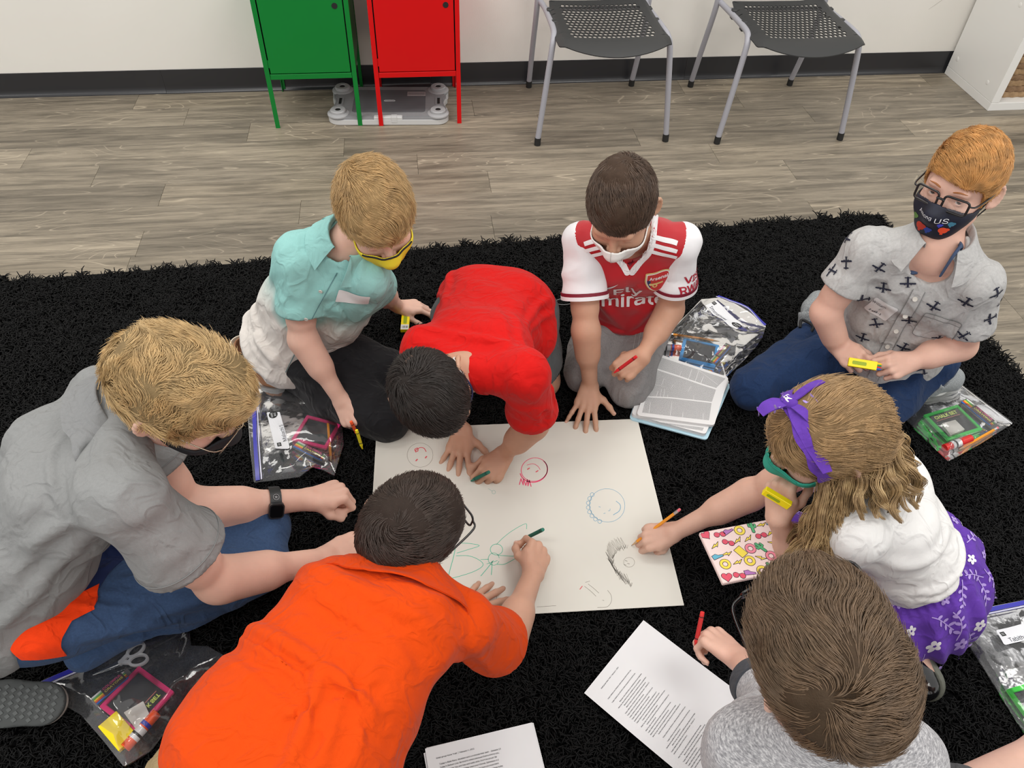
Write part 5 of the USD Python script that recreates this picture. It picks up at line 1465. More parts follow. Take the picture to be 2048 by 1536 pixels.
# ------------------------------------------------------------------ the boy in the red tee, on hands and knees
def redtee():
    J = dict(head=(0.003, 1.115, 0.455), neck=(0.088, 1.208, 0.405), shR=(-0.010, 1.292, 0.400), shL=(0.205, 1.150, 0.440), elL=(0.243, 1.200, 0.222), wrL=(0.178, 1.232, 0.072), elR=(-0.030, 1.390, 0.180), wrR=(0.080, 1.334, 0.062), pel=(0.182, 1.540, 0.310), hipR=(0.100, 1.510, 0.310), hipL=(0.262, 1.495, 0.310), knL=(0.318, 1.490, 0.062), knR=(0.185, 1.535, 0.062), anL=(0.300, 1.790, 0.055), anR=(0.185, 1.830, 0.055))
    J = {k: np.array(v) for k, v in J.items()}
    s = 1.02
    t = person('black haired boy in a red tee and grey shorts, kneeling over the poster', (J['pel'][0], J['pel'][1], 0))
    H = head_xf(J['head'], camv(-0.82, -0.45, -0.15), camv(0.50, -0.75, -0.42), 1.0)
    SK = skin('tan', (0.50, 0.275, 0.185))
    hg, tips = build_body(t, J, s, H, SK, [('L', at(968, 962, 0.052), camv(0.15, 0.1, 0.95), 'grip', 1.0), ('R', at(912, 930, 0.040), UP, 'spread', 1.0)], bare='L', nail=(0.62, 0.36, 0.28), tw=0.78)
    hair(H, t, (0.020, 0.015, 0.013), seed=23, top=0.016, side=0.005, whorl=(0.1, -0.75, 0.6), swirl=0.5, comb=(0, 1, 0), comb_w=0.35, count=8000, length=0.026, messy=0.25, fuzz=0.5, rise=0.003, capcol=0.9, rough=0.35, line=-0.002)
    NV = mat('mask_navy', (0.012, 0.016, 0.075), 0.75, vary=0.1, vscale=80)
    mk, ms = mask(H, t, NV, loopM=mat('elastic_white', (0.75, 0.75, 0.73), 0.8), top=-0.012, loopr=0.0022)
    for z in (-0.040, -0.055, -0.070):
        for sx in (-1, 1):
            m = decal(ms, LineString([(sx * 0.005, z), (sx * 0.052, z)]).buffer(0.0007), H.w(0, 0.25, 0), -H.X, H.U, -H.F + H.X * 0.8 * sx, size=0.005)
            if m is not None:
                part(mk, 'pleat', _rel(m, t), mat('mask_navy_dark', (0.004, 0.005, 0.03), 0.8), smooth=True)
    rt = unit(J['shR'] - J['shL']); ax = unit(J['neck'] - J['pel']); up = unit(np.cross(rt, ax)); up = up if up[2] > 0 else -up
    RD = cloth('red_tee', srgb(196, 20, 17), vary=0.05, bump=0.2)
    g, rims = shirt_sdf(J, s, 0.009, {'L': (0.74, 0.050, 0.064), 'R': (0.72, 0.050, 0.064)}, (J['pel'] - ax * 0.075 - UP * 0.03, -ax - UP * 0.55), front=-up * 1.6, H=H, neck_r=0.040, neck_drop=-0.030, extra=[RC(J['pel'] - rt * 0.045 - UP * 0.01, J['pel'] + rt * 0.045 - UP * 0.01, 0.098, None, 0.03), RC(J['pel'] + rt * 0.07, J['pel'] + rt * 0.085 - UP * 0.06 + ax * 0.03, 0.080, 0.070, 0.03), RC(J['pel'] - rt * 0.080, J['pel'] - rt * 0.098 - UP * 0.06 + ax * 0.03, 0.092, 0.084, 0.03)], depth=1.0, width=0.8)
    W = (J['neck'] + J['pel']) / 2
    ds = folds([(J['pel'] + rt * 0.14 + up * 0.02 + ax * 0.06, W + rt * 0.11 + up * 0.09, 0.009, 0.009), (J['pel'] + rt * 0.12 + up * 0.06 - ax * 0.02, W + rt * 0.10 + up * 0.07 + ax * 0.02, 0.010, 0.008), (J['pel'] - rt * 0.13 + up * 0.03, W - rt * 0.11 + up * 0.05, 0.009, 0.009), (J['pel'] - rt * 0.15, W - rt * 0.12 + up * 0.03 - ax * 0.03, 0.009, 0.009), (J['shR'] + ax * 0.0 + up * 0.05, J['shL'] - rt * 0.02 + up * 0.05 - ax * 0.05, 0.010, 0.006), (J['shL'] + up * 0.05, J['elL'] + up * 0.03, 0.008, 0.006), (J['shL'] + up * 0.03 + ax * 0.04, J['elL'] + ax * 0.04, 0.008, -0.007), (J['shL'] + up * 0.05 - ax * 0.05, W - rt * 0.06 + up * 0.1, 0.012, -0.006)], crumple(0.0036, 13.0, axis=rt, stretch=2.2, seed=4.0), g, (J['neck'], J['pel']))
    ds = calm(ds, rims)
    m = surface(g, 0.0046, ds, amp=0.012); sk = Skin3(m)
    sp = part(t, 'tee_shirt', _rel(m, t), RD, smooth=True)
    neck_band(t, sp, cloth('red_rib', srgb(182, 18, 16), bump=0.5, wrinkle=0.1), g, ds, J['neck'], 0.016)
    GS = cloth('grey_shorts', srgb(88, 92, 94), vary=0.05)
    tg = trousers(J, s, 0.007, cut={'L': 0.84, 'R': 0.84}, scale=0.95)
    part(t, 'shorts', _rel(surface(tg, 0.0052, crumple(0.004, 12, seed=1.5), amp=0.008), t), GS, smooth=True)
    for a, b in ((J['anL'] + (0.01, 0.01, 0.0), J['anL'] + (0.02, 0.15, -0.015)), (J['anR'] + (0, 0.01, 0.0), J['anR'] + (0.0, 0.15, -0.015))):
        shoe(t, a + (0, 0, 0.03), b, (0, 0.3, -1), mat('shoe_dark', (0.03, 0.03, 0.035), 0.7), mat('shoe_sole_grey', (0.2, 0.2, 0.2), 0.7), 0.95)
    return J, tips, H

# ------------------------------------------------------------------ the boy in the red and white football shirt
def jersey():
    J = dict(head=(0.466, 1.478, 0.636), neck=(0.514, 1.535, 0.528), shR=(0.408, 1.575, 0.470), shL=(0.640, 1.522, 0.495), elR=(0.412, 1.455, 0.285), wrR=(0.440, 1.435, 0.090), elL=(0.658, 1.520, 0.280), wrL=(0.556, 1.392, 0.235), pel=(0.595, 1.690, 0.184), hipR=(0.535, 1.712, 0.150), hipL=(0.668, 1.685, 0.155), knR=(0.446, 1.500, 0.075), knL=(0.553, 1.440, 0.075), anR=(0.519, 1.745, 0.055), anL=(0.661, 1.705, 0.055))
    J = {k: np.array(v) for k, v in J.items()}
    s = 0.98
    t = person('boy in a red football shirt with white sleeves, kneeling in grey jeans', (J['pel'][0], J['pel'][1], 0))
    H = head_xf(J['head'], camv(-0.93, 0.22, -0.25), camv(-0.26, -0.94, 0.18), 1.0)
    SK = skin('olive', (0.53, 0.295, 0.20))
    hg, tips = build_body(t, J, s, H, SK, [('R', at(1166, 848, 0.046), UP + camv(0, 0.0, 0.3), 'spread', 0.98), ('L', at(1248, 738, 0.205), camv(0.25, 0.35, 0.9), 'fist', 0.98)], nail=(0.64, 0.38, 0.30))
    hair(H, t, (0.062, 0.037, 0.024), seed=24, top=0.020, side=0.006, whorl=(-0.1, -0.55, 0.85), swirl=0.5, comb=(0.1, 1, 0), comb_w=0.5, count=7500, length=0.040, messy=0.28, fuzz=0.2, rise=0.003, capcol=0.8, line=-0.008, over=0.010)
    WM = mat('mask_white', (0.78, 0.77, 0.75), 0.75, bump=0.2, bscale=500)
    mk, ms = mask(H, t, WM, loopM=mat('elastic_white', (0.75, 0.75, 0.73), 0.8), top=-0.016, loopr=0.0016)
    m = decal(ms, LineString([(0, -0.015), (0, -0.09)]).buffer(0.0008), H.w(0, 0.25, 0), -H.X, H.U, -H.F, size=0.004)
    if m is not None:
        part(mk, 'centre_seam', _rel(m, t), mat('mask_seam', (0.55, 0.54, 0.52), 0.8), smooth=True)
    rt = unit(J['shR'] - J['shL']); ax = unit(J['neck'] - J['pel']); front = unit(np.cross(ax, rt)); front = front if front @ H.F > 0 else -front
    RED = mat('jersey_red', srgb(178, 12, 28), 0.55, 0.4, vary=0.03, bump=0.12, bscale=1400, sheen=0.2)
    WHT = mat('jersey_white', (0.76, 0.75, 0.77), 0.6, 0.4, vary=0.02, bump=0.12, bscale=1400, sheen=0.2)
    MAR = mat('jersey_maroon', srgb(120, 16, 40), 0.6)
    hem = (J['pel'] + front * 0.05 + ax * 0.012, -ax - UP * 0.5)
    g, rims = shirt_sdf(J, s, 0.013, {}, hem, front=front, H=H, neck_r=0.046, extra=[RC(J['pel'] + ax * 0.1, J['pel'] + front * 0.02, 0.112, 0.125, 0.05)])
    gs = G(k=0.02)
    for sd, tt in (('R', 0.64), ('L', 0.64)):
        a, e, d = sleeve(J['sh' + sd], J['el' + sd], tt, s, 0.053, 0.062)
        a.items.insert(0, ('u', RC(J['sh' + sd] + (J['neck'] - J['sh' + sd]) * 0.10, J['sh' + sd], 0.050 * s, 0.054 * s, 0.02))); gs.add(a); rims.append((e, d))
    ds = folds([(J['shL'] - ax * 0.09 + front * 0.06, J['pel'] + front * 0.13 + rt * 0.03, 0.014, 0.007), (J['shR'] - ax * 0.10 + front * 0.06, J['pel'] + front * 0.13 + rt * 0.01 + ax * 0.06, 0.014, 0.007), (J['pel'] - rt * 0.12 + front * 0.08 + ax * 0.06, J['pel'] + rt * 0.12 + front * 0.08 + ax * 0.04, 0.012, 0.008)], crumple(0.0045, 11.0, axis=ax, stretch=1.8, seed=7.0), g, (J['neck'], J['pel']))
    ds = calm(ds, rims)
    m = surface(g, 0.0046, ds, amp=0.012); sk = Skin3(m)
    sp = part(t, 'football_shirt', _rel(m, t), RED, smooth=True)
    sm = surface(gs, 0.0042, ds, amp=0.012); sk2 = Skin3(sm)
    for sd in 'RL':
        near = (np.linalg.norm(np.asarray(sm.vertices) - J['sh' + sd], axis=1) < np.linalg.norm(np.asarray(sm.vertices) - J['sh' + ('L' if sd == 'R' else 'R')], axis=1))
        q = trimesh.Trimesh(sm.vertices, sm.faces[near[sm.faces].all(1)], process=False); q.remove_unreferenced_vertices()
        slp = part(sp, 'sleeve', _rel(q, t), WHT, smooth=True)
        e, d = rims[0 if sd == 'R' else 1]
        # cuff: white band with a maroon stripe
        u = unit(np.cross(d, front)); w = np.cross(d, u)
        for off, rr, M, wd in ((0.004, 0.0005, WHT, 0.010), (0.013, 0.0008, MAR, 0.009)):
            A = np.linspace(0, 2 * np.pi, 49)
            O = np.array([e - d * off + 0.12 * (u * math.cos(a) + w * math.sin(a)) for a in A])
            P, ok = project(gs, O, -(O - (e - d * off)) / 0.12, ds, lift=0.0018)
            part(sp, 'cuff_band', _rel(_ribbon(P, np.tile(d, (49, 1)), wd, 0.0022), t), M, smooth=40)
    fo = J['neck'] + front * 0.4; X, Y = -rt, ax
    def on(shape, M, nm, lift=0.0016, D=-front, par=None, skn=sk, o=None, XX=X, YY=Y, **k):
        q = decal(skn, shape, fo if o is None else o, XX, YY, D, lift=lift, size=0.005)
        if q is not None:
            part(par or sp, nm, _rel(q, t), M, smooth=True, **k)
    LET = mat('jersey_print_white', (0.80, 0.79, 0.80), 0.5)
    on(affinity.translate(text_shape('Fly', 0.040, True), -0.045, -0.172), LET, 'lettering')
    on(affinity.translate(text_shape('Emirates', 0.043, True), -0.112, -0.225), LET, 'lettering')
    # crest on the left breast
    cx, cy = 0.070, -0.105
    shield = Polygon(catmull([(-0.027, 0.026), (0, 0.030), (0.027, 0.026), (0.028, 0.0), (0.018, -0.022), (0, -0.034), (-0.018, -0.022), (-0.028, 0.0), (-0.027, 0.026)], 5))
    GD = mat('crest_gold', (0.62, 0.45, 0.18), 0.5); CR = mat('crest_red', (0.50, 0.03, 0.03), 0.5); CW = mat('crest_white', (0.75, 0.72, 0.68), 0.5); CB = mat('crest_navy', (0.02, 0.03, 0.12), 0.5)
    tr = lambda sh: affinity.translate(sh, cx, cy)
    on(tr(shield.buffer(0.003)), GD, 'crest', 0.0018)
    on(tr(shield), CW, 'crest_field', 0.0024)
    on(tr(shield.buffer(-0.0025)), CR, 'crest_field', 0.0029)
    on(tr(shield.buffer(-0.003).intersection(sbox(-0.03, -0.04, -0.017, 0.008))), CB, 'crest_field', 0.0033)
    on(tr(affinity.translate(text_shape('Arsenal', 0.0095, True), -0.0205, 0.009)), LET, 'crest_word', 0.0036)
    can = shapely.union_all([affinity.rotate(sbox(-0.017, -0.008, 0.014, -0.002), 8), Point(-0.006, -0.011).buffer(0.0065, 8).difference(Point(-0.006, -0.011).buffer(0.003, 8)), Point(-0.017, -0.006).buffer(0.004, 6)])
    on(tr(can), GD, 'crest_cannon', 0.0036)
    on(Polygon(catmull([(-0.075, -0.118), (-0.060, -0.128), (-0.045, -0.122), (-0.028, -0.106), (-0.046, -0.116), (-0.060, -0.121), (-0.075, -0.118)], 4)), mat('sport_mark', (0.72, 0.70, 0.72), 0.5), 'sport_mark')
    # collar: a white V with a maroon edge
    for sx in (-1, 1):
        on(LineString(catmull([(sx * 0.062, 0.045), (sx * 0.045, -0.010), (sx * 0.006, -0.070)], 6)).buffer(0.0075), LET, 'collar_band', 0.002)
        on(LineString(catmull([(sx * 0.046, 0.045), (sx * 0.032, -0.005), (0.0, -0.052)], 6)).buffer(0.003), MAR, 'collar_band', 0.0028)
    # three stripes on each shoulder, laid on from above
    up = ax
    for sd, sg_ in (('R', 1), ('L', -1)):
        dd = unit(up * 0.55 + front * 0.83); yy = unit(up - dd * (up @ dd)); xx = np.cross(yy, dd)
        o = J['sh' + sd] * 0.5 + J['neck'] * 0.5 + dd * 0.3
        a = (J['sh' + sd] - J['neck']) @ xx; b = (J['sh' + sd] - J['neck']) @ yy
        for k in (0, 1, 2):
            y = 0.020 - k * 0.0185
            pts = [(-0.5 * a + 0.38 * a, y - 0.12 * b), (0.30 * a, y + 0.30 * b), (0.44 * a, y + 0.44 * b)]
            on(LineString(pts).buffer(0.0050, cap_style=2), LET, 'shoulder_stripe', 0.002, D=-dd, o=o, XX=xx, YY=yy)
    # sleeve print
    sh, el = J['shL'], J['elL']
    out = unit(-rt + front * 0.75 + UP * 0.35); dn = unit(el - sh); XX = unit(np.cross(-dn, out)); 
    o = (sh + el) / 2 + out * 0.3
    for wd, y in (('VISIT', 0.012), ('RWANDA', -0.015)):
        on(affinity.translate(text_shape(wd, 0.020, True), -0.030 if wd == 'VISIT' else -0.044, y), mat('print_crimson', srgb(170, 24, 48), 0.6), 'sleeve_print', 0.0018, D=-out, o=o, XX=XX, YY=-dn, skn=sk2)
    JN = cloth('grey_jeans', srgb(140, 138, 138), vary=0.14, vscale=300, bump=0.4, bscale=1200)
    tg = trousers(J, s, 0.012, scale=1.06)
    tg.add(HS((0, 0, 0.012), (0, 0, -1), 0.01), 'i')
    kd = unit(J['knR'] - J['hipR'])
    jd = folds([(J['hipR'] + UP * 0.09 + rt * 0.02, J['hipL'] + kd * 0.09 + UP * 0.06, 0.009, 0.007), (J['hipL'] + UP * 0.09, J['hipR'] + kd * 0.11 + UP * 0.06, 0.009, 0.007), (J['hipR'] + kd * 0.10 + UP * 0.06 + rt * 0.05, J['hipR'] + kd * 0.05 + UP * 0.08 - rt * 0.05, 0.008, 0.006)], crumple(0.0055, 13, axis=kd, stretch=1.5, seed=3.0), tg, (J['hipR'] * 0.5 + J['hipL'] * 0.5, J['knR'] * 0.5 + J['knL'] * 0.5))
    jm = surface(tg, 0.0052, jd, amp=0.01); jk = Skin3(jm)
    jp = part(t, 'jeans', _rel(jm, t), JN, smooth=True)
    for sd in 'RL':
        a, b = J['hip' + sd], J['kn' + sd]; d = unit(b - a); XX = unit(np.cross(d, UP))
        for w in (-0.006, 0.006):
            stitched(t, jp, mat('stitch_pale', srgb(165, 163, 160), 0.9), jk, [(w + 0.02, 0.02), (w + 0.012, 0.15), (w, 0.30)], 0.0008, a + UP * 0.3, XX, d, -UP)
    for sd in 'RL':
        a = J['an' + sd]
        shoe(t, a + (0.0, 0.01, 0.02), a + (0.02, 0.15, -0.012), (0, 0.3, -1), mat('shoe_dark', (0.03, 0.03, 0.035), 0.7), mat('shoe_sole_grey', (0.2, 0.2, 0.2), 0.7), 0.95)
    lp = at(1135, 603, 0.04)
    q = np.array([lp + (0.030 * math.cos(a) - 0.01, 0.008 * math.sin(a), 0.006 * math.sin(a)) for a in np.linspace(0, 2 * np.pi, 25)])
    part(t, 'heel_tab', _rel(tube(q, 0.0016, 6), t), mat('shoe_sole_grey', (0.2, 0.2, 0.2), 0.7), smooth=60)
    return J, tips
for _n, _fn in (('teal', teal), ('redtee', redtee), ('jersey', jersey)):
    if want(_n):
        PEOPLE = globals().setdefault('PEOPLE', {}); PEOPLE[_n] = _fn()
# ------------------------------------------------------------------ the older boy in the grey polo, at left
def polo():
    J = dict(head=(-0.425, 0.962, 0.645), neck=(-0.555, 0.976, 0.580), shR=(-0.511, 0.812, 0.565), shL=(-0.622, 1.100, 0.500), elR=(-0.424, 0.802, 0.300), wrR=(-0.246, 0.905, 0.175), elL=(-0.525, 1.022, 0.236), wrL=(-0.294, 1.076, 0.158), pel=(-0.860, 0.850, 0.275), hipR=(-0.765, 0.795, 0.240), hipL=(-0.830, 0.935, 0.235), knR=(-0.395, 0.945, 0.120), knL=(-0.400, 1.035, 0.125), anR=(-0.735, 0.800, 0.085), anL=(-0.720, 1.02, 0.07))
    J = {k: np.array(v) for k, v in J.items()}
    s = 1.20
    t = person('older blond boy in a grey polo shirt and jeans, kneeling at left', (J['pel'][0], J['pel'][1], 0))
    H = head_xf(J['head'], camv(-0.20, -0.75, 0.63), camv(0.80, -0.50, -0.33), 1.06)
    hg, tips = build_body(t, J, s, H, skin('fair', (0.70, 0.42, 0.33)), [('R', at(738, 1082, 0.150), camv(-0.15, 0.55, 0.8), 'relaxed', 1.15), ('L', at(712, 975, 0.150), camv(-0.1, 0.75, 0.65), 'fist', 1.12)], tw=0.86)
    hair(H, t, (0.40, 0.275, 0.130), seed=25, top=0.018, side=0.012, whorl=(0.15, -0.95, 0.35), swirl=0.8, comb=(0.3, 1.0, -0.1), comb_w=0.40, count=11000, length=0.055, messy=0.85, fuzz=0.34, rise=0.010, capcol=0.5, tipcurl=1.6, line=-0.006, over=0.006, width=0.0008, extra=[H.el((0, 0.030, 0.058), (0.066, 0.068, 0.050), 0.03), H.el((0, -0.062, 0.02), (0.060, 0.045, 0.055), 0.03)])
    BM = mat('mask_black', (0.012, 0.014, 0.018), 0.8, bump=0.3, bscale=900)
    mk, ms = mask(H, t, BM, loopM=mat('elastic_pink', (0.60, 0.45, 0.40), 0.8), top=-0.012, loopr=0.0024)
    for y in (0.0, 0.004):
        m = decal(ms, LineString([(-0.046 + y, -0.040), (-0.038 + y, -0.088)]).buffer(0.0006), H.w(0, 0.25, 0), -H.X, H.U, -H.F + H.X * -0.9, size=0.005)
        m2 = decal(ms, LineString([(0.046 - y, -0.040), (0.038 - y, -0.088)]).buffer(0.0006), H.w(0, 0.25, 0), -H.X, H.U, -H.F - H.X * 0.9, size=0.005)
        for q in (m, m2):
            if q is not None:
                part(mk, 'topstitch', _rel(q, t), mat('stitch_white', (0.5, 0.5, 0.5), 0.9), smooth=True)
    # thin metal glasses
    GM = mat('glasses_metal', (0.42, 0.36, 0.28), 0.25, 0.6, metal=1.0)
    gp = None
    for sx in (-1, 1):
        rp = np.array(rrect(0.046, 0.032, 0.012, sx * 0.033, -0.004).exterior.coords)
        P = H.w(np.column_stack([rp[:, 0], 0.108 - 2.2 * rp[:, 0] ** 2, rp[:, 1]]))
        if gp is None:
            gp = part(t, 'glasses', _rel(tube(np.array([H.w(-0.010, 0.108, 0.002), H.w(0, 0.111, 0.004), H.w(0.010, 0.108, 0.002)]), 0.0012, 6), t), GM, smooth=40, label='thin metal glasses on the nose')
        part(gp, 'rim', _rel(tube(P[:-1].tolist() + [P[0]], 0.0012, 6, cap=False), t), GM, smooth=60)
        ln = trimesh.creation.triangulate_polygon(rrect(0.046, 0.032, 0.012, sx * 0.033, -0.004), engine='earcut')
        part(gp, 'lens', _rel(trimesh.Trimesh(H.w(np.column_stack([ln[0][:, 0], 0.108 - 2.2 * ln[0][:, 0] ** 2, ln[0][:, 1]])), ln[1], process=False), t), clear_lens(), smooth=True)
        Q = catmull([H.w(sx * 0.056, 0.101, 0.004), H.w(sx * 0.068, 0.085, 0.005), H.w(sx * 0.0745, 0.03, 0.008), H.w(sx * 0.0755, -0.004, 0.012), H.w(sx * 0.073, -0.028, -0.010)], 5)
        part(gp, 'temple', _rel(tube(Q, 0.0012, 6), t), GM, smooth=60)
    rt = unit(J['shR'] - J['shL']); ax = unit(J['neck'] - J['pel']); back = unit(np.cross(rt, ax)); back = back if back[2] > 0 else -back
    GP = cloth('grey_polo', srgb(134, 135, 135), vary=0.05, vscale=200, bump=0.35)
    g, rims = shirt_sdf(J, s, 0.014, {'R': (0.62, 0.056, 0.072), 'L': (0.58, 0.054, 0.068)}, (J['pel'] - ax * 0.06, -ax + back * 0.1), front=-back, H=H, neck_r=0.040, neck_drop=-0.016, extra=[RC(J['pel'] + ax * 0.12, J['pel'] - ax * 0.05, 0.125, 0.135, 0.06)], depth=1.0, width=0.86)
    W = (J['neck'] + J['pel']) / 2
    ds = folds([(J['shR'] + back * 0.04 - ax * 0.07, W + rt * 0.13 + back * 0.05, 0.014, 0.008), (J['shR'] + back * 0.06, J['neck'] + back * 0.06 + rt * 0.05 - ax * 0.03, 0.009, 0.006), (J['neck'] + back * 0.08 - ax * 0.02 - rt * 0.02, J['shR'] + back * 0.05 - ax * 0.08, 0.010, 0.007), (J['neck'] + back * 0.08 - ax * 0.05 - rt * 0.04, W + back * 0.12 + rt * 0.05, 0.011, 0.006), (J['neck'] + back * 0.08 - ax * 0.03 - rt * 0.08, W + back * 0.12 - rt * 0.02, 0.011, 0.006), (J['shL'] + back * 0.05, W + back * 0.1 - rt * 0.1, 0.012, 0.007), (J['shR'] - ax * 0.1 + rt * 0.03, J['pel'] + rt * 0.13 + ax * 0.05, 0.016, 0.008)], crumple(0.0040, 12.0, axis=rt, stretch=2.4, seed=9.0), g, (J['neck'], J['pel']))
    ds = calm(ds, rims)
    m = surface(g, 0.0052, ds, amp=0.012); sk = Skin3(m)
    sp = part(t, 'polo_shirt', _rel(m, t), GP, smooth=True)
    na = unit(H.w(0, -0.02, -0.05) - J['neck'])
    cu = unit(ax * 0.75 + na * 0.5)
    collar(t, sp, cloth('grey_polo_collar', srgb(130, 131, 132), vary=0.05, vscale=200, bump=0.4), J['neck'] + cu * 0.020, cu, -back, rt, r=0.060, open_deg=30, g=g, disp=ds, leaf=0.050, spread=0.030, point=0.02, th=0.003)
    ST = mat('stitch_grey', srgb(98, 98, 98), 0.9)
    for (e, d), sd in zip(rims, 'RL'):
        u = unit(np.cross(d, UP)); w = np.cross(d, u); A = np.linspace(0, 2 * np.pi, 61)
        c0 = e - d * 0.022
        O = np.array([c0 + 0.15 * (u * math.cos(a) + w * math.sin(a)) for a in A])
        P, ok = project(g, O, -(O - c0) / 0.15, ds, lift=0.0010)
        part(sp, 'hem_stitch', _rel(tube(P, 0.0011, 5, cap=False), t), ST, smooth=60)
    # jeans
    JN = cloth('blue_jeans', srgb(58, 80, 114), vary=0.16, vscale=240, bump=0.4, bscale=1200)
    tg = trousers(J, s, 0.008, scale=0.98)
    tg.add(HS((0, 0, 0.012), (0, 0, -1), 0.01), 'i')
    td = unit(J['knR'] - J['hipR'])
    jd = folds([(J['hipR'] + td * 0.02 + UP * 0.02, J['knR'] - td * 0.05 - UP * 0.03, 0.013, 0.008), (J['hipR'] + td * 0.06 - UP * 0.05, J['knR'] - td * 0.02 - UP * 0.06, 0.012, 0.008), (J['hipR'] + td * 0.04 + UP * 0.09, J['hipR'] + td * 0.2 + UP * 0.02 + rt * 0.08, 0.011, 0.007), (J['hipR'] + td * 0.12 + UP * 0.09, J['hipR'] + td * 0.28 + UP * 0.02 + rt * 0.07, 0.011, -0.007), (J['hipL'] + td * 0.05 + UP * 0.09, J['knL'] + UP * 0.06 - td * 0.08, 0.012, 0.007)], crumple(0.0055, 11, axis=td, stretch=1.7, seed=6.0), tg, (J['hipR'] * 0.5 + J['hipL'] * 0.5, J['knR'] * 0.5 + J['knL'] * 0.5))
    jm = surface(tg, 0.0055, jd, amp=0.012); jk = Skin3(jm)
    jp = part(t, 'jeans', _rel(jm, t), JN, smooth=True)
    D = unit(_f * 1.0); X, Y = _r, np.cross(-D, _r); Y = _u
    def lay(pix, M, nm, lift, par=jp):
        w = [at(x, y, 0.30) for x, y in pix]; o = w[0] - D * 0.4
        B = np.stack([X, Y, D]); q = [((p - o) @ X, (p - o) @ Y) for p in w]
        m = decal(jk, Polygon(q), o, X, Y, D, lift=lift, size=0.008)
        if m is not None:
            m = trimesh.Trimesh(*_thick(m, 0.004), process=False)
            part(par, nm, _rel(m, t), M, smooth=40)
    return J, tips, H, jk, lay, jp, t, sp

def _thick(m, th):
    """Gives an open sheet some thickness."""
    v, f = np.asarray(m.vertices), np.asarray(m.faces)
    n = np.asarray(trimesh.Trimesh(v, f, process=False).vertex_normals)
    e = np.sort(np.vstack([f[:, [0, 1]], f[:, [1, 2]], f[:, [2, 0]]]), 1); raw = np.vstack([f[:, [0, 1]], f[:, [1, 2]], f[:, [2, 0]]])
    _, i, c = np.unique(e, axis=0, return_index=True, return_counts=True)
    b = raw[i[c == 1]]; k = len(v)
    return np.vstack([v, v - n * th]), np.vstack([f, f[:, ::-1] + k, np.stack([b[:, 0], b[:, 0] + k, b[:, 1] + k], 1), np.stack([b[:, 0], b[:, 1] + k, b[:, 1]], 1)])

def clear_lens():
    p = '/World/Looks/lens'
    if not stage.GetPrimAtPath(p):
        usdkit.material(stage, p, {'t': ('transparent_bsdf', {'color': (0.97, 0.97, 0.97)}), 'g': ('glossy_bsdf', {'roughness': 0.02, 'color': (1, 1, 1)}), 'm': ('mix_closure', {'fac': 0.07})}, [('t.BSDF', 'm.closure1'), ('g.BSDF', 'm.closure2')], surface='m.closure')
    return p

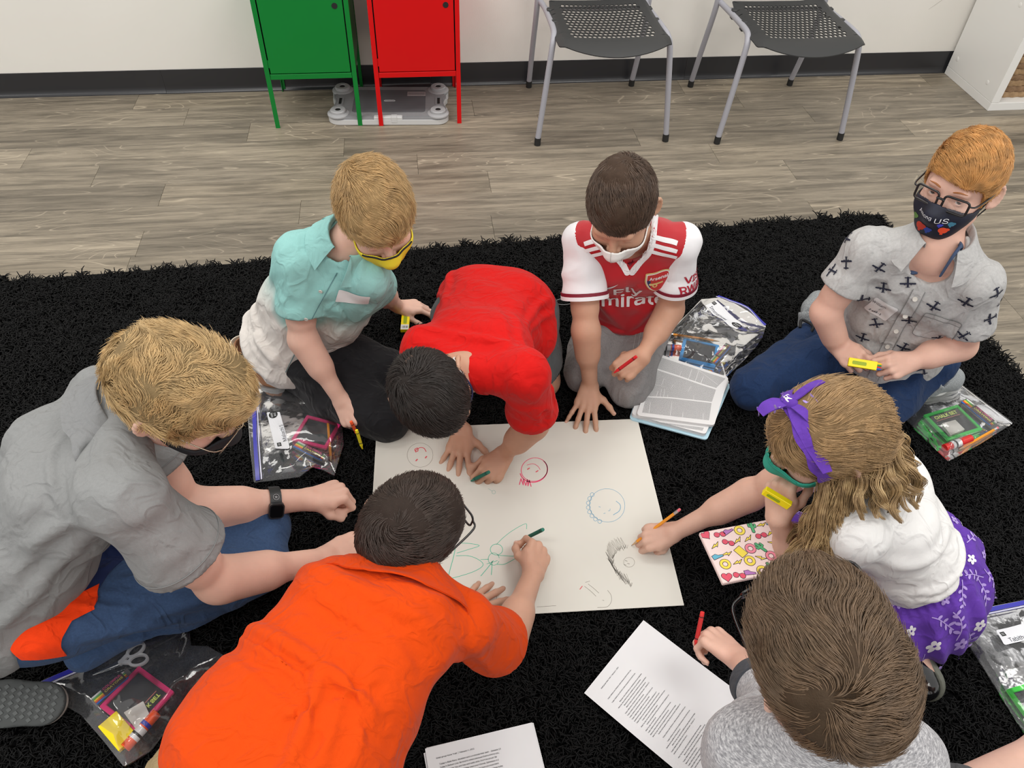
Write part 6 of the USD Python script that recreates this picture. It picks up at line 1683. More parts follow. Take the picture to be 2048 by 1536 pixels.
def polo_all():
    J, tips, H, jk, lay, jp, t, sp = polo()
    # the striped shirt tail hanging out over the thigh
    OR = cloth('tail_orange', srgb(232, 62, 14), vary=0.05, bump=0.3); NV = cloth('tail_navy', srgb(32, 44, 84), vary=0.08, bump=0.3)
    lay([(20, 1270), (60, 1230), (110, 1190), (170, 1120), (215, 1085), (235, 1105), (200, 1150), (182, 1182), (140, 1195), (90, 1205), (40, 1262)], NV, 'shirt_tail_navy', 0.007)
    lay([(30, 1245), (75, 1206), (140, 1196), (182, 1175), (168, 1230), (128, 1250), (100, 1290), (62, 1356), (8, 1340), (12, 1300)], OR, 'shirt_tail_orange', 0.009)
    # watch on the left wrist
    a = J['elL'] + (J['wrL'] - J['elL']) * 0.70; d = unit(J['wrL'] - J['elL']); u = unit(np.cross(d, UP)); w = np.cross(u, d)
    BK = mat('watch_black', (0.010, 0.010, 0.011), 0.45)
    A = np.linspace(0, 2 * np.pi, 33)
    R = np.array([a + 0.0335 * (u * math.cos(x) + w * math.sin(x)) for x in A])
    wt = thing('wrist_watch', 'black wrist watch on the left forearm of the boy in the grey polo', 'watch', loc=a)
    _base[wt] = a
    part(wt, 'strap', _rel(_ribbon(R, np.tile(d, (33, 1)), 0.024, 0.003), wt), BK, smooth=40)
    c = a + 0.034 * unit(w * 0.35 - u * 0.9 if (u @ -_f) < 0 else w * 0.35 + u * 0.9)
    n = unit(c - a); e2 = np.cross(n, d)
    part(wt, 'case', place(extrude(rrect(0.033, 0.036, 0.008), 0.009), c - a - n * 0.002, d, e2, n), mat('watch_case', (0.02, 0.02, 0.022), 0.3), smooth=30)
    part(wt, 'screen', place(extrude(rrect(0.027, 0.030, 0.006), 0.001), c - a + n * 0.0066, d, e2, n), mat('watch_glass', (0.004, 0.004, 0.005), 0.08), smooth=30)
    c2 = a + 0.0355 * unit(w * 0.9 - u * 0.35 if (u @ -_f) < 0 else w * 0.9 + u * 0.35); n2 = unit(c2 - a); f2 = np.cross(n2, d)
    part(wt, 'emblem', place(extrude(Point(0, 0).buffer(0.0068, 16).difference(Point(0, 0).buffer(0.0056, 16)).union(text_star(0.0042)), 0.0008), c2 - a, d, f2, n2), mat('watch_mark', (0.25, 0.25, 0.26), 0.5), smooth=False)
    # the sole of the right shoe, toes down behind him
    SU = mat('shoe_taupe', (0.34, 0.30, 0.27), 0.75, vary=0.1)
    SO = mat('sole_charcoal', (0.050, 0.055, 0.055), 0.75)
    heel, toe = at(-90, 1405, 0.10), at(112, 1408, 0.065)
    F = unit(toe - heel); n = unit(EYE - toe); n = unit(n - F * (n @ F)); R = np.cross(F, n); L = np.linalg.norm(toe - heel)
    P = lambda f, r, q: heel + F * f * L + R * r + n * q
    up_ = G([RC(P(0.08, 0, -0.035), P(0.5, 0, -0.035), 0.034, 0.037, 0.02), RC(P(0.5, 0, -0.032), P(0.86, 0, -0.022), 0.040, 0.040, 0.02)], k=0.02); up_.add(HS(P(0.5, 0, -0.010), n, 0.004), 'i')
    sh = part(t, 'shoe', _rel(surface(up_, 0.004), t), SU, smooth=True)
    so = G([G([RC(P(0.10, 0, -0.004), P(0.5, 0, -0.004), 0.036, 0.038, 0.02), RC(P(0.5, 0, -0.004), P(0.86, 0, -0.004), 0.041, 0.041, 0.02)], k=0.02)], k=0.01)
    so.add(HS(P(0.5, 0, 0.004), n, 0.003), 'i'); so.add(HS(P(0.5, 0, -0.016), -n, 0.003), 'i')
    sm = surface(so, 0.004)
    sl = part(sh, 'sole', _rel(sm, t), SO, smooth=40)
    ss = Skin3(sm); TR = mat('sole_tread', (0.09, 0.098, 0.098), 0.8)
    o = P(0, 0, 0.2)
    for i in range(13):
        for j in range(-3, 4):
            cx, cy = 0.02 + i * 0.0128, j * 0.0118 + (0.0059 if i % 2 else 0)
            if abs(cy) < 0.034:
                m = decal(ss, Polygon([(cx - 0.0052, cy), (cx, cy + 0.0048), (cx + 0.0052, cy), (cx, cy - 0.0048)]), o, F, R, -n, lift=0.0015)
                if m is not None:
                    part(sl, 'tread', _rel(trimesh.Trimesh(*_thick(m, 0.002), process=False), t), TR, smooth=False)
    return J, tips

def text_star(r):
    return Polygon([(r * (1 if i % 2 == 0 else 0.42) * math.cos(math.pi / 5 * i + math.pi / 2), r * (1 if i % 2 == 0 else 0.42) * math.sin(math.pi / 5 * i + math.pi / 2)) for i in range(10)])

# ------------------------------------------------------------------ the boy in the orange polo, back to the camera
def orange():
    J = JJ(head=(822, 1060, 0.458), neck=(806, 1152, 0.430), shR=(918, 1246, 0.375), shL=(692, 1188, 0.375), elR=(1010, 1292, 0.165), wrR=(1066, 1148, 0.095), elL=(745, 1195, 0.070), wrL=(912, 1232, 0.062), pel=(588, 1475, 0.400), hipR=(645, 1510, 0.360), hipL=(520, 1455, 0.360), knR=(640, 1640, 0.07), knL=(345, 1590, 0.08), anR=(430, 1760, 0.06), anL=(200, 1720, 0.06))
    s = 1.06
    t = person('dark haired boy in an orange polo shirt kneeling with his back to the camera', (J['pel'][0], J['pel'][1], 0))
    H = head_xf(J['head'], camv(0.63, -0.65, 0.32), camv(0.64, 0.44, -0.62), 1.03)
    SK = skin('olive2', (0.58, 0.33, 0.235))
    hg, tips = build_body(t, J, s, H, SK, [('R', at(1090, 1050, 0.080), camv(0.35, -0.05, 0.95), 'grip', 1.02), ('L', at(968, 1192, 0.048), UP, 'flat', 1.0)], nail=(0.68, 0.42, 0.33))
    hair(H, t, (0.034, 0.022, 0.017), seed=26, top=0.017, side=0.007, whorl=(0.05, -0.62, 0.78), swirl=0.7, comb=(0, 1, 0), comb_w=0.15, count=9000, length=0.030, messy=0.25, fuzz=0.25, rise=0.003, capcol=0.8, rough=0.32)
    mk, ms = mask(H, t, mat('mask_white', (0.78, 0.77, 0.75), 0.75, bump=0.2, bscale=500), loopM=mat('elastic_white', (0.75, 0.75, 0.73), 0.8), top=-0.012, loopr=0.0022)
    BG = mat('glasses_black', (0.006, 0.006, 0.007), 0.25, 0.6)
    gp = None
    for sx in (-1, 1):
        rp = np.array(rrect(0.048, 0.031, 0.009, sx * 0.0325, -0.004).exterior.coords)
        P = H.w(np.column_stack([rp[:, 0], 0.1035 - 2.2 * rp[:, 0] ** 2, rp[:, 1]]))
        if gp is None:
            gp = part(t, 'glasses', _rel(tube(np.array([H.w(-0.009, 0.104, 0.002), H.w(0, 0.106, 0.0035), H.w(0.009, 0.104, 0.002)]), 0.002, 6), t), BG, smooth=40)
        part(gp, 'rim', _rel(tube(P[:-1].tolist() + [P[0]], 0.002, 6, cap=False), t), BG, smooth=60)
        Q = catmull([H.w(sx * 0.057, 0.096, 0.005), H.w(sx * 0.0695, 0.085, 0.0055), H.w(sx * 0.0745, 0.03, 0.008), H.w(sx * 0.0755, -0.004, 0.012), H.w(sx * 0.073, -0.028, -0.010)], 5)
        part(gp, 'temple', _rel(tube(Q, 0.002, 6), t), BG, smooth=60)
    rt = unit(J['shR'] - J['shL']); ax = unit(J['neck'] - J['pel']); back = unit(np.cross(rt, ax)); back = back if back[2] > 0 else -back
    OR = cloth('orange_polo', srgb(208, 66, 1), vary=0.04, bump=0.25)
    g, rims = shirt_sdf(J, s, 0.012, {'R': (0.80, 0.052, 0.064), 'L': (0.70, 0.052, 0.062)}, (J['pel'] - ax * 0.10 - back * 0.03, -ax - back * 0.5), front=-back, H=H, neck_r=0.042, neck_drop=-0.014, extra=[RC(J['pel'] + ax * 0.06 - rt * 0.04, J['pel'] - ax * 0.05 - rt * 0.05, 0.112, 0.120, 0.04), RC(J['pel'] + ax * 0.06 + rt * 0.045, J['pel'] - ax * 0.05 + rt * 0.055, 0.112, 0.120, 0.04)], depth=1.02, width=0.95)
    W = (J['neck'] + J['pel']) / 2
    ds = folds([(W - rt * 0.12 + back * 0.02 - ax * 0.02, W + rt * 0.10 + back * 0.08 - ax * 0.10, 0.011, 0.010), (W - rt * 0.12 + back * 0.02 - ax * 0.055, W + rt * 0.03 + back * 0.09 - ax * 0.13, 0.011, -0.009), (W - rt * 0.10 + back * 0.05 + ax * 0.06, W + rt * 0.12 + back * 0.05 - ax * 0.02, 0.014, 0.006), (J['shL'] + back * 0.05 - ax * 0.03, W + rt * 0.11 + back * 0.06 + ax * 0.05, 0.014, 0.006), (W + back * 0.1 - ax * 0.05, J['pel'] + rt * 0.06 + back * 0.12 - ax * 0.08, 0.012, 0.009), (W + back * 0.1 - ax * 0.03 + rt * 0.05, J['pel'] + rt * 0.10 + back * 0.1 - ax * 0.04, 0.012, -0.008), (J['neck'] + back * 0.07 - ax * 0.03 - rt * 0.08, J['shR'] + back * 0.05, 0.010, 0.006), (J['shR'] + back * 0.04 - ax * 0.05, J['shR'] * 0.4 + J['elR'] * 0.6 - ax * 0.06, 0.009, -0.008)], crumple(0.0036, 11.0, axis=rt, stretch=2.4, seed=12.0), g, (J['neck'], J['pel']))
    ds = calm(ds, rims)
    m = surface(g, 0.0050, ds, amp=0.012)
    sp = part(t, 'polo_shirt', _rel(m, t), OR, smooth=True)
    na = unit(H.w(0, -0.03, -0.05) - J['neck']); cu = unit(ax * 0.7 + na * 0.5)
    collar(t, sp, cloth('orange_collar', srgb(202, 62, 1), vary=0.04, bump=0.45), J['neck'] - cu * 0.004, cu, -back, rt, r=0.066, open_deg=40, g=g, disp=ds, leaf=0.052, spread=0.030, point=0.012, th=0.003)
    KH = cloth('khaki_shorts', srgb(168, 146, 108), vary=0.06, bump=0.35)
    tg = trousers(J, s, 0.014, cut={'R': 0.85, 'L': 0.85})
    part(t, 'shorts', _rel(surface(tg, 0.0055, crumple(0.005, 11, seed=2.5), amp=0.01), t), KH, smooth=True)
    return J, tips

# ------------------------------------------------------------------ the girl with the purple headband
def girl():
    J = dict(head=(0.700, 0.815, 0.575), neck=(0.812, 0.795, 0.475), shR=(0.835, 0.905, 0.410), shL=(0.748, 0.690, 0.445), elR=(0.708, 0.955, 0.210), wrR=(0.545, 0.945, 0.092), elL=(0.730, 0.745, 0.240), wrL=(0.648, 0.772, 0.385), pel=(1.010, 0.755, 0.170), hipR=(1.020, 0.835, 0.155), hipL=(1.010, 0.690, 0.155), knR=(0.760, 0.862, 0.085), knL=(0.745, 0.735, 0.085), anR=(1.030, 0.850, 0.055), anL=(1.000, 0.640, 0.060))
    J = {k: np.array(v) for k, v in J.items()}
    s = 0.97
    t = person('girl with long wavy hair, white top, purple floral skirt and headband', (J['pel'][0], J['pel'][1], 0))
    H = head_xf(J['head'], camv(-0.20, 0.78, -0.58), camv(-0.88, -0.34, -0.33), 1.0)
    SK = skin('light2', (0.64, 0.39, 0.30))
    hg, tips = build_body(t, J, s, H, SK, [('R', at(1262, 1085, 0.055), camv(0.05, 0.35, 0.93), 'grip', 0.95), ('L', at(1560, 985, 0.43), camv(-0.75, -0.35, 0.55), 'pinch', 0.95)], bare='')
    col = (0.270, 0.170, 0.080)
    hair(H, t, col, seed=27, top=0.016, side=0.012, whorl=(0.0, 0.35, 0.93), swirl=0.05, comb=(0.0, -1.0, -0.35), comb_w=0.55, count=8000, length=0.090, messy=0.28, fuzz=0.16, rise=0.006, capcol=0.7, width=0.0009, over=0.012, extra=[H.el((0, -0.055, -0.010), (0.072, 0.060, 0.085), 0.03)],
         lines=(np.radians([0, 30, 50, 62, 78, 92, 110, 180]), np.array([0.056, 0.050, 0.038, 0.022, 0.002, -0.03, -0.06, -0.07])))
    # long locks down the back and over the left shoulder
    rg = np.random.default_rng(4)
    top = torso(J, s, 0.02)
    tg_ = G(top, k=0.03)
    S = []
    for i in range(110):
        a = rg.uniform(0, 1)
        side = rg.uniform(-1, 1)
        st = H.w(0.055 * side + 0.0, -0.060 + 0.02 * rg.normal(), -0.005 - 0.045 * rg.uniform()) 
        if i < 44:      # down over the left shoulder in front
            st = H.w(-0.066 + 0.01 * rg.normal() * 0.6, 0.010 + 0.034 * rg.uniform(-1.2, 1), 0.0 - 0.02 * rg.uniform())
            tgt = at(1562 + rg.uniform(0, 105), 1105 + rg.uniform(-60, 60), 0.35)
            mids = [st + (tgt - st) * 0.35 + camv(0.05, 0.0, 0.5) * 0.015, st + (tgt - st) * 0.7 + camv(0.2, 0, 0.6) * 0.022]
        else:           # spread over the back
            tgt = at(1720 + rg.uniform(-10, 125), 985 + rg.uniform(-40, 60) , 0.505)
            mids = [st + (tgt - st) * 0.3 + UP * 0.02, st + (tgt - st) * 0.7 + UP * 0.025]
        P = catmull([st] + mids + [tgt], 7)
        ln = np.linspace(0, 1, len(P))
        amp = rg.uniform(0.006, 0.013) * np.clip(ln - 0.12, 0, 1); ph = rg.uniform(0, 6.28); fr = rg.uniform(14, 20)
        T, N, B = frames(P)
        P = P + amp[:, None] * (N * np.sin(fr * ln + ph)[:, None] + B * np.cos(fr * ln + ph)[:, None])
        if i >= 44:
            d = sdf(tg_, P)
            P = P + UP * np.clip(0.006 + 0.012 * rg.uniform() - d, 0, 0.06)[:, None]
        for j in range(34):
            r = 0.0085 * math.sqrt(rg.uniform()); th = rg.uniform(0, 6.28)
            w = (0.35 + 0.9 * np.sin(np.pi * np.clip(ln * 0.85 + 0.12, 0, 1))) * (1 + 0.25 * np.sin(ln * 9 + th))
            S.append(P + (r * w)[:, None] * (N * math.cos(th) + B * math.sin(th)) + rg.normal(0, 0.0006, (1, 3)))
    S = np.array(S)
    _lk = '/World/Looks/hair_locks'
    usdkit.material(stage, _lk, {'g': ('geometry', {}), 'nz': ('noise_texture', {'scale': 45.0, 'detail': 2.0}), 'r': ('rgb_ramp', {'ramp': [(0.3, (0.20, 0.125, 0.055)), (0.5, (0.36, 0.235, 0.11)), (0.7, (0.56, 0.40, 0.20))]}), 'p': ('principled_bsdf', {'roughness': 0.38, 'specular_ior_level': 0.5})}, [('g.position', 'nz.vector'), ('nz.fac', 'r.fac'), ('r.color', 'p.base_color')], surface='p.BSDF')
    hp = [p for p in stage.GetPrimAtPath(t).GetChildren() if p.GetName() == 'hair'][0].GetPath().pathString
    curves(hp, 'locks', _rel(S, t), np.concatenate([np.full(14, 0.0011), np.linspace(0.0011, 0.0005, S.shape[1] - 14)]), _lk, kind='stuff')
    # headband with its bow
    PU = cloth('purple_floral', srgb(96, 58, 160), vary=0.06, bump=0.2); LI = mat('print_lilac', srgb(172, 148, 214), 0.8); WHP = mat('print_petal', (0.78, 0.76, 0.80), 0.8)
    capg = G([H.el((0, -0.008, 0.030), (0.083, 0.1026, 0.090), 0.02), H.el((0, -0.055, -0.010), (0.072, 0.060, 0.085), 0.03)], k=0.01)
    A = np.radians(np.linspace(-100, 100, 41))
    O = H.w(np.column_stack([0.3 * np.sin(A), 0.020 + 0.03 * np.cos(A), 0.3 * np.cos(A) + 0.02])); C0 = H.w(0, 0.030, 0.01)
    P, ok = project(capg, O, (C0 - O) / np.linalg.norm(C0 - O, axis=1, keepdims=True), lift=0.005)
    hb = part(t, 'headband', _rel(_ribbon(P, np.tile(H.F, (41, 1)), 0.021 + 0.005 * np.sin(np.arange(41) * 0.9), 0.004), t), PU, smooth=40)
    kx = P[23]; kn = unit(kx - C0)
    part(hb, 'knot', _rel(surface(G([EL(kx + kn * 0.005, (0.015, 0.013, 0.010), None, 0.01)]), 0.002, lambda q: 0.002 * fnoise(q, 60), amp=0.003), t), PU, smooth=True)
    for tip, w in ((at(1520, 826, kx[2] - 0.005), (0.012, 0.026, 0.024, 0.018)), (at(1652, 776, kx[2] + 0.01), (0.012, 0.020, 0.018, 0.015)), (at(1655, 945, kx[2] - 0.055), (0.012, 0.026, 0.026, 0.016)), (at(1700, 935, kx[2] - 0.075), (0.012, 0.022, 0.020, 0.010))):
        m1 = kx + (tip - kx) * 0.35 + kn * 0.012; m2 = kx + (tip - kx) * 0.7 + kn * 0.010
        Q = catmull([kx + kn * 0.006, m1, m2, tip], 6)
        d = sdf(capg, Q); Q = Q + kn * np.clip(0.006 - d, 0, 0.04)[:, None]
        part(hb, 'bow_tail', _rel(_ribbon(Q, np.tile(np.cross(unit(tip - kx), kn), (len(Q), 1)) + 0.2 * kn, np.interp(np.linspace(0, 1, len(Q)), (0, 0.35, 0.7, 1), w), 0.0025), t), PU, smooth=40)
    fl = flower(0.0085)
    hs_ = Skin3(trimesh.util.concatenate([trimesh.Trimesh(_np(m_)[0] + _base[t], _np(m_)[1], process=False) for m_ in list(stage.GetPrimAtPath(hb).GetChildren()) + [stage.GetPrimAtPath(hb)]]))
    o = kx + kn * 0.2
    e1 = unit(np.cross(kn, H.X)); e2 = np.cross(kn, e1)
    for u, v in ((0.0, 0.0), (0.020, 0.018), (-0.03, 0.01), (0.035, -0.012), (0.05, 0.0), (-0.045, 0.02), (0.012, -0.03)):
        q = decal(hs_, affinity.translate(fl if u == 0 else leaflets(0.012), u, v), o, e1, e2, -kn, size=0.004, lift=0.0016)
        if q is not None:
            part(hb, 'printed_flower', _rel(q, t), WHP if u == 0 else LI, smooth=True)
    # mask
    TG = mat('mask_green', srgb(42, 158, 136), 0.75, vary=0.04, bump=0.25, bscale=600)
    mask(H, t, TG, loopM=mat('elastic_white', (0.75, 0.75, 0.73), 0.8), edge=mat('mask_green_hem', srgb(34, 140, 120), 0.8), top=-0.010, loopr=0.0024)
    # top
    rt = unit(J['shR'] - J['shL']); ax = unit(J['neck'] - J['pel']); back = unit(np.cross(rt, ax)); back = back if back[2] > 0 else -back
    WT = cloth('white_top', (0.74, 0.73, 0.72), vary=0.02, bump=0.15)
    g, rims = shirt_sdf(J, s, 0.010, {'R': (0.45, 0.050, 0.055), 'L': (0.62, 0.052, 0.062)}, (J['pel'] + ax * 0.085, -ax), front=-back, H=H, extra=[RC(J['neck'] * 0.35 + J['pel'] * 0.65, J['pel'] + ax * 0.06, 0.092, 0.098, 0.05)])
    W = (J['neck'] + J['pel']) / 2
    ds = folds([(W - rt * 0.10 - ax * 0.05, W + rt * 0.06 + back * 0.11 - ax * 0.10, 0.010, 0.007), (W - rt * 0.11 - ax * 0.08, W + rt * 0.02 + back * 0.10 - ax * 0.13, 0.010, 0.007), (J['shL'] - ax * 0.06 + back * 0.03, W + back * 0.1 - ax * 0.02, 0.014, 0.006)], crumple(0.003, 10.0, axis=rt, stretch=2.4, seed=15.0), g, (J['neck'], J['pel']))
    ds = calm(ds, rims)
    part(t, 'white_top', _rel(surface(g, 0.0048, ds, amp=0.012), t), WT, smooth=True)
    # skirt, gathered at the waist
    wq = J['pel'] + ax * 0.092
    fwd = unit(J['knR'] + J['knL'] - J['hipR'] - J['hipL'])
    kg = G([RC(wq, J['pel'] - ax * 0.005, 0.100, 0.128, 0.04), RC(J['pel'], J['pel'] - UP * 0.085 - fwd * 0.0, 0.122, 0.132, 0.05), RC(J['hipR'], J['knR'] + fwd * -0.04, 0.098, 0.085, 0.05), RC(J['hipL'], J['knL'] + fwd * -0.04, 0.098, 0.085, 0.05), RC(J['hipL'] - UP * 0.02, J['hipL'] - rt * 0.015 - UP * 0.05, 0.090, 0.095, 0.05)], k=0.04)
    kg.add(HS((0, 0, 0.042), (0, 0, -1), 0.01), 'i')
    u1 = unit(np.cross(ax, rt)); 
    def pleats(P):
        q = P - wq
        a = np.arctan2(q @ rt, q @ u1); h = -(q @ ax)
        r = np.clip((h - 0.005) / 0.05, 0, 1)
        gath = np.exp(-((h - 0.012) / 0.016) ** 2) * 0.0035 * np.sin(a * 52 + 2 * fnoise(P, 20))
        return gath + 0.0065 * np.clip(h / 0.08, 0, 1) * np.sin(a * 15 + 2.2 * fnoise(P, 7)) + 0.003 * fnoise(P, 18) - 0.006 * np.exp(-((h - 0.035) / 0.02) ** 2)
    km = surface(kg, 0.0044, pleats, amp=0.014); kk = Skin3(km)
    kp = part(t, 'skirt', _rel(km, t), PU, smooth=True)
    rg = np.random.default_rng(8)
    D = unit(-UP + 0.45 * rt + 0.0 * fwd); o0 = J['pel'] - D * 0.5; Xs = unit(np.cross(D, fwd)); Xs = unit(fwd - D * (fwd @ D)) * -1; Ys = np.cross(-D, Xs)
    for gx in np.arange(-0.26, 0.25, 0.048):
        for gy in np.arange(-0.24, 0.24, 0.040):
            x, y = gx + rg.uniform(-0.014, 0.014), gy + rg.uniform(-0.012, 0.012)
            z = rg.uniform()
            q = decal(kk, affinity.translate(affinity.rotate(flower(0.0105) if z < 0.36 else vine(0.026, rg), rg.uniform(0, 360), origin=(0, 0)), x, y), o0, Xs, Ys, D, size=0.006, lift=0.0016)
            if q is not None:
                part(kp, 'printed_flower' if z < 0.36 else 'printed_vine', _rel(q, t), WHP if z < 0.24 else LI, smooth=True)
    # shoes
    PB = mat('patent_black', (0.006, 0.006, 0.007), 0.12, 0.6, coat=0.6)
    heel, toe = at(1800, 1265, 0.075), at(1862, 1378, 0.045)
    sh, p = shoe(t, heel, toe, camv(-0.85, 0.2, 0.45), PB, mat('sole_olive', (0.12, 0.125, 0.10), 0.6), 0.98, sole_th=0.012)
    part(sh, 'strap', _rel(tube(catmull([p(0.45, -0.030, 0.030), p(0.42, -0.012, 0.062), p(0.42, 0.012, 0.062), p(0.45, 0.030, 0.030)], 6), 0.006, 8, flat=0.35), t), PB, smooth=60)
    ag = G([RC(J['anL'], at(1815, 1290, 0.095), 0.032, 0.028, 0.02), RC(at(1815, 1290, 0.095), at(1848, 1345, 0.07), 0.026, 0.022, 0.02)], k=0.02)
    part(t, 'foot', _rel(surface(ag, 0.0035), t), SK, smooth=True)
    return J, tips, H

def _np(prim):
    m = UsdGeom.Mesh(prim)
    return np.array(m.GetPointsAttr().Get(), float), np.array(m.GetFaceVertexIndicesAttr().Get()).reshape(-1, 3)
def flower(r):
    ps = [affinity.rotate(affinity.scale(Point(0, r * 0.58).buffer(r * 0.42, 5), 0.78, 1.0), 72 * i, origin=(0, 0)) for i in range(5)]
    return shapely.union_all(ps).difference(Point(0, 0).buffer(r * 0.16, 4))
def leaflets(r):
    return shapely.union_all([affinity.translate(affinity.rotate(affinity.scale(Point(0, 0).buffer(r * 0.4, 4), 0.4, 1), a), x, y) for a, x, y in ((40, r * 0.4, 0), (-40, -r * 0.4, 0), (10, 0, r * 0.5))])
def vine(L, rg):
    c = rg.uniform(-0.3, 0.3) * L
    P = catmull([(-L, 0), (-L * 0.3, c), (L * 0.4, c * 0.8), (L, -c)], 5)
    parts = [LineString(P).buffer(0.0010)]
    for i, sgn in ((3, 1), (5, -1), (7, 1), (9, -1), (11, 1), (13, -1)):
        x, y = P[i]
        parts.append(affinity.translate(affinity.rotate(affinity.scale(Point(0, 0.0062).buffer(0.0056, 4), 0.48, 1.0), -35 * sgn + (180 if sgn < 0 else 0), origin=(0, 0)), x, y))
    return shapely.union_all(parts)

# ------------------------------------------------------------------ the boy in heather grey, nearest the camera
def brown():
    J = JJ(head=(1655, 1322, 0.765), neck=(1650, 1455, 0.655), shL=(1492, 1500, 0.600), shR=(1790, 1520, 0.600), elL=(1552, 1420, 0.395), wrL=(1478, 1318, 0.235))
    J.update({k: np.array(v) for k, v in dict(elR=(0.64, 0.33, 0.40), wrR=(0.66, 0.44, 0.22), pel=(0.47, 0.00, 0.20), hipR=(0.54, 0.02, 0.17), hipL=(0.39, -0.01, 0.17), knR=(0.62, 0.32, 0.09), knL=(0.45, 0.32, 0.09), anR=(0.56, 0.04, 0.06), anL=(0.41, 0.02, 0.06)).items()})
    s = 1.02
    t = person('brown haired boy in a heather grey top seen from behind at lower right', (J['pel'][0], J['pel'][1], 0))
    H = head_xf(J['head'], camv(0.90, 0.40, 0.10), camv(-0.28, 0.84, -0.46), 1.0)
    SK = skin('fair', (0.70, 0.42, 0.33))
    hg, tips = build_body(t, J, s, H, SK, [('L', at(1412, 1262, 0.215), camv(0.55, 0.35, 0.75), 'pinch', 1.0), ('R', (0.62, 0.56, 0.16), UP, 'relaxed', 1.0)])
    hair(H, t, (0.105, 0.066, 0.038), seed=28, top=0.024, side=0.007, whorl=(-0.5, -0.32, 0.95), swirl=0.45, comb=(-0.1, 1, 0.1), comb_w=0.45, count=16000, length=0.066, messy=0.52, fuzz=0.16, rise=0.008, capcol=0.5, width=0.00072, over=0.012, extra=[H.el((0.0, 0.040, 0.060), (0.066, 0.070, 0.052), 0.03)])
    BG = mat('glasses_black', (0.006, 0.006, 0.007), 0.25, 0.6)
    gp = None
    for sx in (-1, 1):
        rp = np.array(rrect(0.052, 0.036, 0.009, sx * 0.035, -0.004).exterior.coords)
        P = H.w(np.column_stack([rp[:, 0], 0.1055 - 1.6 * rp[:, 0] ** 2, rp[:, 1]]))
        if gp is None:
            gp = part(t, 'glasses', _rel(tube(np.array([H.w(-0.009, 0.106, 0.002), H.w(0, 0.108, 0.0035), H.w(0.009, 0.106, 0.002)]), 0.002, 6), t), BG, smooth=40)
        part(gp, 'rim', _rel(tube(P[:-1].tolist() + [P[0]], 0.002, 6, cap=False), t), BG, smooth=60)
        ln = trimesh.creation.triangulate_polygon(rrect(0.052, 0.036, 0.009, sx * 0.035, -0.004), engine='earcut')
        part(gp, 'lens', _rel(trimesh.Trimesh(H.w(np.column_stack([ln[0][:, 0], 0.1055 - 1.6 * ln[0][:, 0] ** 2, ln[0][:, 1]])), ln[1], process=False), t), clear_lens(), smooth=True)
        Q = catmull([H.w(sx * 0.062, 0.098, 0.006), H.w(sx * 0.078, 0.085, 0.006), H.w(sx * 0.0785, 0.03, 0.008), H.w(sx * 0.0765, -0.004, 0.012), H.w(sx * 0.074, -0.028, -0.010)], 5)
        part(gp, 'temple', _rel(tube(Q, 0.0022, 6), t), BG, smooth=60)
    mask(H, t, mat('mask_white', (0.78, 0.77, 0.75), 0.75, bump=0.2, bscale=500), loopM=mat('elastic_white', (0.75, 0.75, 0.73), 0.8), top=-0.012, loopr=0.0016)
    rt = unit(J['shR'] - J['shL']); ax = unit(J['neck'] - J['pel']); back = unit(np.cross(rt, ax)); back = back if back @ H.F < 0 else -back
    n = {'tc': ('texture_coordinate', {}), 'm': ('mapping', {'scale': (30, 30, 150), 'rotation': (0.2, 0.5, 0.3)}), 'nz': ('noise_texture', {'scale': 6.0, 'detail': 3.0, 'roughness': 0.7}),
         'r': ('rgb_ramp', {'ramp': [(0.30, srgb(112, 112, 116)), (0.50, srgb(156, 155, 158)), (0.66, srgb(196, 195, 197))]}), 'b': ('bump', {'strength': 0.3, 'distance': 0.001}), 'p': ('principled_bsdf', {'roughness': 0.9, 'sheen_weight': 0.15, 'specular_ior_level': 0.2})}
    usdkit.material(stage, '/World/Looks/cloth_heather', n, [('tc.object', 'm.vector'), ('m.vector', 'nz.vector'), ('nz.fac', 'r.fac'), ('r.color', 'p.base_color'), ('nz.fac', 'b.height'), ('b.normal', 'p.normal')], surface='p.BSDF')
    g, rims = shirt_sdf(J, s, 0.012, {'L': (1, 0.050, 0.050, 0.45, 0.040), 'R': (1, 0.050, 0.050, 0.45, 0.040)}, (J['pel'] - ax * 0.05, -ax), front=-back, H=H, neck_drop=-0.004)
    ds = folds([(J['shL'] + back * 0.03 + UP * 0.03, J['neck'] * 0.6 + J['pel'] * 0.4 + back * 0.1, 0.012, 0.006), (J['shL'] + back * 0.05 - UP * 0.02, J['neck'] * 0.5 + J['pel'] * 0.5 + back * 0.1, 0.010, 0.007)], crumple(0.0042, 14.0, axis=rt, stretch=2.0, seed=18.0), g, (J['neck'], J['pel']))
    ds = calm(ds, rims)
    sp = part(t, 'heather_top', _rel(surface(g, 0.0046, ds, amp=0.012), t), '/World/Looks/cloth_heather', smooth=True)
    for (e, d) in rims:
        A = np.linspace(0, 2 * np.pi, 49); u = unit(np.cross(d, UP)); w = np.cross(d, u); c0 = e - d * 0.012
        O = np.array([c0 + 0.12 * (u * math.cos(a) + w * math.sin(a)) for a in A])
        P, ok = project(g, O, -(O - c0) / 0.12, ds, lift=0.0022)
        part(sp, 'cuff', _rel(_ribbon(P, np.tile(d, (49, 1)), 0.034, 0.004), t), cloth('cuff_charcoal', srgb(70, 72, 78), vary=0.15, vscale=300), smooth=40)
    TR = cloth('dark_trousers', (0.020, 0.022, 0.028), vary=0.1)
    tg = trousers(J, s, 0.012); tg.add(HS((0, 0, 0.012), (0, 0, -1), 0.01), 'i')
    part(t, 'trousers', _rel(surface(tg, 0.0065, crumple(0.005, 11, seed=1.2), amp=0.01), t), TR, smooth=True)
    return J, tips

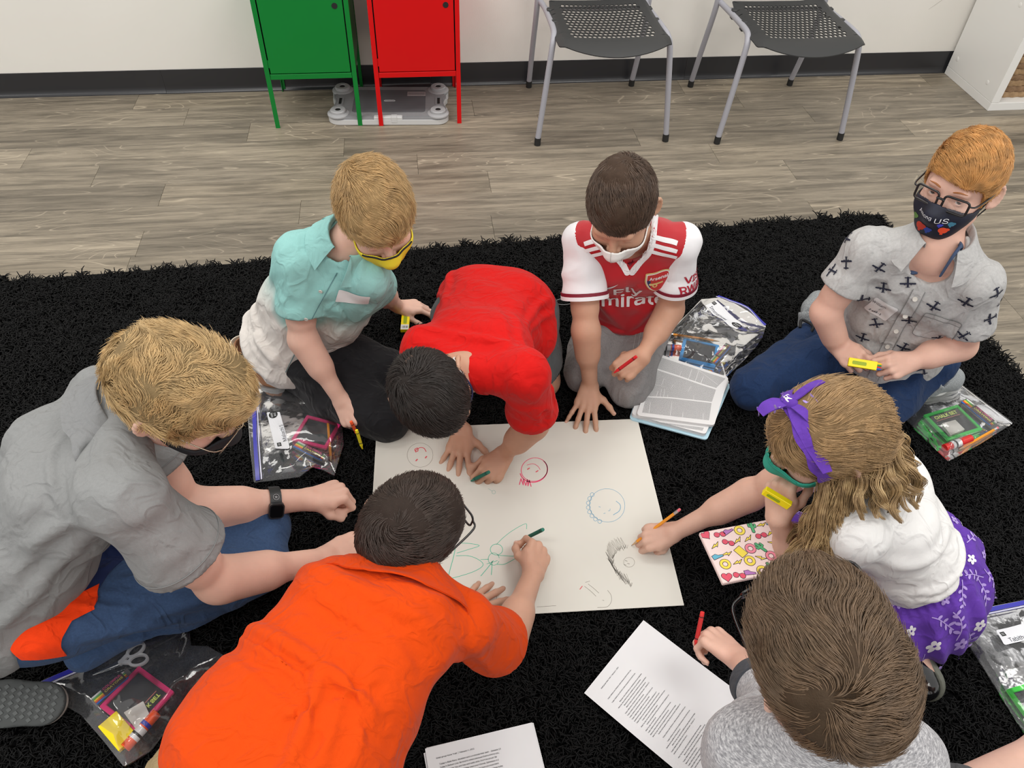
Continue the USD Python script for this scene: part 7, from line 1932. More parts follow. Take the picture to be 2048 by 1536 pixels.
# ------------------------------------------------------------------ the knee of a sitter at the lower right corner
def knee():
    kn = at(2110, 1515, 0.27)
    J = dict(knR=kn, hipR=at(1860, 1665, 0.25), anR=kn + np.array([0.14, -0.10, -0.20]))
    J['pel'] = J['hipR'] + np.array([0.09, -0.02, 0.0]); J['hipL'] = J['hipR'] + np.array([0.17, -0.02, 0]); J['knL'] = J['hipL'] + np.array([0.31, 0.02, -0.02]); J['anL'] = J['knL'] + np.array([-0.05, -0.26, -0.16])
    J['neck'] = J['pel'] + np.array([0.01, -0.20, 0.34]); J['shR'] = J['neck'] + np.array([-0.13, -0.01, -0.04]); J['shL'] = J['neck'] + np.array([0.13, -0.02, -0.04]); J['head'] = J['neck'] + np.array([0.0, 0.035, 0.135])
    J['elR'] = J['shR'] + np.array([-0.05, -0.06, -0.22]); J['wrR'] = J['elR'] + np.array([-0.02, -0.03, -0.19]); J['elL'] = J['shL'] + np.array([0.05, -0.06, -0.22]); J['wrL'] = J['elL'] + np.array([0.02, -0.03, -0.19])
    s = 1.0
    t = person('seated child in grey shorts, only one bent knee showing in the corner', (J['pel'][0], J['pel'][1], 0))
    H = Head(J['head'], (-0.25, 0.9, -0.3), (0, 0, 1), 1.0)
    build_body(t, J, s, H, skin('light', LIGHT), [('R', J['wrR'] + (-0.05, -0.1, -0.02), UP, 'relaxed', 0.98), ('L', J['wrL'] + (0.05, -0.1, -0.02), UP, 'relaxed', 0.98)], bare='RL')
    hair(H, t, (0.10, 0.06, 0.035), seed=29, count=3000)
    g, rims = shirt_sdf(J, s, 0.012, {'R': (0.65, 0.05, 0.06), 'L': (0.65, 0.05, 0.06)}, (J['pel'] - UP * 0.03, (0, 0, -1)), front=(0, 1, 0), H=H)
    part(t, 'tee_shirt', _rel(surface(g, 0.007, calm(crumple(0.004, 14), rims), amp=0.01), t), cloth('blue_tee', srgb(60, 80, 110)), smooth=True)
    tg = trousers(J, s, 0.010, cut={'R': 0.36, 'L': 0.60}, scale=0.9)
    part(t, 'shorts', _rel(surface(tg, 0.005, crumple(0.003, 12, seed=0.7), amp=0.01), t), cloth('charcoal_shorts', srgb(82, 82, 84), vary=0.05), smooth=True)
    return J

for _n, _fn in (('polo', polo_all), ('orange', orange), ('girl', girl), ('brown', brown), ('knee', knee)):
    if want(_n):
        PEOPLE = globals().setdefault('PEOPLE', {}); PEOPLE[_n] = _fn()
# ================================================================== poster, papers, book, bags and what is in them
PZ = 0.0345
def P2(px, z=PZ):
    return np.array([at(x, y, z)[:2] for x, y in px])
def flat(t, name, shape, z, h, M, o, smooth=False, **k):
    m = extrude(shape, h, z)
    v = np.asarray(m.vertices); m.vertices = v - np.array([o[0], o[1], o[2] if len(o) > 2 else 0])
    return part(t, name, m, M, smooth=smooth, **k)

def poster():
    c = at(1022, 1043, PZ); c = np.array([0.1935, 1.0859, 0.0])
    t = thing('poster_board', 'white poster board with crayon drawings lying on the rug amid the children', 'poster', loc=c)
    a = -0.0466
    W = mat('poster_card', (0.66, 0.645, 0.585), 0.55, 0.35, vary=0.02, vscale=3)
    R = affinity.rotate(sbox(-0.3555, -0.2795, 0.3555, 0.2795), math.degrees(a), origin=(0, 0))
    part(t, 'card', extrude(R, 0.0022, PZ - 0.0022), W, smooth=False)
    z, h = PZ + 0.00005, 0.0002
    S = 2048 / 660.0
    def zp(L):
        return [(740 + x / S, 820 + y / S) for x, y in L]
    def line(name, pts, w, M, curve=True):
        q = P2(zp(pts)) - c[:2]
        if curve and len(q) > 2:
            q = catmull(np.column_stack([q, np.zeros(len(q))]), 6)[:, :2]
        m = extrude(LineString(q).buffer(w, 3), h, z)
        return part(t, name, m, M, smooth=False)
    def ring(cx, cy, rx, ry, a0=0, a1=360, n=28, rot=0):
        A = np.radians(np.linspace(a0, a1, n)); cr, sr = math.cos(math.radians(rot)), math.sin(math.radians(rot))
        return [(cx + rx * math.cos(x) * cr - ry * math.sin(x) * sr, cy + rx * math.cos(x) * sr + ry * math.sin(x) * cr) for x in A]
    CR = lambda n, c_: mat('wax_' + n, c_, 0.6)
    PK, RD, BL, GN, PC = CR('pink', srgb(226, 84, 118)), CR('red', srgb(214, 92, 100)), CR('blue', srgb(120, 165, 190)), CR('green', srgb(96, 186, 158)), CR('pencil', srgb(150, 145, 136))
    line('drawn_face', ring(1020, 370, 82, 72, rot=-15), 0.0009, PK); line('drawn_face', ring(1016, 373, 86, 75, -30, 180, rot=-15), 0.0014, PK)
    rg = np.random.default_rng(2)
    line('drawn_scribble', [(930 + 9 * i + rg.uniform(-5, 5), (425 if i % 2 else 462) + i * 1.5) for i in range(9)], 0.0012, PK, False)
    line('drawn_smile', [(975, 342), (1012, 334), (1040, 348), (1056, 370)], 0.0007, PK)
    for x, y in ((983, 365), (1036, 381)):
        line('drawn_eye', [(x - 5, y + 3), (x + 6, y - 4)], 0.0016, RD)
    line('drawn_face', ring(311, 280, 80, 75), 0.0004, PC)
    line('drawn_mouth', [(285, 262), (278, 245), (296, 236), (296, 256), (282, 252), (310, 234), (335, 238), (348, 258)], 0.0011, RD)
    for x, y in ((289, 311), (347, 293)):
        line('drawn_eye', [(x - 3, y + 4), (x + 4, y - 4)], 0.0018, RD)
    line('drawn_face', ring(1472, 592, 110, 103, rot=12), 0.0005, BL)
    for k in range(8):
        b = math.radians(150 + 0 + k * 14 - 60 + 90)
        line('drawn_curl', ring(1472 + 118 * math.cos(math.radians(218 - k * 15)), 592 + 108 * math.sin(math.radians(218 - k * 15)), 12, 12, n=12), 0.0006, BL)
    line('drawn_smile', [(1528, 566), (1553, 590), (1548, 625), (1510, 651)], 0.0008, BL)
    line('drawn_nose', [(1478, 625), (1488, 625), (1490, 614)], 0.0005, BL); line('drawn_eye', [(1420, 600), (1430, 603)], 0.0006, BL); line('drawn_eye', [(1450, 643), (1460, 640)], 0.0006, BL)
    sp = catmull([(1575, 825, 0), (1515, 845, 0), (1488, 890, 0), (1490, 940, 0), (1520, 990, 0), (1560, 1035, 0), (1605, 1058, 0)], 9)
    for i in range(len(sp)):
        x, y = sp[i][:2]
        dx, dy = rg.uniform(12, 24), rg.uniform(24, 42)
        line('drawn_hair', [(x - dx, y - dy), (x + dx, y + dy), (x + dx + 6, y + dy - 22)], 0.00035, PC, False)
    line('drawn_face', ring(1608, 945, 34, 30), 0.0004, PC)
    for x, y in ((1590, 935), (1604, 952), (1583, 960)):
        line('drawn_eye', [(x - 6, y), (x + 6, y + 3)], 0.0007, PC)
    line('drawn_face', [(1475, 1120), (1496, 1150), (1497, 1190), (1470, 1222), (1412, 1226)], 0.0005, PC)
    for L in ([(1337, 1070), (1364, 1062)], [(1332, 1095), (1365, 1120), (1402, 1155)], [(1354, 1080), (1390, 1108), (1420, 1136)], [(1443, 1180), (1452, 1183)]):
        line('drawn_stroke', L, 0.0005, PC)
    line('drawn_stroke', [(1303, 1112), (1317, 1094)], 0.0009, RD)
    for L, w in (([(572, 632), (556, 700), (540, 800), (520, 905), (492, 1010), (474, 1110)], 0.0008), ([(578, 634), (578, 660), (548, 770), (530, 850)], 0.0006), ([(530, 825), (610, 828), (678, 842), (610, 866), (540, 888)], 0.0007), ([(535, 905), (610, 905), (672, 928), (702, 962), (650, 1000), (540, 1036), (440, 1055)], 0.0007),
                 (ring(785, 866, 38, 34), 0.0007), (ring(768, 925, 34, 38, 20, 350), 0.0006), ([(795, 902), (860, 906), (930, 909)], 0.0007), ([(790, 958), (830, 958), (870, 940), (930, 905)], 0.0007), ([(765, 935), (730, 980), (688, 1030)], 0.0008), ([(757, 940), (756, 985), (753, 1022)], 0.0008), ([(688, 928), (735, 926)], 0.0006), ([(785, 834), (830, 790), (890, 745), (966, 706), (972, 738)], 0.0006), ([(725, 955), (790, 935)], 0.0006)):
        line('drawn_stroke', L, w, GN)
    for L in ([(740, 1182), (743, 1242)], [(786, 1142), (788, 1175), (800, 1205)], [(1036, 1222), (1100, 1218), (1154, 1214)], [(584, 345), (612, 396)], [(640, 330), (650, 372)], [(672, 348), (650, 402)], ring(768, 510, 11, 11, n=12), [(734, 488), (758, 504)]):
        line('drawn_stroke', L, 0.0004, CR('teal_pencil', srgb(140, 180, 172)) if L[0][1] < 600 else PC)
poster()

# ------------------------------------------------------------------ crayons and pencils
def crayon(label, a, b, color, n, r=0.0042, wrap=True):
    """a: tip, b: blunt end."""
    a, b = np.asarray(a, float), np.asarray(b, float); d = unit(a - b); L = np.linalg.norm(a - b)
    t = thing('crayon', label, 'crayon', loc=b)
    WX = mat('crayon_' + n, color, 0.5, vary=0.05)
    part(t, 'wax', _ax(lathe([(0, 0), (r * 0.95, 0), (r, 0.0008), (r, L - 0.012), (r * 0.82, L - 0.0115), (r * 0.42, L - 0.0006), (0, L)], 16), d), WX, smooth=35)
    if wrap:
        part(t, 'wrapper', _ax(lathe([(r, 0.006), (r * 1.06, 0.006), (r * 1.06, L - 0.018), (r, L - 0.018)], 16), d), mat('wrapper_' + n, tuple(c * 0.75 for c in color), 0.7), smooth=35)
        for z in (0.009, L - 0.0215):
            part(t, 'wrapper_band', _ax(lathe([(r * 1.05, z), (r * 1.085, z), (r * 1.085, z + 0.0016), (r * 1.05, z + 0.0016)], 16), d), mat('wrapper_ink', (0.01, 0.01, 0.012), 0.7), smooth=35)
def _ax(m, d):
    d = unit(d); x = unit(np.cross(d, (0.3, 0.2, 0.9))); return place(m, (0, 0, 0), x, np.cross(d, x), d)
crayon('green crayon in the left hand of the boy in the red tee', at(942, 962, 0.0345), at(978, 944, 0.098), srgb(10, 110, 90), 'green')
crayon('green crayon in the right hand of the boy in the orange shirt', at(1052, 1076, 0.0355), at(1086, 1059, 0.118), srgb(10, 110, 90), 'green')
crayon('red crayon held in the fist of the boy in the football shirt', at(1228, 746, 0.215), at(1273, 713, 0.275), srgb(214, 24, 34), 'red')
crayon('red crayon in the left hand of the brown haired boy', at(1390, 1296, 0.190), at(1405, 1224, 0.250), srgb(222, 50, 50), 'redder')
crayon('yellow crayon in the right hand of the boy in the teal shirt', at(725, 898, 0.040), at(713, 860, 0.100), srgb(240, 225, 30), 'yellow')
crayon('orange crayon in the right hand of the boy in the teal shirt', at(716, 872, 0.062), at(702, 843, 0.112), srgb(240, 90, 40), 'orange')

def pencil(label, a, b, group=None):
    a, b = np.asarray(a, float), np.asarray(b, float); d = unit(a - b); L = np.linalg.norm(a - b); r = 0.0036
    t = thing('pencil', label, 'pencil', loc=b, group=group)
    part(t, 'barrel', _ax(lathe([(0, 0.018), (r, 0.018), (r, L - 0.020), (0, L - 0.020)], 6), d), mat('pencil_paint', srgb(236, 150, 30), 0.35), smooth=False)
    part(t, 'sharpened_wood', _ax(lathe([(r, L - 0.020), (0.0010, L - 0.004), (0, L - 0.004)], 12), d), mat('pencil_wood', (0.55, 0.36, 0.20), 0.8), smooth=40)
    part(t, 'lead', _ax(lathe([(0.0011, L - 0.0045), (0, L)], 8), d), mat('pencil_lead', (0.03, 0.03, 0.03), 0.4), smooth=40)
    part(t, 'ferrule', _ax(lathe([(r * 1.03, 0.0075), (r * 1.08, 0.009), (r * 1.0, 0.011), (r * 1.08, 0.013), (r * 1.0, 0.015), (r * 1.04, 0.019), (r, 0.019)], 14), d), mat('pencil_ferrule', (0.75, 0.73, 0.70), 0.25, metal=1.0), smooth=30)
    part(t, 'eraser', _ax(lathe([(0, 0), (r * 0.7, 0.0003), (r * 0.97, 0.0022), (r * 0.97, 0.0078), (0, 0.0078)], 14), d), mat('pencil_eraser', srgb(226, 110, 120), 0.8), smooth=40)
pencil('yellow pencil with pink eraser in the right hand of the girl', at(1262, 1092, 0.0345), at(1361, 1018, 0.150))

def packet(label, c, X, Y, w=0.070, h=0.024, d=0.012, side=None, code=True, crayons=0):
    """A small yellow crayon packet: X along its length, Y across."""
    t = thing('crayon_packet', label, 'crayon box', loc=c)
    X = unit(X); Z = unit(np.cross(X, Y)); Y = np.cross(Z, X)
    YL = mat('packet_yellow', srgb(250, 226, 10), 0.45)
    pl = lambda m: place(m, (0, 0, 0), X, Y, Z)
    part(t, 'box', pl(box(-w / 2, w / 2, -h / 2, h / 2, -d / 2, d / 2, bevel=0.001)), YL, smooth=False)
    part(t, 'print', pl(extrude(rrect(w * 0.5, h * 0.42, 0.003, -w * 0.12, 0), 0.0003, d / 2)), mat('packet_green', srgb(150, 170, 20), 0.5), smooth=False)
    if code:
        part(t, 'label_panel', pl(extrude(sbox(w * 0.18, -h / 2 + 0.0006, w / 2 - 0.0006, h / 2 - 0.0006), 0.0004, d / 2)), mat('packet_white', (0.75, 0.75, 0.72), 0.5), smooth=False)
        for k in range(7):
            y = -h * 0.34 + k * h * 0.68 / 6
            part(t, 'bar', pl(extrude(sbox(w * 0.27, y, w * 0.40, y + h * (0.03 + 0.02 * (k % 3))), 0.0003, d / 2 + 0.0003)), mat('print_black', (0.01, 0.01, 0.01), 0.6), smooth=False)
    for k in range(crayons):
        cl = [srgb(30, 90, 190), srgb(210, 40, 40), srgb(40, 140, 70), srgb(240, 200, 30)][k % 4]
        part(t, 'crayon_end', pl(_ax(lathe([(0, 0), (0.0032, 0), (0.0032, 0.008), (0.0012, 0.014), (0, 0.014)], 10), (1, 0, 0)).apply_translation((w / 2 - 0.003, -h * 0.3 + k * h * 0.2, 0))), mat('packet_crayon_%d' % k, cl, 0.5), smooth=35)
_a, _b, _c, _d = at(1700, 724, 0.262), at(1750, 732, 0.268), at(1729, 717, 0.275), at(1722, 739, 0.255)
packet('small yellow crayon box held by the ginger haired boy', (_a + _b) / 2, _b - _a, _c - _d, w=0.068, h=0.022, code=False, crayons=4)
_a, _b = at(1534, 984, 0.452), at(1574, 1008, 0.440)
packet('small yellow crayon box held upright by the girl', (_a + _b) / 2, _b - _a, camv(0.3, 0.5, 0.6), w=0.055, h=0.016, code=False)
_a, _b = at(812, 628, 0.044), at(809, 665, 0.044)
packet('yellow crayon box lying on the rug under the hand of the teal shirted boy', (_a + _b) / 2, _b - _a, np.array([1.0, 0.1, 0]), w=0.072, h=0.025)

# ------------------------------------------------------------------ printed sheets
LINES = ["Today's Bible Story: Abraham and Lot choose their land - Genesis 13", "Today's Bottom Line: Be kind to others because God is kind to you.", "Memory Verse: You are free and really able. Don't be proud. Be", "humble and be gentle as if they were your friends. Ephesians 4:2", "Welcome: Show others they are valuable by how you treat them", "What You Say: we want to be helpful and share what we have today"]
_tl = {}
def text_lines(i, h):
    if i not in _tl:
        m = meshkit.text_mesh(LINES[i], 1.0, 0.05)
        m.vertices = np.asarray(m.vertices)
        _tl[i] = m
    m = _tl[i].copy()
    m.vertices = np.asarray(m.vertices) * (h, h, 0.004)
    return m
INK = mat('ink_black', (0.03, 0.03, 0.035), 0.7)
PAPER = mat('copy_paper', (0.74, 0.74, 0.755), 0.7, 0.3)
def sheet(label, o, X, Y, z, lines, w=0.216, h=0.279, bend=0.0, head=None, group=None):
    """o: top left corner of the page, X along its lines, Y up the page (so that text runs from o down)."""
    X, Y = unit(X), unit(Y)
    t = thing('printed_sheet', label, 'paper', loc=(o[0], o[1], z), group=group)
    n = 14
    u, v = np.meshgrid(np.linspace(0, w, n), np.linspace(-h, 0, n), indexing='ij')
    def hz(u, v):
        return bend * (np.sin(u / w * 3.0) * 0.6 + np.sin(v / h * 4.0 + 1) * 0.4 + 0.6)
    top = np.stack([u, v, hz(u, v)], -1).reshape(-1, 3); bot = top - (0, 0, 0.0004)
    idx = np.arange(n * n).reshape(n, n)
    a, b, c, d = idx[:-1, :-1].ravel(), idx[1:, :-1].ravel(), idx[1:, 1:].ravel(), idx[:-1, 1:].ravel()
    f = np.vstack([np.stack([a, b, c], 1), np.stack([a, c, d], 1)])
    m = _thick(trimesh.Trimesh(top, f, process=False), 0.0004)
    part(t, 'page', place(trimesh.Trimesh(*m, process=False), (0, 0, 0), X, Y, (0, 0, 1)), PAPER, smooth=40)
    for (i, x, y, s, frac) in lines:
        m = text_lines(i, s)
        vv = np.asarray(m.vertices)
        if frac < 1:
            keep = (vv[m.faces][:, :, 0] < vv[:, 0].max() * frac).all(1); m = trimesh.Trimesh(vv, m.faces[keep], process=False); m.remove_unreferenced_vertices(); vv = np.asarray(m.vertices)
        m.vertices = np.column_stack([vv[:, 0] + x, vv[:, 1] - y, vv[:, 2] + hz(vv[:, 0] + x, vv[:, 1] - y) + 0.0004])
        part(t, 'text_line', place(m, (0, 0, 0), X, Y, (0, 0, 1)), INK, smooth=False)
    if head:
        m = meshkit.text_mesh(head[0], head[3], 0.0002); vv = np.asarray(m.vertices)
        m.vertices = np.column_stack([vv[:, 0] + head[1], vv[:, 1] - head[2], vv[:, 2] + hz(vv[:, 0] + head[1], vv[:, 1] - head[2]) + 0.0004])
        part(t, 'heading', place(m, (0, 0, 0), X, Y, (0, 0, 1)), INK, smooth=False)
    return t
def page_lines(seed, n, y0, pitch, s, x0=0.022, short=0.35):
    rg = np.random.default_rng(seed); out = []
    y = y0
    for k in range(n):
        if rg.uniform() < 0.16:
            y += pitch * 0.9
        out.append((int(rg.integers(len(LINES))), x0 + (0.012 if rg.uniform() < 0.35 else 0.0), y, s, 1.0 if rg.uniform() > short else rg.uniform(0.35, 0.85)))
        y += pitch
    return out
_tl0, _tr0, _br0 = at(1168, 1387, 0.037), at(1287, 1241, 0.037), at(1506, 1414, 0.037)
_X = unit(_tr0 - _tl0); _Y = unit(_tr0 - _br0); _Y = unit(_Y - _X * (_Y @ _X))
sheet('printed page with many text lines on the rug near the brown haired boy', _tl0, _X, _Y, 0.036, page_lines(3, 33, 0.040, 0.0056, 0.0019), head=('Small group Home Truth  |  February 7, 2021', 0.03, 0.022, 0.0021), bend=0.004)
_s0, _s1, _s2 = at(850, 1498, 0.040), at(1062, 1446, 0.040), at(1086, 1536, 0.040)
_X = unit(_s1 - _s0); _Y = unit(_s1 - _s2); _Y = unit(_Y - _X * (_Y @ _X))
for _k, (_dx, _dy, _rot, _lab) in enumerate(((-0.004, -0.006, 0.015, 'lowest page of the paper pile at the bottom edge'), (0.003, 0.002, -0.012, 'middle page of the paper pile at the bottom edge'), (0.0, 0.0, 0.0, 'printed page on top of the paper pile at the bottom edge'))):
    _c, _s = math.cos(_rot), math.sin(_rot)
    sheet(_lab, _s0 + _X * _dx + _Y * _dy, _X * _c + _Y * _s, -_X * _s + _Y * _c, 0.0355 + 0.0022 * _k, [] if _k < 2 else [(i, 0.022, 0.036 + 0.0062 * i, 0.0027, 1.0) for i in range(6)] + page_lines(9, 14, 0.085, 0.0062, 0.0024), head=None if _k < 2 else ('Small group Home Truth  |  February 7, 2021', 0.018, 0.024, 0.0026), bend=0.002)

# ------------------------------------------------------------------ the open book
def book():
    c = at(1365, 790, 0.05)
    t = thing('open_book', 'open book with dense small print lying on the rug beside the grey jeans', 'book', loc=(c[0], c[1], 0))
    p = lambda L, z: Polygon(P2(L, z) - c[:2])
    CV = mat('book_cover_blue', srgb(178, 212, 226), 0.5); PG = mat('book_page', (0.74, 0.74, 0.74), 0.7); ED = mat('book_page_edge', (0.62, 0.62, 0.60), 0.8, stretch=(1, 1, 400), vary=0.2, vscale=3)
    soft = lambda s, r: s.buffer(-r).buffer(r, 5)
    part(t, 'cover', extrude(soft(p([(1300, 712), (1462, 768), (1414, 880), (1258, 838)], 0.038), 0.012), 0.004, 0.034), CV, smooth=35)
    part(t, 'page_block', extrude(soft(p([(1302, 712), (1458, 764), (1410, 872), (1262, 832)], 0.042), 0.010), 0.011, 0.0385), PG, smooth=35)
    part(t, 'page_block', extrude(soft(p([(1317, 709), (1457, 756), (1428, 852), (1272, 832)], 0.055), 0.010), 0.008, 0.0500), PG, smooth=35)
    n = {'tc': ('texture_coordinate', {}), 'm': ('mapping', {'scale': (700, 700, 1), 'rotation': (0, 0, 0.35)}), 'nz': ('noise_texture', {'scale': 1.0, 'detail': 2.0}), 'r': ('rgb_ramp', {'ramp': [(0.36, (0.16, 0.16, 0.17)), (0.60, (0.66, 0.66, 0.66))]}), 'p': ('principled_bsdf', {'roughness': 0.75})}
    usdkit.material(stage, '/World/Looks/small_print', n, [('tc.object', 'm.vector'), ('m.vector', 'nz.vector'), ('nz.fac', 'r.fac'), ('r.color', 'p.base_color')], surface='p.BSDF')
    S = 2048 / 453.0
    q = lambda L: [(1240 + x / S, 560 + y / S) for x, y in L]
    for L, cuts in (([(345, 690), (955, 890), (870, 975), (740, 935), (540, 865), (325, 795)], [((540, 865), (555, 825)), ((620, 892), (650, 810)), ((680, 915), (715, 815)), ((730, 935), (755, 870)), ((720, 820), (880, 945))]),
                    ([(318, 808), (540, 880), (735, 948), (868, 990), (832, 1100), (640, 1078), (455, 1058), (240, 1048)], [((375, 950), (400, 890)), ((305, 920), (320, 890)), ((265, 935), (410, 965)), ((465, 975), (480, 945)), ((615, 1010), (640, 960)), ((345, 1000), (330, 1052)), ((375, 985), (365, 1055)), ((405, 985), (395, 1055)), ((430, 1035), (432, 1058)), ((665, 1040), (668, 1080))]),
                    ([(236, 1060), (455, 1070), (640, 1090), (828, 1112), (805, 1268), (600, 1245), (400, 1222), (200, 1198)], [((275, 1105), (262, 1200)), ((470, 1110), (452, 1228)), ((570, 1190), (566, 1240)), ((755, 1205), (750, 1262))])):
        s = p(q(L), 0.0585)
        for a, b in cuts:
            s = s.difference(LineString(P2(q([a, b]), 0.0585) - c[:2]).buffer(0.0006))
        part(t, 'print_column', extrude(s, 0.0002, 0.0580), '/World/Looks/small_print', smooth=False)
    part(t, 'print_column', extrude(p(q([(260, 1270), (560, 1310), (760, 1335), (745, 1362), (600, 1338), (330, 1282)]), 0.0498), 0.0002, 0.0495), '/World/Looks/small_print', smooth=False)
book()

# ------------------------------------------------------------------ the printed folder on the girl's lap
def folder():
    z = 0.215
    o = at(1446, 1167, z); X = unit(at(1642, 1127, z) - o); Y = at(1421, 1052, z) - o; Y = unit(Y - X * (Y @ X)); L = 0.205; Hh = 0.125
    n = np.cross(X, Y)
    t = thing('printed_folder', 'pink folder printed with cactuses, hearts and lightning bolts on the lap of the girl', 'folder', loc=o)
    pl = lambda m: place(m, (0, 0, 0), X, Y, n)
    part(t, 'cover', pl(box(0, L, 0, Hh, -0.010, 0, bevel=0.0015)), mat('folder_pink', srgb(232, 208, 204), 0.4), smooth=False)
    OUT = mat('folder_ink', srgb(60, 36, 50), 0.6)
    cols = {k: mat('folder_' + k, srgb(*v), 0.5) for k, v in dict(yellow=(236, 214, 70), red=(214, 70, 96), rose=(232, 130, 150), green=(70, 170, 110), teal=(90, 170, 196), lilac=(170, 110, 180)).items()}
    def heart(r):
        return Polygon([(r * 0.06 * 16 * math.sin(a) ** 3, r * 0.06 * (13 * math.cos(a) - 5 * math.cos(2 * a) - 2 * math.cos(3 * a) - math.cos(4 * a))) for a in np.linspace(0, 2 * np.pi, 26)[:-1]])
    bolt = lambda r: affinity.scale(Polygon([(-1, 0.1), (0.1, 0.5), (0.05, 0.2), (1, 0.45), (0.1, -0.25), (0.15, 0.0)]), r, r, origin=(0, 0))
    cact = lambda r: shapely.union_all([LineString([(0, -r), (0, r)]).buffer(r * 0.26), LineString([(0, -r * 0.1), (r * 0.6, 0), (r * 0.6, r * 0.5)]).buffer(r * 0.18), LineString([(0, 0.1 * r), (-r * 0.55, 0.2 * r), (-r * 0.55, r * 0.7)]).buffer(r * 0.18)])
    ringg = lambda r: Point(0, 0).buffer(r, 10).difference(Point(0, 0).buffer(r * 0.5, 8))
    card = lambda r: sbox(-r * 0.75, -r, r * 0.75, r)
    shade = lambda r: shapely.union_all([Point(-r * 0.6, 0).buffer(r * 0.5, 6), Point(r * 0.6, 0).buffer(r * 0.5, 6), sbox(-r * 0.4, r * 0.1, r * 0.4, r * 0.3)])
    shoe_ = lambda r: Polygon([(-r, -r * 0.4), (r, -r * 0.4), (r, -r * 0.1), (r * 0.2, r * 0.1), (-r * 0.2, r * 0.5), (-r, r * 0.4)])
    kinds = [(heart, 'red'), (bolt, 'yellow'), (cact, 'green'), (ringg, 'yellow'), (card, 'yellow'), (shade, 'red'), (shoe_, 'teal'), (heart, 'rose'), (cact, 'green'), (bolt, 'yellow'), (shoe_, 'lilac'), (ringg, 'rose')]
    rg = np.random.default_rng(6); k = 0
    W = sbox(0.001, 0.001, L - 0.001, Hh - 0.001)
    for i in range(8):
        for j in range(5):
            f, cn = kinds[(i * 5 + j * 3 + (i * j) % 4) % len(kinds)]
            x, y = 0.014 + i * 0.0255 + rg.uniform(-0.003, 0.003) + (0.010 if j % 2 else 0), 0.013 + j * 0.0250 + rg.uniform(-0.003, 0.003)
            s = affinity.translate(affinity.rotate(f(0.0115), rg.uniform(-35, 35), origin=(0, 0)), x, y).intersection(W)
            if s.is_empty:
                continue
            part(t, 'motif_outline', pl(extrude(s.buffer(0.0009).intersection(W), 0.0002, 0.0)), OUT, smooth=False)
            part(t, 'motif', pl(extrude(s.buffer(-0.0002), 0.0002, 0.0002)), cols[cn], smooth=False)
folder()

# ------------------------------------------------------------------ clear zip bags and their contents
usdkit.material(stage, '/World/Looks/clear_plastic', {'t': ('transparent_bsdf', {'color': (0.95, 0.95, 0.96)}), 'g': ('glossy_bsdf', {'roughness': 0.075, 'color': (1, 1, 1)}), 'd': ('diffuse_bsdf', {'color': (0.75, 0.75, 0.78)}), 'tc': ('texture_coordinate', {}), 'nz': ('noise_texture', {'scale': 42.0, 'detail': 2.0}), 'bp': ('bump', {'strength': 0.22, 'distance': 0.003}),
                'fr': ('fresnel', {'IOR': 1.5}), 'k': ('math', {'math_type': 'multiply_add', 'value2': 1.1, 'value3': 0.02, 'use_clamp': True}), 'm': ('mix_closure', {}), 'm2': ('mix_closure', {'fac': 0.03})},
                [('tc.object', 'nz.vector'), ('nz.fac', 'bp.height'), ('bp.normal', 'g.normal'), ('bp.normal', 'fr.normal'), ('fr.fac', 'k.value1'), ('t.BSDF', 'm2.closure1'), ('d.BSDF', 'm2.closure2'), ('m2.closure', 'm.closure1'), ('g.BSDF', 'm.closure2'), ('k.value', 'm.fac')], surface='m.closure')
ZIPB = mat('zip_blue', srgb(50, 50, 168), 0.25, 0.6)
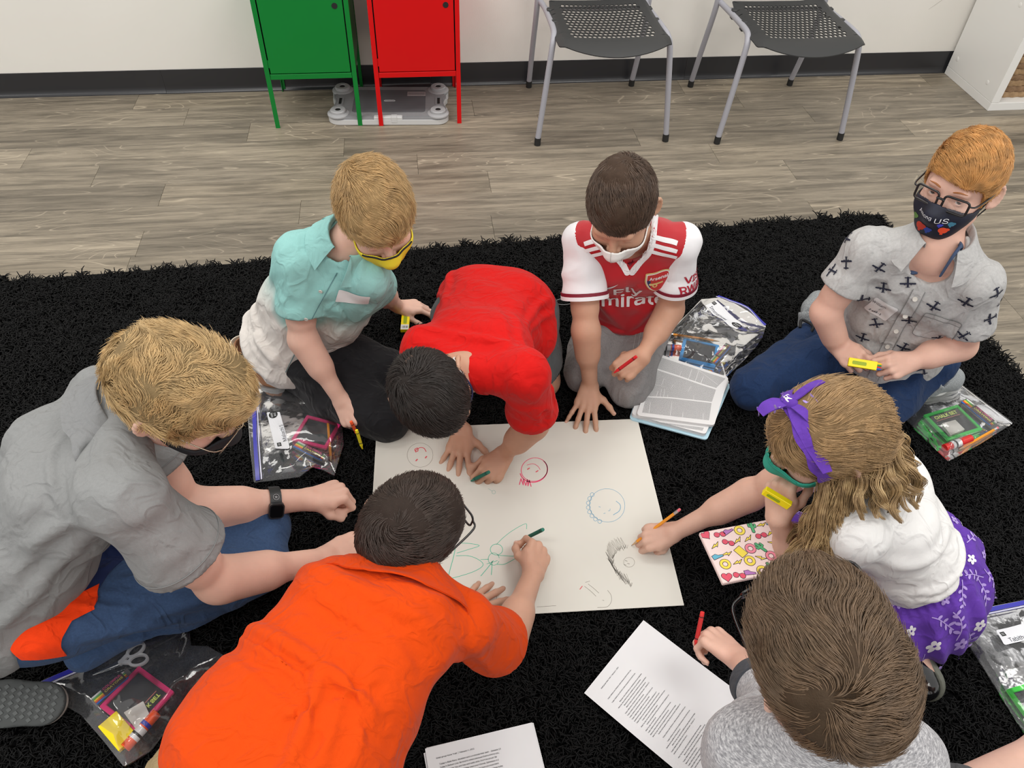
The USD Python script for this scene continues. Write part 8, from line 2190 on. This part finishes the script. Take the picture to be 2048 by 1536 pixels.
def bag(label, outline, zip_, bumps, seed, z0=0.034, puff=0.010, crease=0.006, label_card=None, word=None):
    """outline: pixels round the bag; zip_: two pixels along the zip; bumps: (pixel, radius m, height m) where things lie inside."""
    rg = np.random.default_rng(seed)
    A = P2(outline, z0 + 0.006); c = A.mean(0)
    t = thing('zip_bag', label, 'plastic bag', loc=(c[0], c[1], 0))
    poly = Polygon(A - c).buffer(0)
    b = poly.bounds; h = 0.0055
    X, Y = np.meshgrid(np.arange(b[0], b[2], h), np.arange(b[1], b[3], h * 0.87), indexing='ij'); X = X + (np.arange(X.shape[1]) % 2)[None] * h / 2
    I = np.column_stack([X.ravel(), Y.ravel()])
    inner = poly.buffer(-h * 0.5); I = I[shapely.contains_xy(inner, I[:, 0], I[:, 1])]
    ext = poly.exterior; B = np.array([ext.interpolate(s).coords[0] for s in np.arange(0, ext.length, h)])
    V = np.vstack([B, I])
    from scipy.spatial import Delaunay
    tri = Delaunay(V).simplices
    cen = V[tri].mean(1); tri = tri[shapely.contains_xy(poly, cen[:, 0], cen[:, 1])]
    cr = np.cross(np.column_stack([V[tri[:, 1]] - V[tri[:, 0]], np.zeros(len(tri))]), np.column_stack([V[tri[:, 2]] - V[tri[:, 0]], np.zeros(len(tri))]))[:, 2]
    tri[cr < 0] = tri[cr < 0][:, ::-1]
    ed = np.minimum(1, shapely.distance(ext, shapely.points(V)) / 0.030)
    W3 = np.column_stack([V + c, np.full(len(V), seed * 0.37)])
    n1, n2, n3 = fnoise(W3, 9), fnoise(W3 + 5, 19), fnoise(W3 + 9, 42)
    z = np.zeros(len(V))
    for px, r, hh in bumps:
        q = at(px[0], px[1], z0 + hh)[:2] - c
        z = np.maximum(z, hh * np.clip(1.35 - np.linalg.norm(V - q, axis=1) / r * 0.7, 0, 1))
    top = z0 + 0.0015 + ed * (puff + z) + (0.25 + 0.75 * ed) * crease * (np.abs(n1) * 1.5 + np.abs(n2) * 0.75 + np.abs(n3) * 0.18 - 0.5)
    top = np.maximum(top, z0 + z * ed + 0.0012)
    part(t, 'top_film', trimesh.Trimesh(np.column_stack([V, top]), tri, process=False), '/World/Looks/clear_plastic', smooth=True)
    bot = z0 - 0.001 + 0.0015 * fnoise(W3 + 2, 12) * ed
    part(t, 'bottom_film', trimesh.Trimesh(np.column_stack([V, bot]), tri[:, ::-1], process=False), '/World/Looks/clear_plastic', smooth=True)
    from scipy.interpolate import LinearNDInterpolator, NearestNDInterpolator
    f1, f2 = LinearNDInterpolator(V, top), NearestNDInterpolator(V, top)
    def hgt(q):
        v = f1(q); return np.where(np.isnan(v), f2(q), v)
    if zip_ is not None:
        for w, off, M, nm in ((0.0105, 0.0, ZIPB, 'zip_strip'), (0.003, 0.0095, mat('zip_clear', (0.55, 0.55, 0.72), 0.2), 'zip_ridge')):
            a, e = P2(zip_, z0 + 0.006) - c
            s = np.linspace(0, 1, 40)[:, None]; L = a + (e - a) * s; nrm = unit(np.array([-(e - a)[1], (e - a)[0]])); nrm = nrm if nrm @ (np.zeros(2) - a) > 0 else -nrm
            L = L + nrm * (0.008 + off)
            zz = ndimage.gaussian_filter1d(hgt(L), 2) + 0.0012
            P = np.column_stack([L, zz]); N = np.tile(np.append(nrm, 0.05), (40, 1))
            part(t, nm, _ribbon(P, N, w, 0.0014), M, smooth=40)
    if label_card is not None:
        q = P2(label_card, z0 + 0.012) - c
        s = Polygon(q).buffer(-0.004).buffer(0.004, 4)
        v, f = trimesh.creation.triangulate_polygon(s, engine='earcut'); v = np.column_stack([v, np.zeros(len(v))])
        v, f = trimesh.remesh.subdivide_to_size(v, f, 0.006)
        m = trimesh.Trimesh(v, f); m.merge_vertices(); v = np.asarray(m.vertices)
        u0, u1, u2 = q[0], q[1], q[3]
        ex = unit(u1 - u0); ey = unit(u2 - u0); ey = unit(ey - ex * (ey @ ex)); lw, lh = np.linalg.norm(u1 - u0), np.linalg.norm(u2 - u0)
        # the label is stuck on the film and follows it, smoothed
        kt = cKDTree(V)
        def lab(qq):
            d, i = kt.query(qq, k=14); return top[i].mean(1) + 0.0022
        def lay(shape, nm, M, lift):
            v, f = [], []
            ms = []
            for g_ in getattr(shape, 'geoms', [shape]):
                if g_.area < 1e-8:
                    continue
                vv, ff = trimesh.creation.triangulate_polygon(g_, engine='earcut'); vv = np.column_stack([vv, np.zeros(len(vv))]); vv, ff = trimesh.remesh.subdivide_to_size(vv, ff, 0.006)
                ms.append(trimesh.Trimesh(vv, ff, process=False))
            if not ms:
                return
            m = trimesh.util.concatenate(ms); vv = np.asarray(m.vertices)
            Q = u0 + vv[:, :1] * ex + vv[:, 1:2] * ey
            m.vertices = np.column_stack([Q, lab(Q) + lift])
            fn = np.cross(m.vertices[m.faces[:, 1]] - m.vertices[m.faces[:, 0]], m.vertices[m.faces[:, 2]] - m.vertices[m.faces[:, 0]])[:, 2].sum()
            if fn < 0:
                m = trimesh.Trimesh(m.vertices, m.faces[:, ::-1], process=False)
            part(lp, nm, m, M, smooth=True)
        m = trimesh.Trimesh(np.column_stack([v[:, :2], lab(v[:, :2])]), m.faces, process=False)
        if np.asarray(m.face_normals)[:, 2].sum() < 0:
            m = trimesh.Trimesh(m.vertices, m.faces[:, ::-1], process=False)
        lp = part(t, 'name_label', m, mat('label_white', (0.74, 0.75, 0.78), 0.5), smooth=True)
        BKi = mat('print_black', (0.01, 0.01, 0.01), 0.6)
        # ey runs across the reading direction: text reads along ex
        flip = -1 if np.cross(ex, ey) < 0 else 1
        yy = lambda s: affinity.scale(s, 1, -1, origin=(0, 0)) if flip < 0 else s
        ty = lambda s, x, y: affinity.translate(s, x, (lh - y) if flip > 0 else y)
        r = min(lh, lw) * 0.34
        oval = affinity.scale(Point(0, 0).buffer(r, 10), 1.2, 0.92)
        oval = oval.difference(affinity.translate(text_shape('NAME', r * 0.42, True), -r * 0.85, r * 0.12)).difference(affinity.translate(text_shape('BAG', r * 0.42, True), -r * 0.65, -r * 0.55))
        lay(ty(yy(oval), lw - r * 1.45, lh * 0.42), 'label_oval', BKi, 0.0004)
        lay(ty(yy(sbox(0, 0, r * 0.9, r * 0.8).difference(sbox(r * 0.15, r * 0.25, r * 0.75, r * 0.33)).difference(sbox(r * 0.15, r * 0.48, r * 0.75, r * 0.56))), 0.004, lh * 0.45), 'label_mark', BKi, 0.0004)
        if word:
            lay(ty(yy(text_shape(word, lh * 0.26)), lw * 0.10, lh * 0.88), 'handwritten_word', mat('ink_pen', (0.03, 0.03, 0.05), 0.6), 0.0004)
    return t

def chalk_set(label, quad, color, cn, z=0.036, header=None, erase=None):
    """A small framed chalkboard; quad: pixels of its outer corners in order; header: which edge (0..3) the card lies along."""
    q = np.array([at(x, y, z + 0.006) for x, y in quad]); c = q.mean(0)
    t = thing('mini_chalkboard', label, 'chalkboard', loc=(c[0], c[1], z))
    X = unit((q[1] - q[0]) + (q[2] - q[3])); Y = unit((q[0] - q[3]) + (q[1] - q[2])); X[2] = Y[2] = 0; X = unit(X); Y = unit(Y - X * (Y @ X))
    w = (np.linalg.norm(q[1] - q[0]) + np.linalg.norm(q[2] - q[3])) / 2; h = (np.linalg.norm(q[0] - q[3]) + np.linalg.norm(q[1] - q[2])) / 2
    pl = lambda m: place(m, (0, 0, 0), X, Y, (0, 0, 1.0))
    FR = mat('frame_' + cn, color, 0.4)
    fw = 0.010
    ring = rrect(w, h, 0.003).difference(rrect(w - 2 * fw, h - 2 * fw, 0.001))
    part(t, 'frame', pl(join(extrude(ring.buffer(-0.0008), 0.007, 0.0), extrude(ring, 0.0055, 0.0007))), FR, smooth=False)
    part(t, 'slate', pl(box(-w / 2 + 0.004, w / 2 - 0.004, -h / 2 + 0.004, h / 2 - 0.004, 0.001, 0.004)), mat('slate_black', (0.022, 0.022, 0.024), 0.7, vary=0.2), smooth=False)
    part(t, 'frame_groove', pl(extrude(rrect(w - 2 * fw + 0.003, h - 2 * fw + 0.003, 0.001).difference(rrect(w - 2 * fw + 0.0012, h - 2 * fw + 0.0012, 0.001)), 0.0002, 0.0070)), mat('frame_line_' + cn, tuple(x * 0.6 for x in color), 0.5), smooth=False)
    if header is not None:
        # the packing card, along the top edge
        a = header
        cw, ch = (w - 2 * fw) * 0.96, (h - 2 * fw) * 0.32
        dy = (h / 2 - fw - ch / 2 - 0.001)
        cd = part(t, 'title_card', pl(box(-cw / 2, cw / 2, dy - ch / 2, dy + ch / 2, 0.0042, 0.0052) if a > 0 else box(-cw / 2, cw / 2, -dy - ch / 2, -dy + ch / 2, 0.0042, 0.0052)), mat('title_card', (0.03, 0.025, 0.025), 0.5), smooth=False)
        tx = text_shape('CHALK SET', ch * 0.34, True); bb = tx.bounds; k = (cw * 0.78) / (bb[2] - bb[0]); tx = affinity.translate(affinity.scale(tx, k, min(k, 1.4), origin=(0, 0)), -cw * 0.39, -ch * 0.08)
        if a < 0:
            tx = affinity.rotate(tx, 180, origin=(0, 0))
        tx = affinity.translate(tx, 0, dy if a > 0 else -dy)
        part(cd, 'title_glow', pl(extrude(tx.buffer(0.0007), 0.0002, 0.0052)), mat('title_green', srgb(120, 150, 40), 0.5), smooth=False)
        part(cd, 'title_word', pl(extrude(tx, 0.0002, 0.0055)), mat('title_yellow', srgb(226, 236, 130), 0.5), smooth=False)
        part(cd, 'title_line', pl(extrude(affinity.translate(sbox(-cw * 0.42, -0.0007, cw * 0.42, 0.0007), 0, (dy - ch * 0.3) if a > 0 else -(dy - ch * 0.3)), 0.0002, 0.0053)), mat('title_pink', srgb(214, 130, 120), 0.5), smooth=False)
    if erase is not None:
        e = np.array([at(x, y, z + 0.008) for x, y in erase]); s = Polygon([((p - c) @ X, (p - c) @ Y) for p in e])
        part(t, 'eraser', pl(extrude(s.buffer(-0.001).buffer(0.001, 3), 0.009, 0.0042)), mat('eraser_felt', (0.62, 0.60, 0.56), 0.9), smooth=30)
    return t

def glue(label, a, b, body, cap, r=0.0105):
    a, b = np.asarray(a, float), np.asarray(b, float); d = unit(b - a); L = np.linalg.norm(b - a)
    t = thing('glue_stick', label, 'glue stick', loc=a)
    lt = lambda p: _ax(lathe(p, 24), d)
    part(t, 'barrel', lt([(0, 0), (r * 0.95, 0), (r, 0.001), (r, L * 0.66), (0, L * 0.66)]), mat('glue_' + body[0], body[1], 0.35), smooth=35)
    part(t, 'paper_label', lt([(r, L * 0.24), (r * 1.03, L * 0.24), (r * 1.03, L * 0.56), (r, L * 0.56)]), mat('glue_label', (0.72, 0.72, 0.72), 0.5), smooth=35)
    part(t, 'label_stripe', lt([(r, L * 0.34), (r * 1.045, L * 0.34), (r * 1.045, L * 0.40), (r, L * 0.40)]), mat('print_black', (0.01, 0.01, 0.01), 0.6), smooth=35)
    part(t, 'collar', lt([(r, L * 0.60), (r * 1.06, L * 0.60), (r * 1.06, L * 0.70), (r, L * 0.70)]), mat('glue_' + cap[0], cap[1], 0.35), smooth=35)
    part(t, 'cap', lt([(0, L * 0.70), (r * 0.98, L * 0.70), (r * 0.95, L - 0.001), (r * 0.88, L), (0, L)]), mat('glue_' + body[0], body[1], 0.35), smooth=35)

def crayon_pack(label, a, b, z=0.037, w=0.028):
    """A flat see-through pack of crayons with a pink card."""
    a, b = at(*a, z), at(*b, z); X = unit(b - a); X[2] = 0; X = unit(X); Y = np.cross((0, 0, 1.0), X); L = np.linalg.norm(b - a)
    t = thing('crayon_pack', label, 'crayon pack', loc=(a + b) / 2)
    pl = lambda m: place(m, (0, 0, 0), X, Y, (0, 0, 1.0))
    part(t, 'tray', pl(box(-L / 2, L / 2, -w / 2, w / 2, 0, 0.004, bevel=0.001)), mat('tray_grey', (0.12, 0.11, 0.11), 0.5), smooth=False)
    cl = [srgb(40, 110, 200), srgb(230, 90, 40), srgb(240, 210, 50), srgb(90, 170, 90), srgb(220, 220, 220)]
    for k in range(5):
        y = -w * 0.36 + k * w * 0.18
        part(t, 'stick', pl(_ax(lathe([(0, 0), (0.0023, 0), (0.0023, L * 0.8), (0.0008, L * 0.86), (0, L * 0.86)], 8), (1, 0, 0)).apply_translation((-L * 0.46, y, 0.0062))), mat('stick_%d' % k, cl[k], 0.5), smooth=35)
    cd = part(t, 'card', pl(extrude(rrect(L * 0.56, w * 0.80, 0.002, L * 0.06, 0), 0.0008, 0.0086)), mat('card_dark', (0.06, 0.03, 0.04), 0.5), smooth=False)
    for k, (c_, y) in enumerate(((srgb(232, 80, 140), 0.18), (srgb(230, 220, 90), -0.12))):
        tx = text_shape('COLORFUL' if k == 0 else 'CRAYONS', w * 0.20, True)
        tx = affinity.scale(tx, L * 0.48 / (tx.bounds[2] - tx.bounds[0]), 1, origin=(0, 0))
        part(cd, 'card_word', pl(extrude(affinity.translate(tx, -L * 0.18, y * w), 0.0003, 0.0094)), mat('card_word_%d' % k, c_, 0.5), smooth=False)

ORG, RDG, BLU = ('orange', srgb(238, 84, 24)), ('red', srgb(206, 34, 30)), ('blue', srgb(30, 50, 170))
# beside the boy in the teal shirt
chalk_set('pink framed mini chalkboard in the bag in front of the teal shirted boy', [(608, 830), (677, 845), (658, 900), (588, 880)], srgb(222, 48, 118), 'pink')
crayon_pack('crayon pack in the bag in front of the teal shirted boy', (590, 890), (655, 922), w=0.024)
pencil('pencil under the chalkboard in the bag in front of the teal shirted boy', at(662, 925, 0.0395), at(654, 818, 0.0395))
bag('crumpled zip bag with blue zip in front of the teal shirted boy', [(497, 758), (548, 764), (596, 776), (636, 791), (668, 818), (684, 850), (687, 886), (668, 949), (645, 938), (624, 931), (599, 952), (550, 958), (507, 963), (500, 900), (494, 820)], [(500, 759), (509, 962)], [((632, 862), 0.045, 0.012), ((625, 905), 0.03, 0.012)], 1, crease=0.0045, label_card=[(552, 901), (533, 825), (560, 826), (581, 900)], word='Malachi S')
# behind the book
chalk_set('blue framed mini chalkboard in the bag behind the open book', [(1374, 680), (1448, 690), (1420, 734), (1352, 712)], srgb(30, 150, 220), 'blue')
pencil('pencil lying in the bag behind the open book', at(1440, 683, 0.050), at(1334, 667, 0.046))
glue('orange glue stick with blue collar in the bag behind the open book', at(1314, 694, 0.046), at(1362, 696, 0.046), ORG, BLU, r=0.0095)
crayon_pack('crayon pack in the bag behind the open book', (1424, 728), (1458, 690), w=0.022, z=0.040)
bag('shiny crumpled zip bag lying behind the open book', [(1404, 595), (1440, 592), (1470, 603), (1502, 622), (1533, 649), (1526, 672), (1514, 690), (1485, 722), (1452, 752), (1400, 735), (1340, 716), (1312, 704), (1322, 688), (1345, 655), (1378, 622)], [(1438, 591), (1534, 648)], [((1400, 705), 0.05, 0.012), ((1340, 694), 0.03, 0.020), ((1440, 708), 0.03, 0.014)], 2, puff=0.014, crease=0.010, label_card=[(1408, 617), (1470, 668), (1484, 652), (1430, 610)], word='Immanuel')
# right of the ginger haired boy
chalk_set('green framed mini chalkboard in the bag beside the ginger haired boy', [(1847, 829), (1919, 809), (1962, 859), (1896, 882)], srgb(60, 200, 84), 'green', header=1, erase=[(1882, 849), (1909, 842), (1928, 861), (1900, 873)])
crayon_pack('crayon pack in the bag beside the ginger haired boy', (1924, 802), (1992, 858), w=0.030)
glue('red glue stick in the bag beside the ginger haired boy', at(1889, 896, 0.046), at(1942, 876, 0.046), RDG, RDG)
pencil('pencil at the lower edge of the bag beside the ginger haired boy', at(1916, 900, 0.0385), at(1996, 855, 0.0385))
bag('flat zip bag on the rug at the left hand of the ginger haired boy', [(1873, 728), (1920, 763), (1975, 805), (2028, 844), (1965, 884), (1899, 920), (1870, 893), (1835, 860), (1800, 820), (1815, 795), (1840, 760)], None, [((1905, 845), 0.045, 0.012), ((1915, 888), 0.035, 0.021), ((1958, 830), 0.03, 0.012)], 3, puff=0.005, crease=0.003, label_card=[(1818, 798), (1852, 757), (1872, 770), (1836, 813)])
# between the grey polo and the orange shirt
chalk_set('pink framed mini chalkboard in the bag between the grey and orange shirts', [(356, 1379), (271, 1463), (197, 1419), (270, 1336)][::-1], srgb(222, 60, 130), 'pink', header=-1, erase=[(249, 1427), (288, 1404), (301, 1432), (273, 1460)])
glue('orange glue stick with blue collar in the bag between the grey and orange shirts', at(250, 1496, 0.046), at(314, 1425, 0.046), ORG, BLU)
crayon_pack('crayon pack in the bag between the grey and orange shirts', (188, 1408), (262, 1345), w=0.024)
_a, _b = at(215, 1438, 0.041), at(258, 1488, 0.041)
packet('yellow crayon box in the bag between the grey and orange shirts', (_a + _b) / 2, _a - _b, np.array([0.8, 0.6, 0]), w=0.072, h=0.040, d=0.010)
def scissors():
    a, b = at(186, 1351, 0.040), at(297, 1302, 0.040); X = unit(b - a); X[2] = 0; X = unit(X); Y = np.cross((0, 0, 1.0), X); L = np.linalg.norm(b - a)
    t = thing('scissors', 'small scissors with grey handles in the bag between the grey and orange shirts', 'scissors', loc=a)
    pl = lambda m: place(m, (0, 0, 0), X, Y, (0, 0, 1.0))
    ST = mat('scissor_steel', (0.6, 0.6, 0.6), 0.25, metal=1.0); HD = mat('scissor_grey', (0.55, 0.56, 0.58), 0.45)
    for s in (-1, 1):
        part(t, 'blade', pl(extrude(Polygon([(0, 0), (L * 0.5, s * 0.007), (L * 0.55, s * 0.002), (L * 0.5, -s * 0.002)]), 0.0016, 0.0018 * (s > 0))), ST, smooth=False)
        hx = L * 0.80
        ring = affinity.rotate(affinity.scale(Point(0, 0).buffer(0.014, 12), 1.45, 1), s * 18, origin=(0, 0)); ring = ring.difference(ring.buffer(-0.0052))
        ring = affinity.translate(ring, hx, s * 0.0125).union(LineString([(L * 0.5, -s * 0.001), (hx - 0.018, s * 0.008)]).buffer(0.0042))
        part(t, 'handle', pl(extrude(ring, 0.006, 0.0004 + 0.0005 * s)), HD, smooth=30)
    part(t, 'rivet', pl(lathe([(0, 0.0), (0.003, 0.0), (0.003, 0.0045), (0, 0.005)], 12).apply_translation((L * 0.5, 0, 0))), ST, smooth=30)
scissors()
bag('large zip bag with scissors between the grey and orange shirts', [(77, 1362), (150, 1330), (240, 1290), (320, 1257), (369, 1236), (378, 1262), (381, 1289), (414, 1290), (446, 1308), (415, 1346), (385, 1380), (345, 1440), (300, 1500), (262, 1524), (246, 1532), (205, 1480), (160, 1428), (118, 1404)], [(77, 1362), (370, 1236)], [((280, 1400), 0.06, 0.012), ((283, 1460), 0.035, 0.021), ((240, 1328), 0.04, 0.010)], 4, puff=0.010, crease=0.007)
# at the right edge
chalk_set('bright green framed mini chalkboard in the bag at the right edge', [(2021, 1377), (2108, 1352), (2160, 1432), (2062, 1462)], srgb(60, 235, 60), 'lime')
bag('zip bag with blue zip and name label at the right edge of the picture', [(1904, 1227), (1960, 1215), (2048, 1198), (2130, 1182), (2185, 1300), (2240, 1440), (2150, 1520), (2078, 1500), (2048, 1460), (2005, 1392), (1972, 1337), (1940, 1290), (1915, 1256)], [(1904, 1227), (2130, 1182)], [((2085, 1410), 0.06, 0.012)], 5, puff=0.012, crease=0.006, label_card=[(1990, 1262), (2085, 1240), (2095, 1270), (2006, 1293)], word='Tabitha')
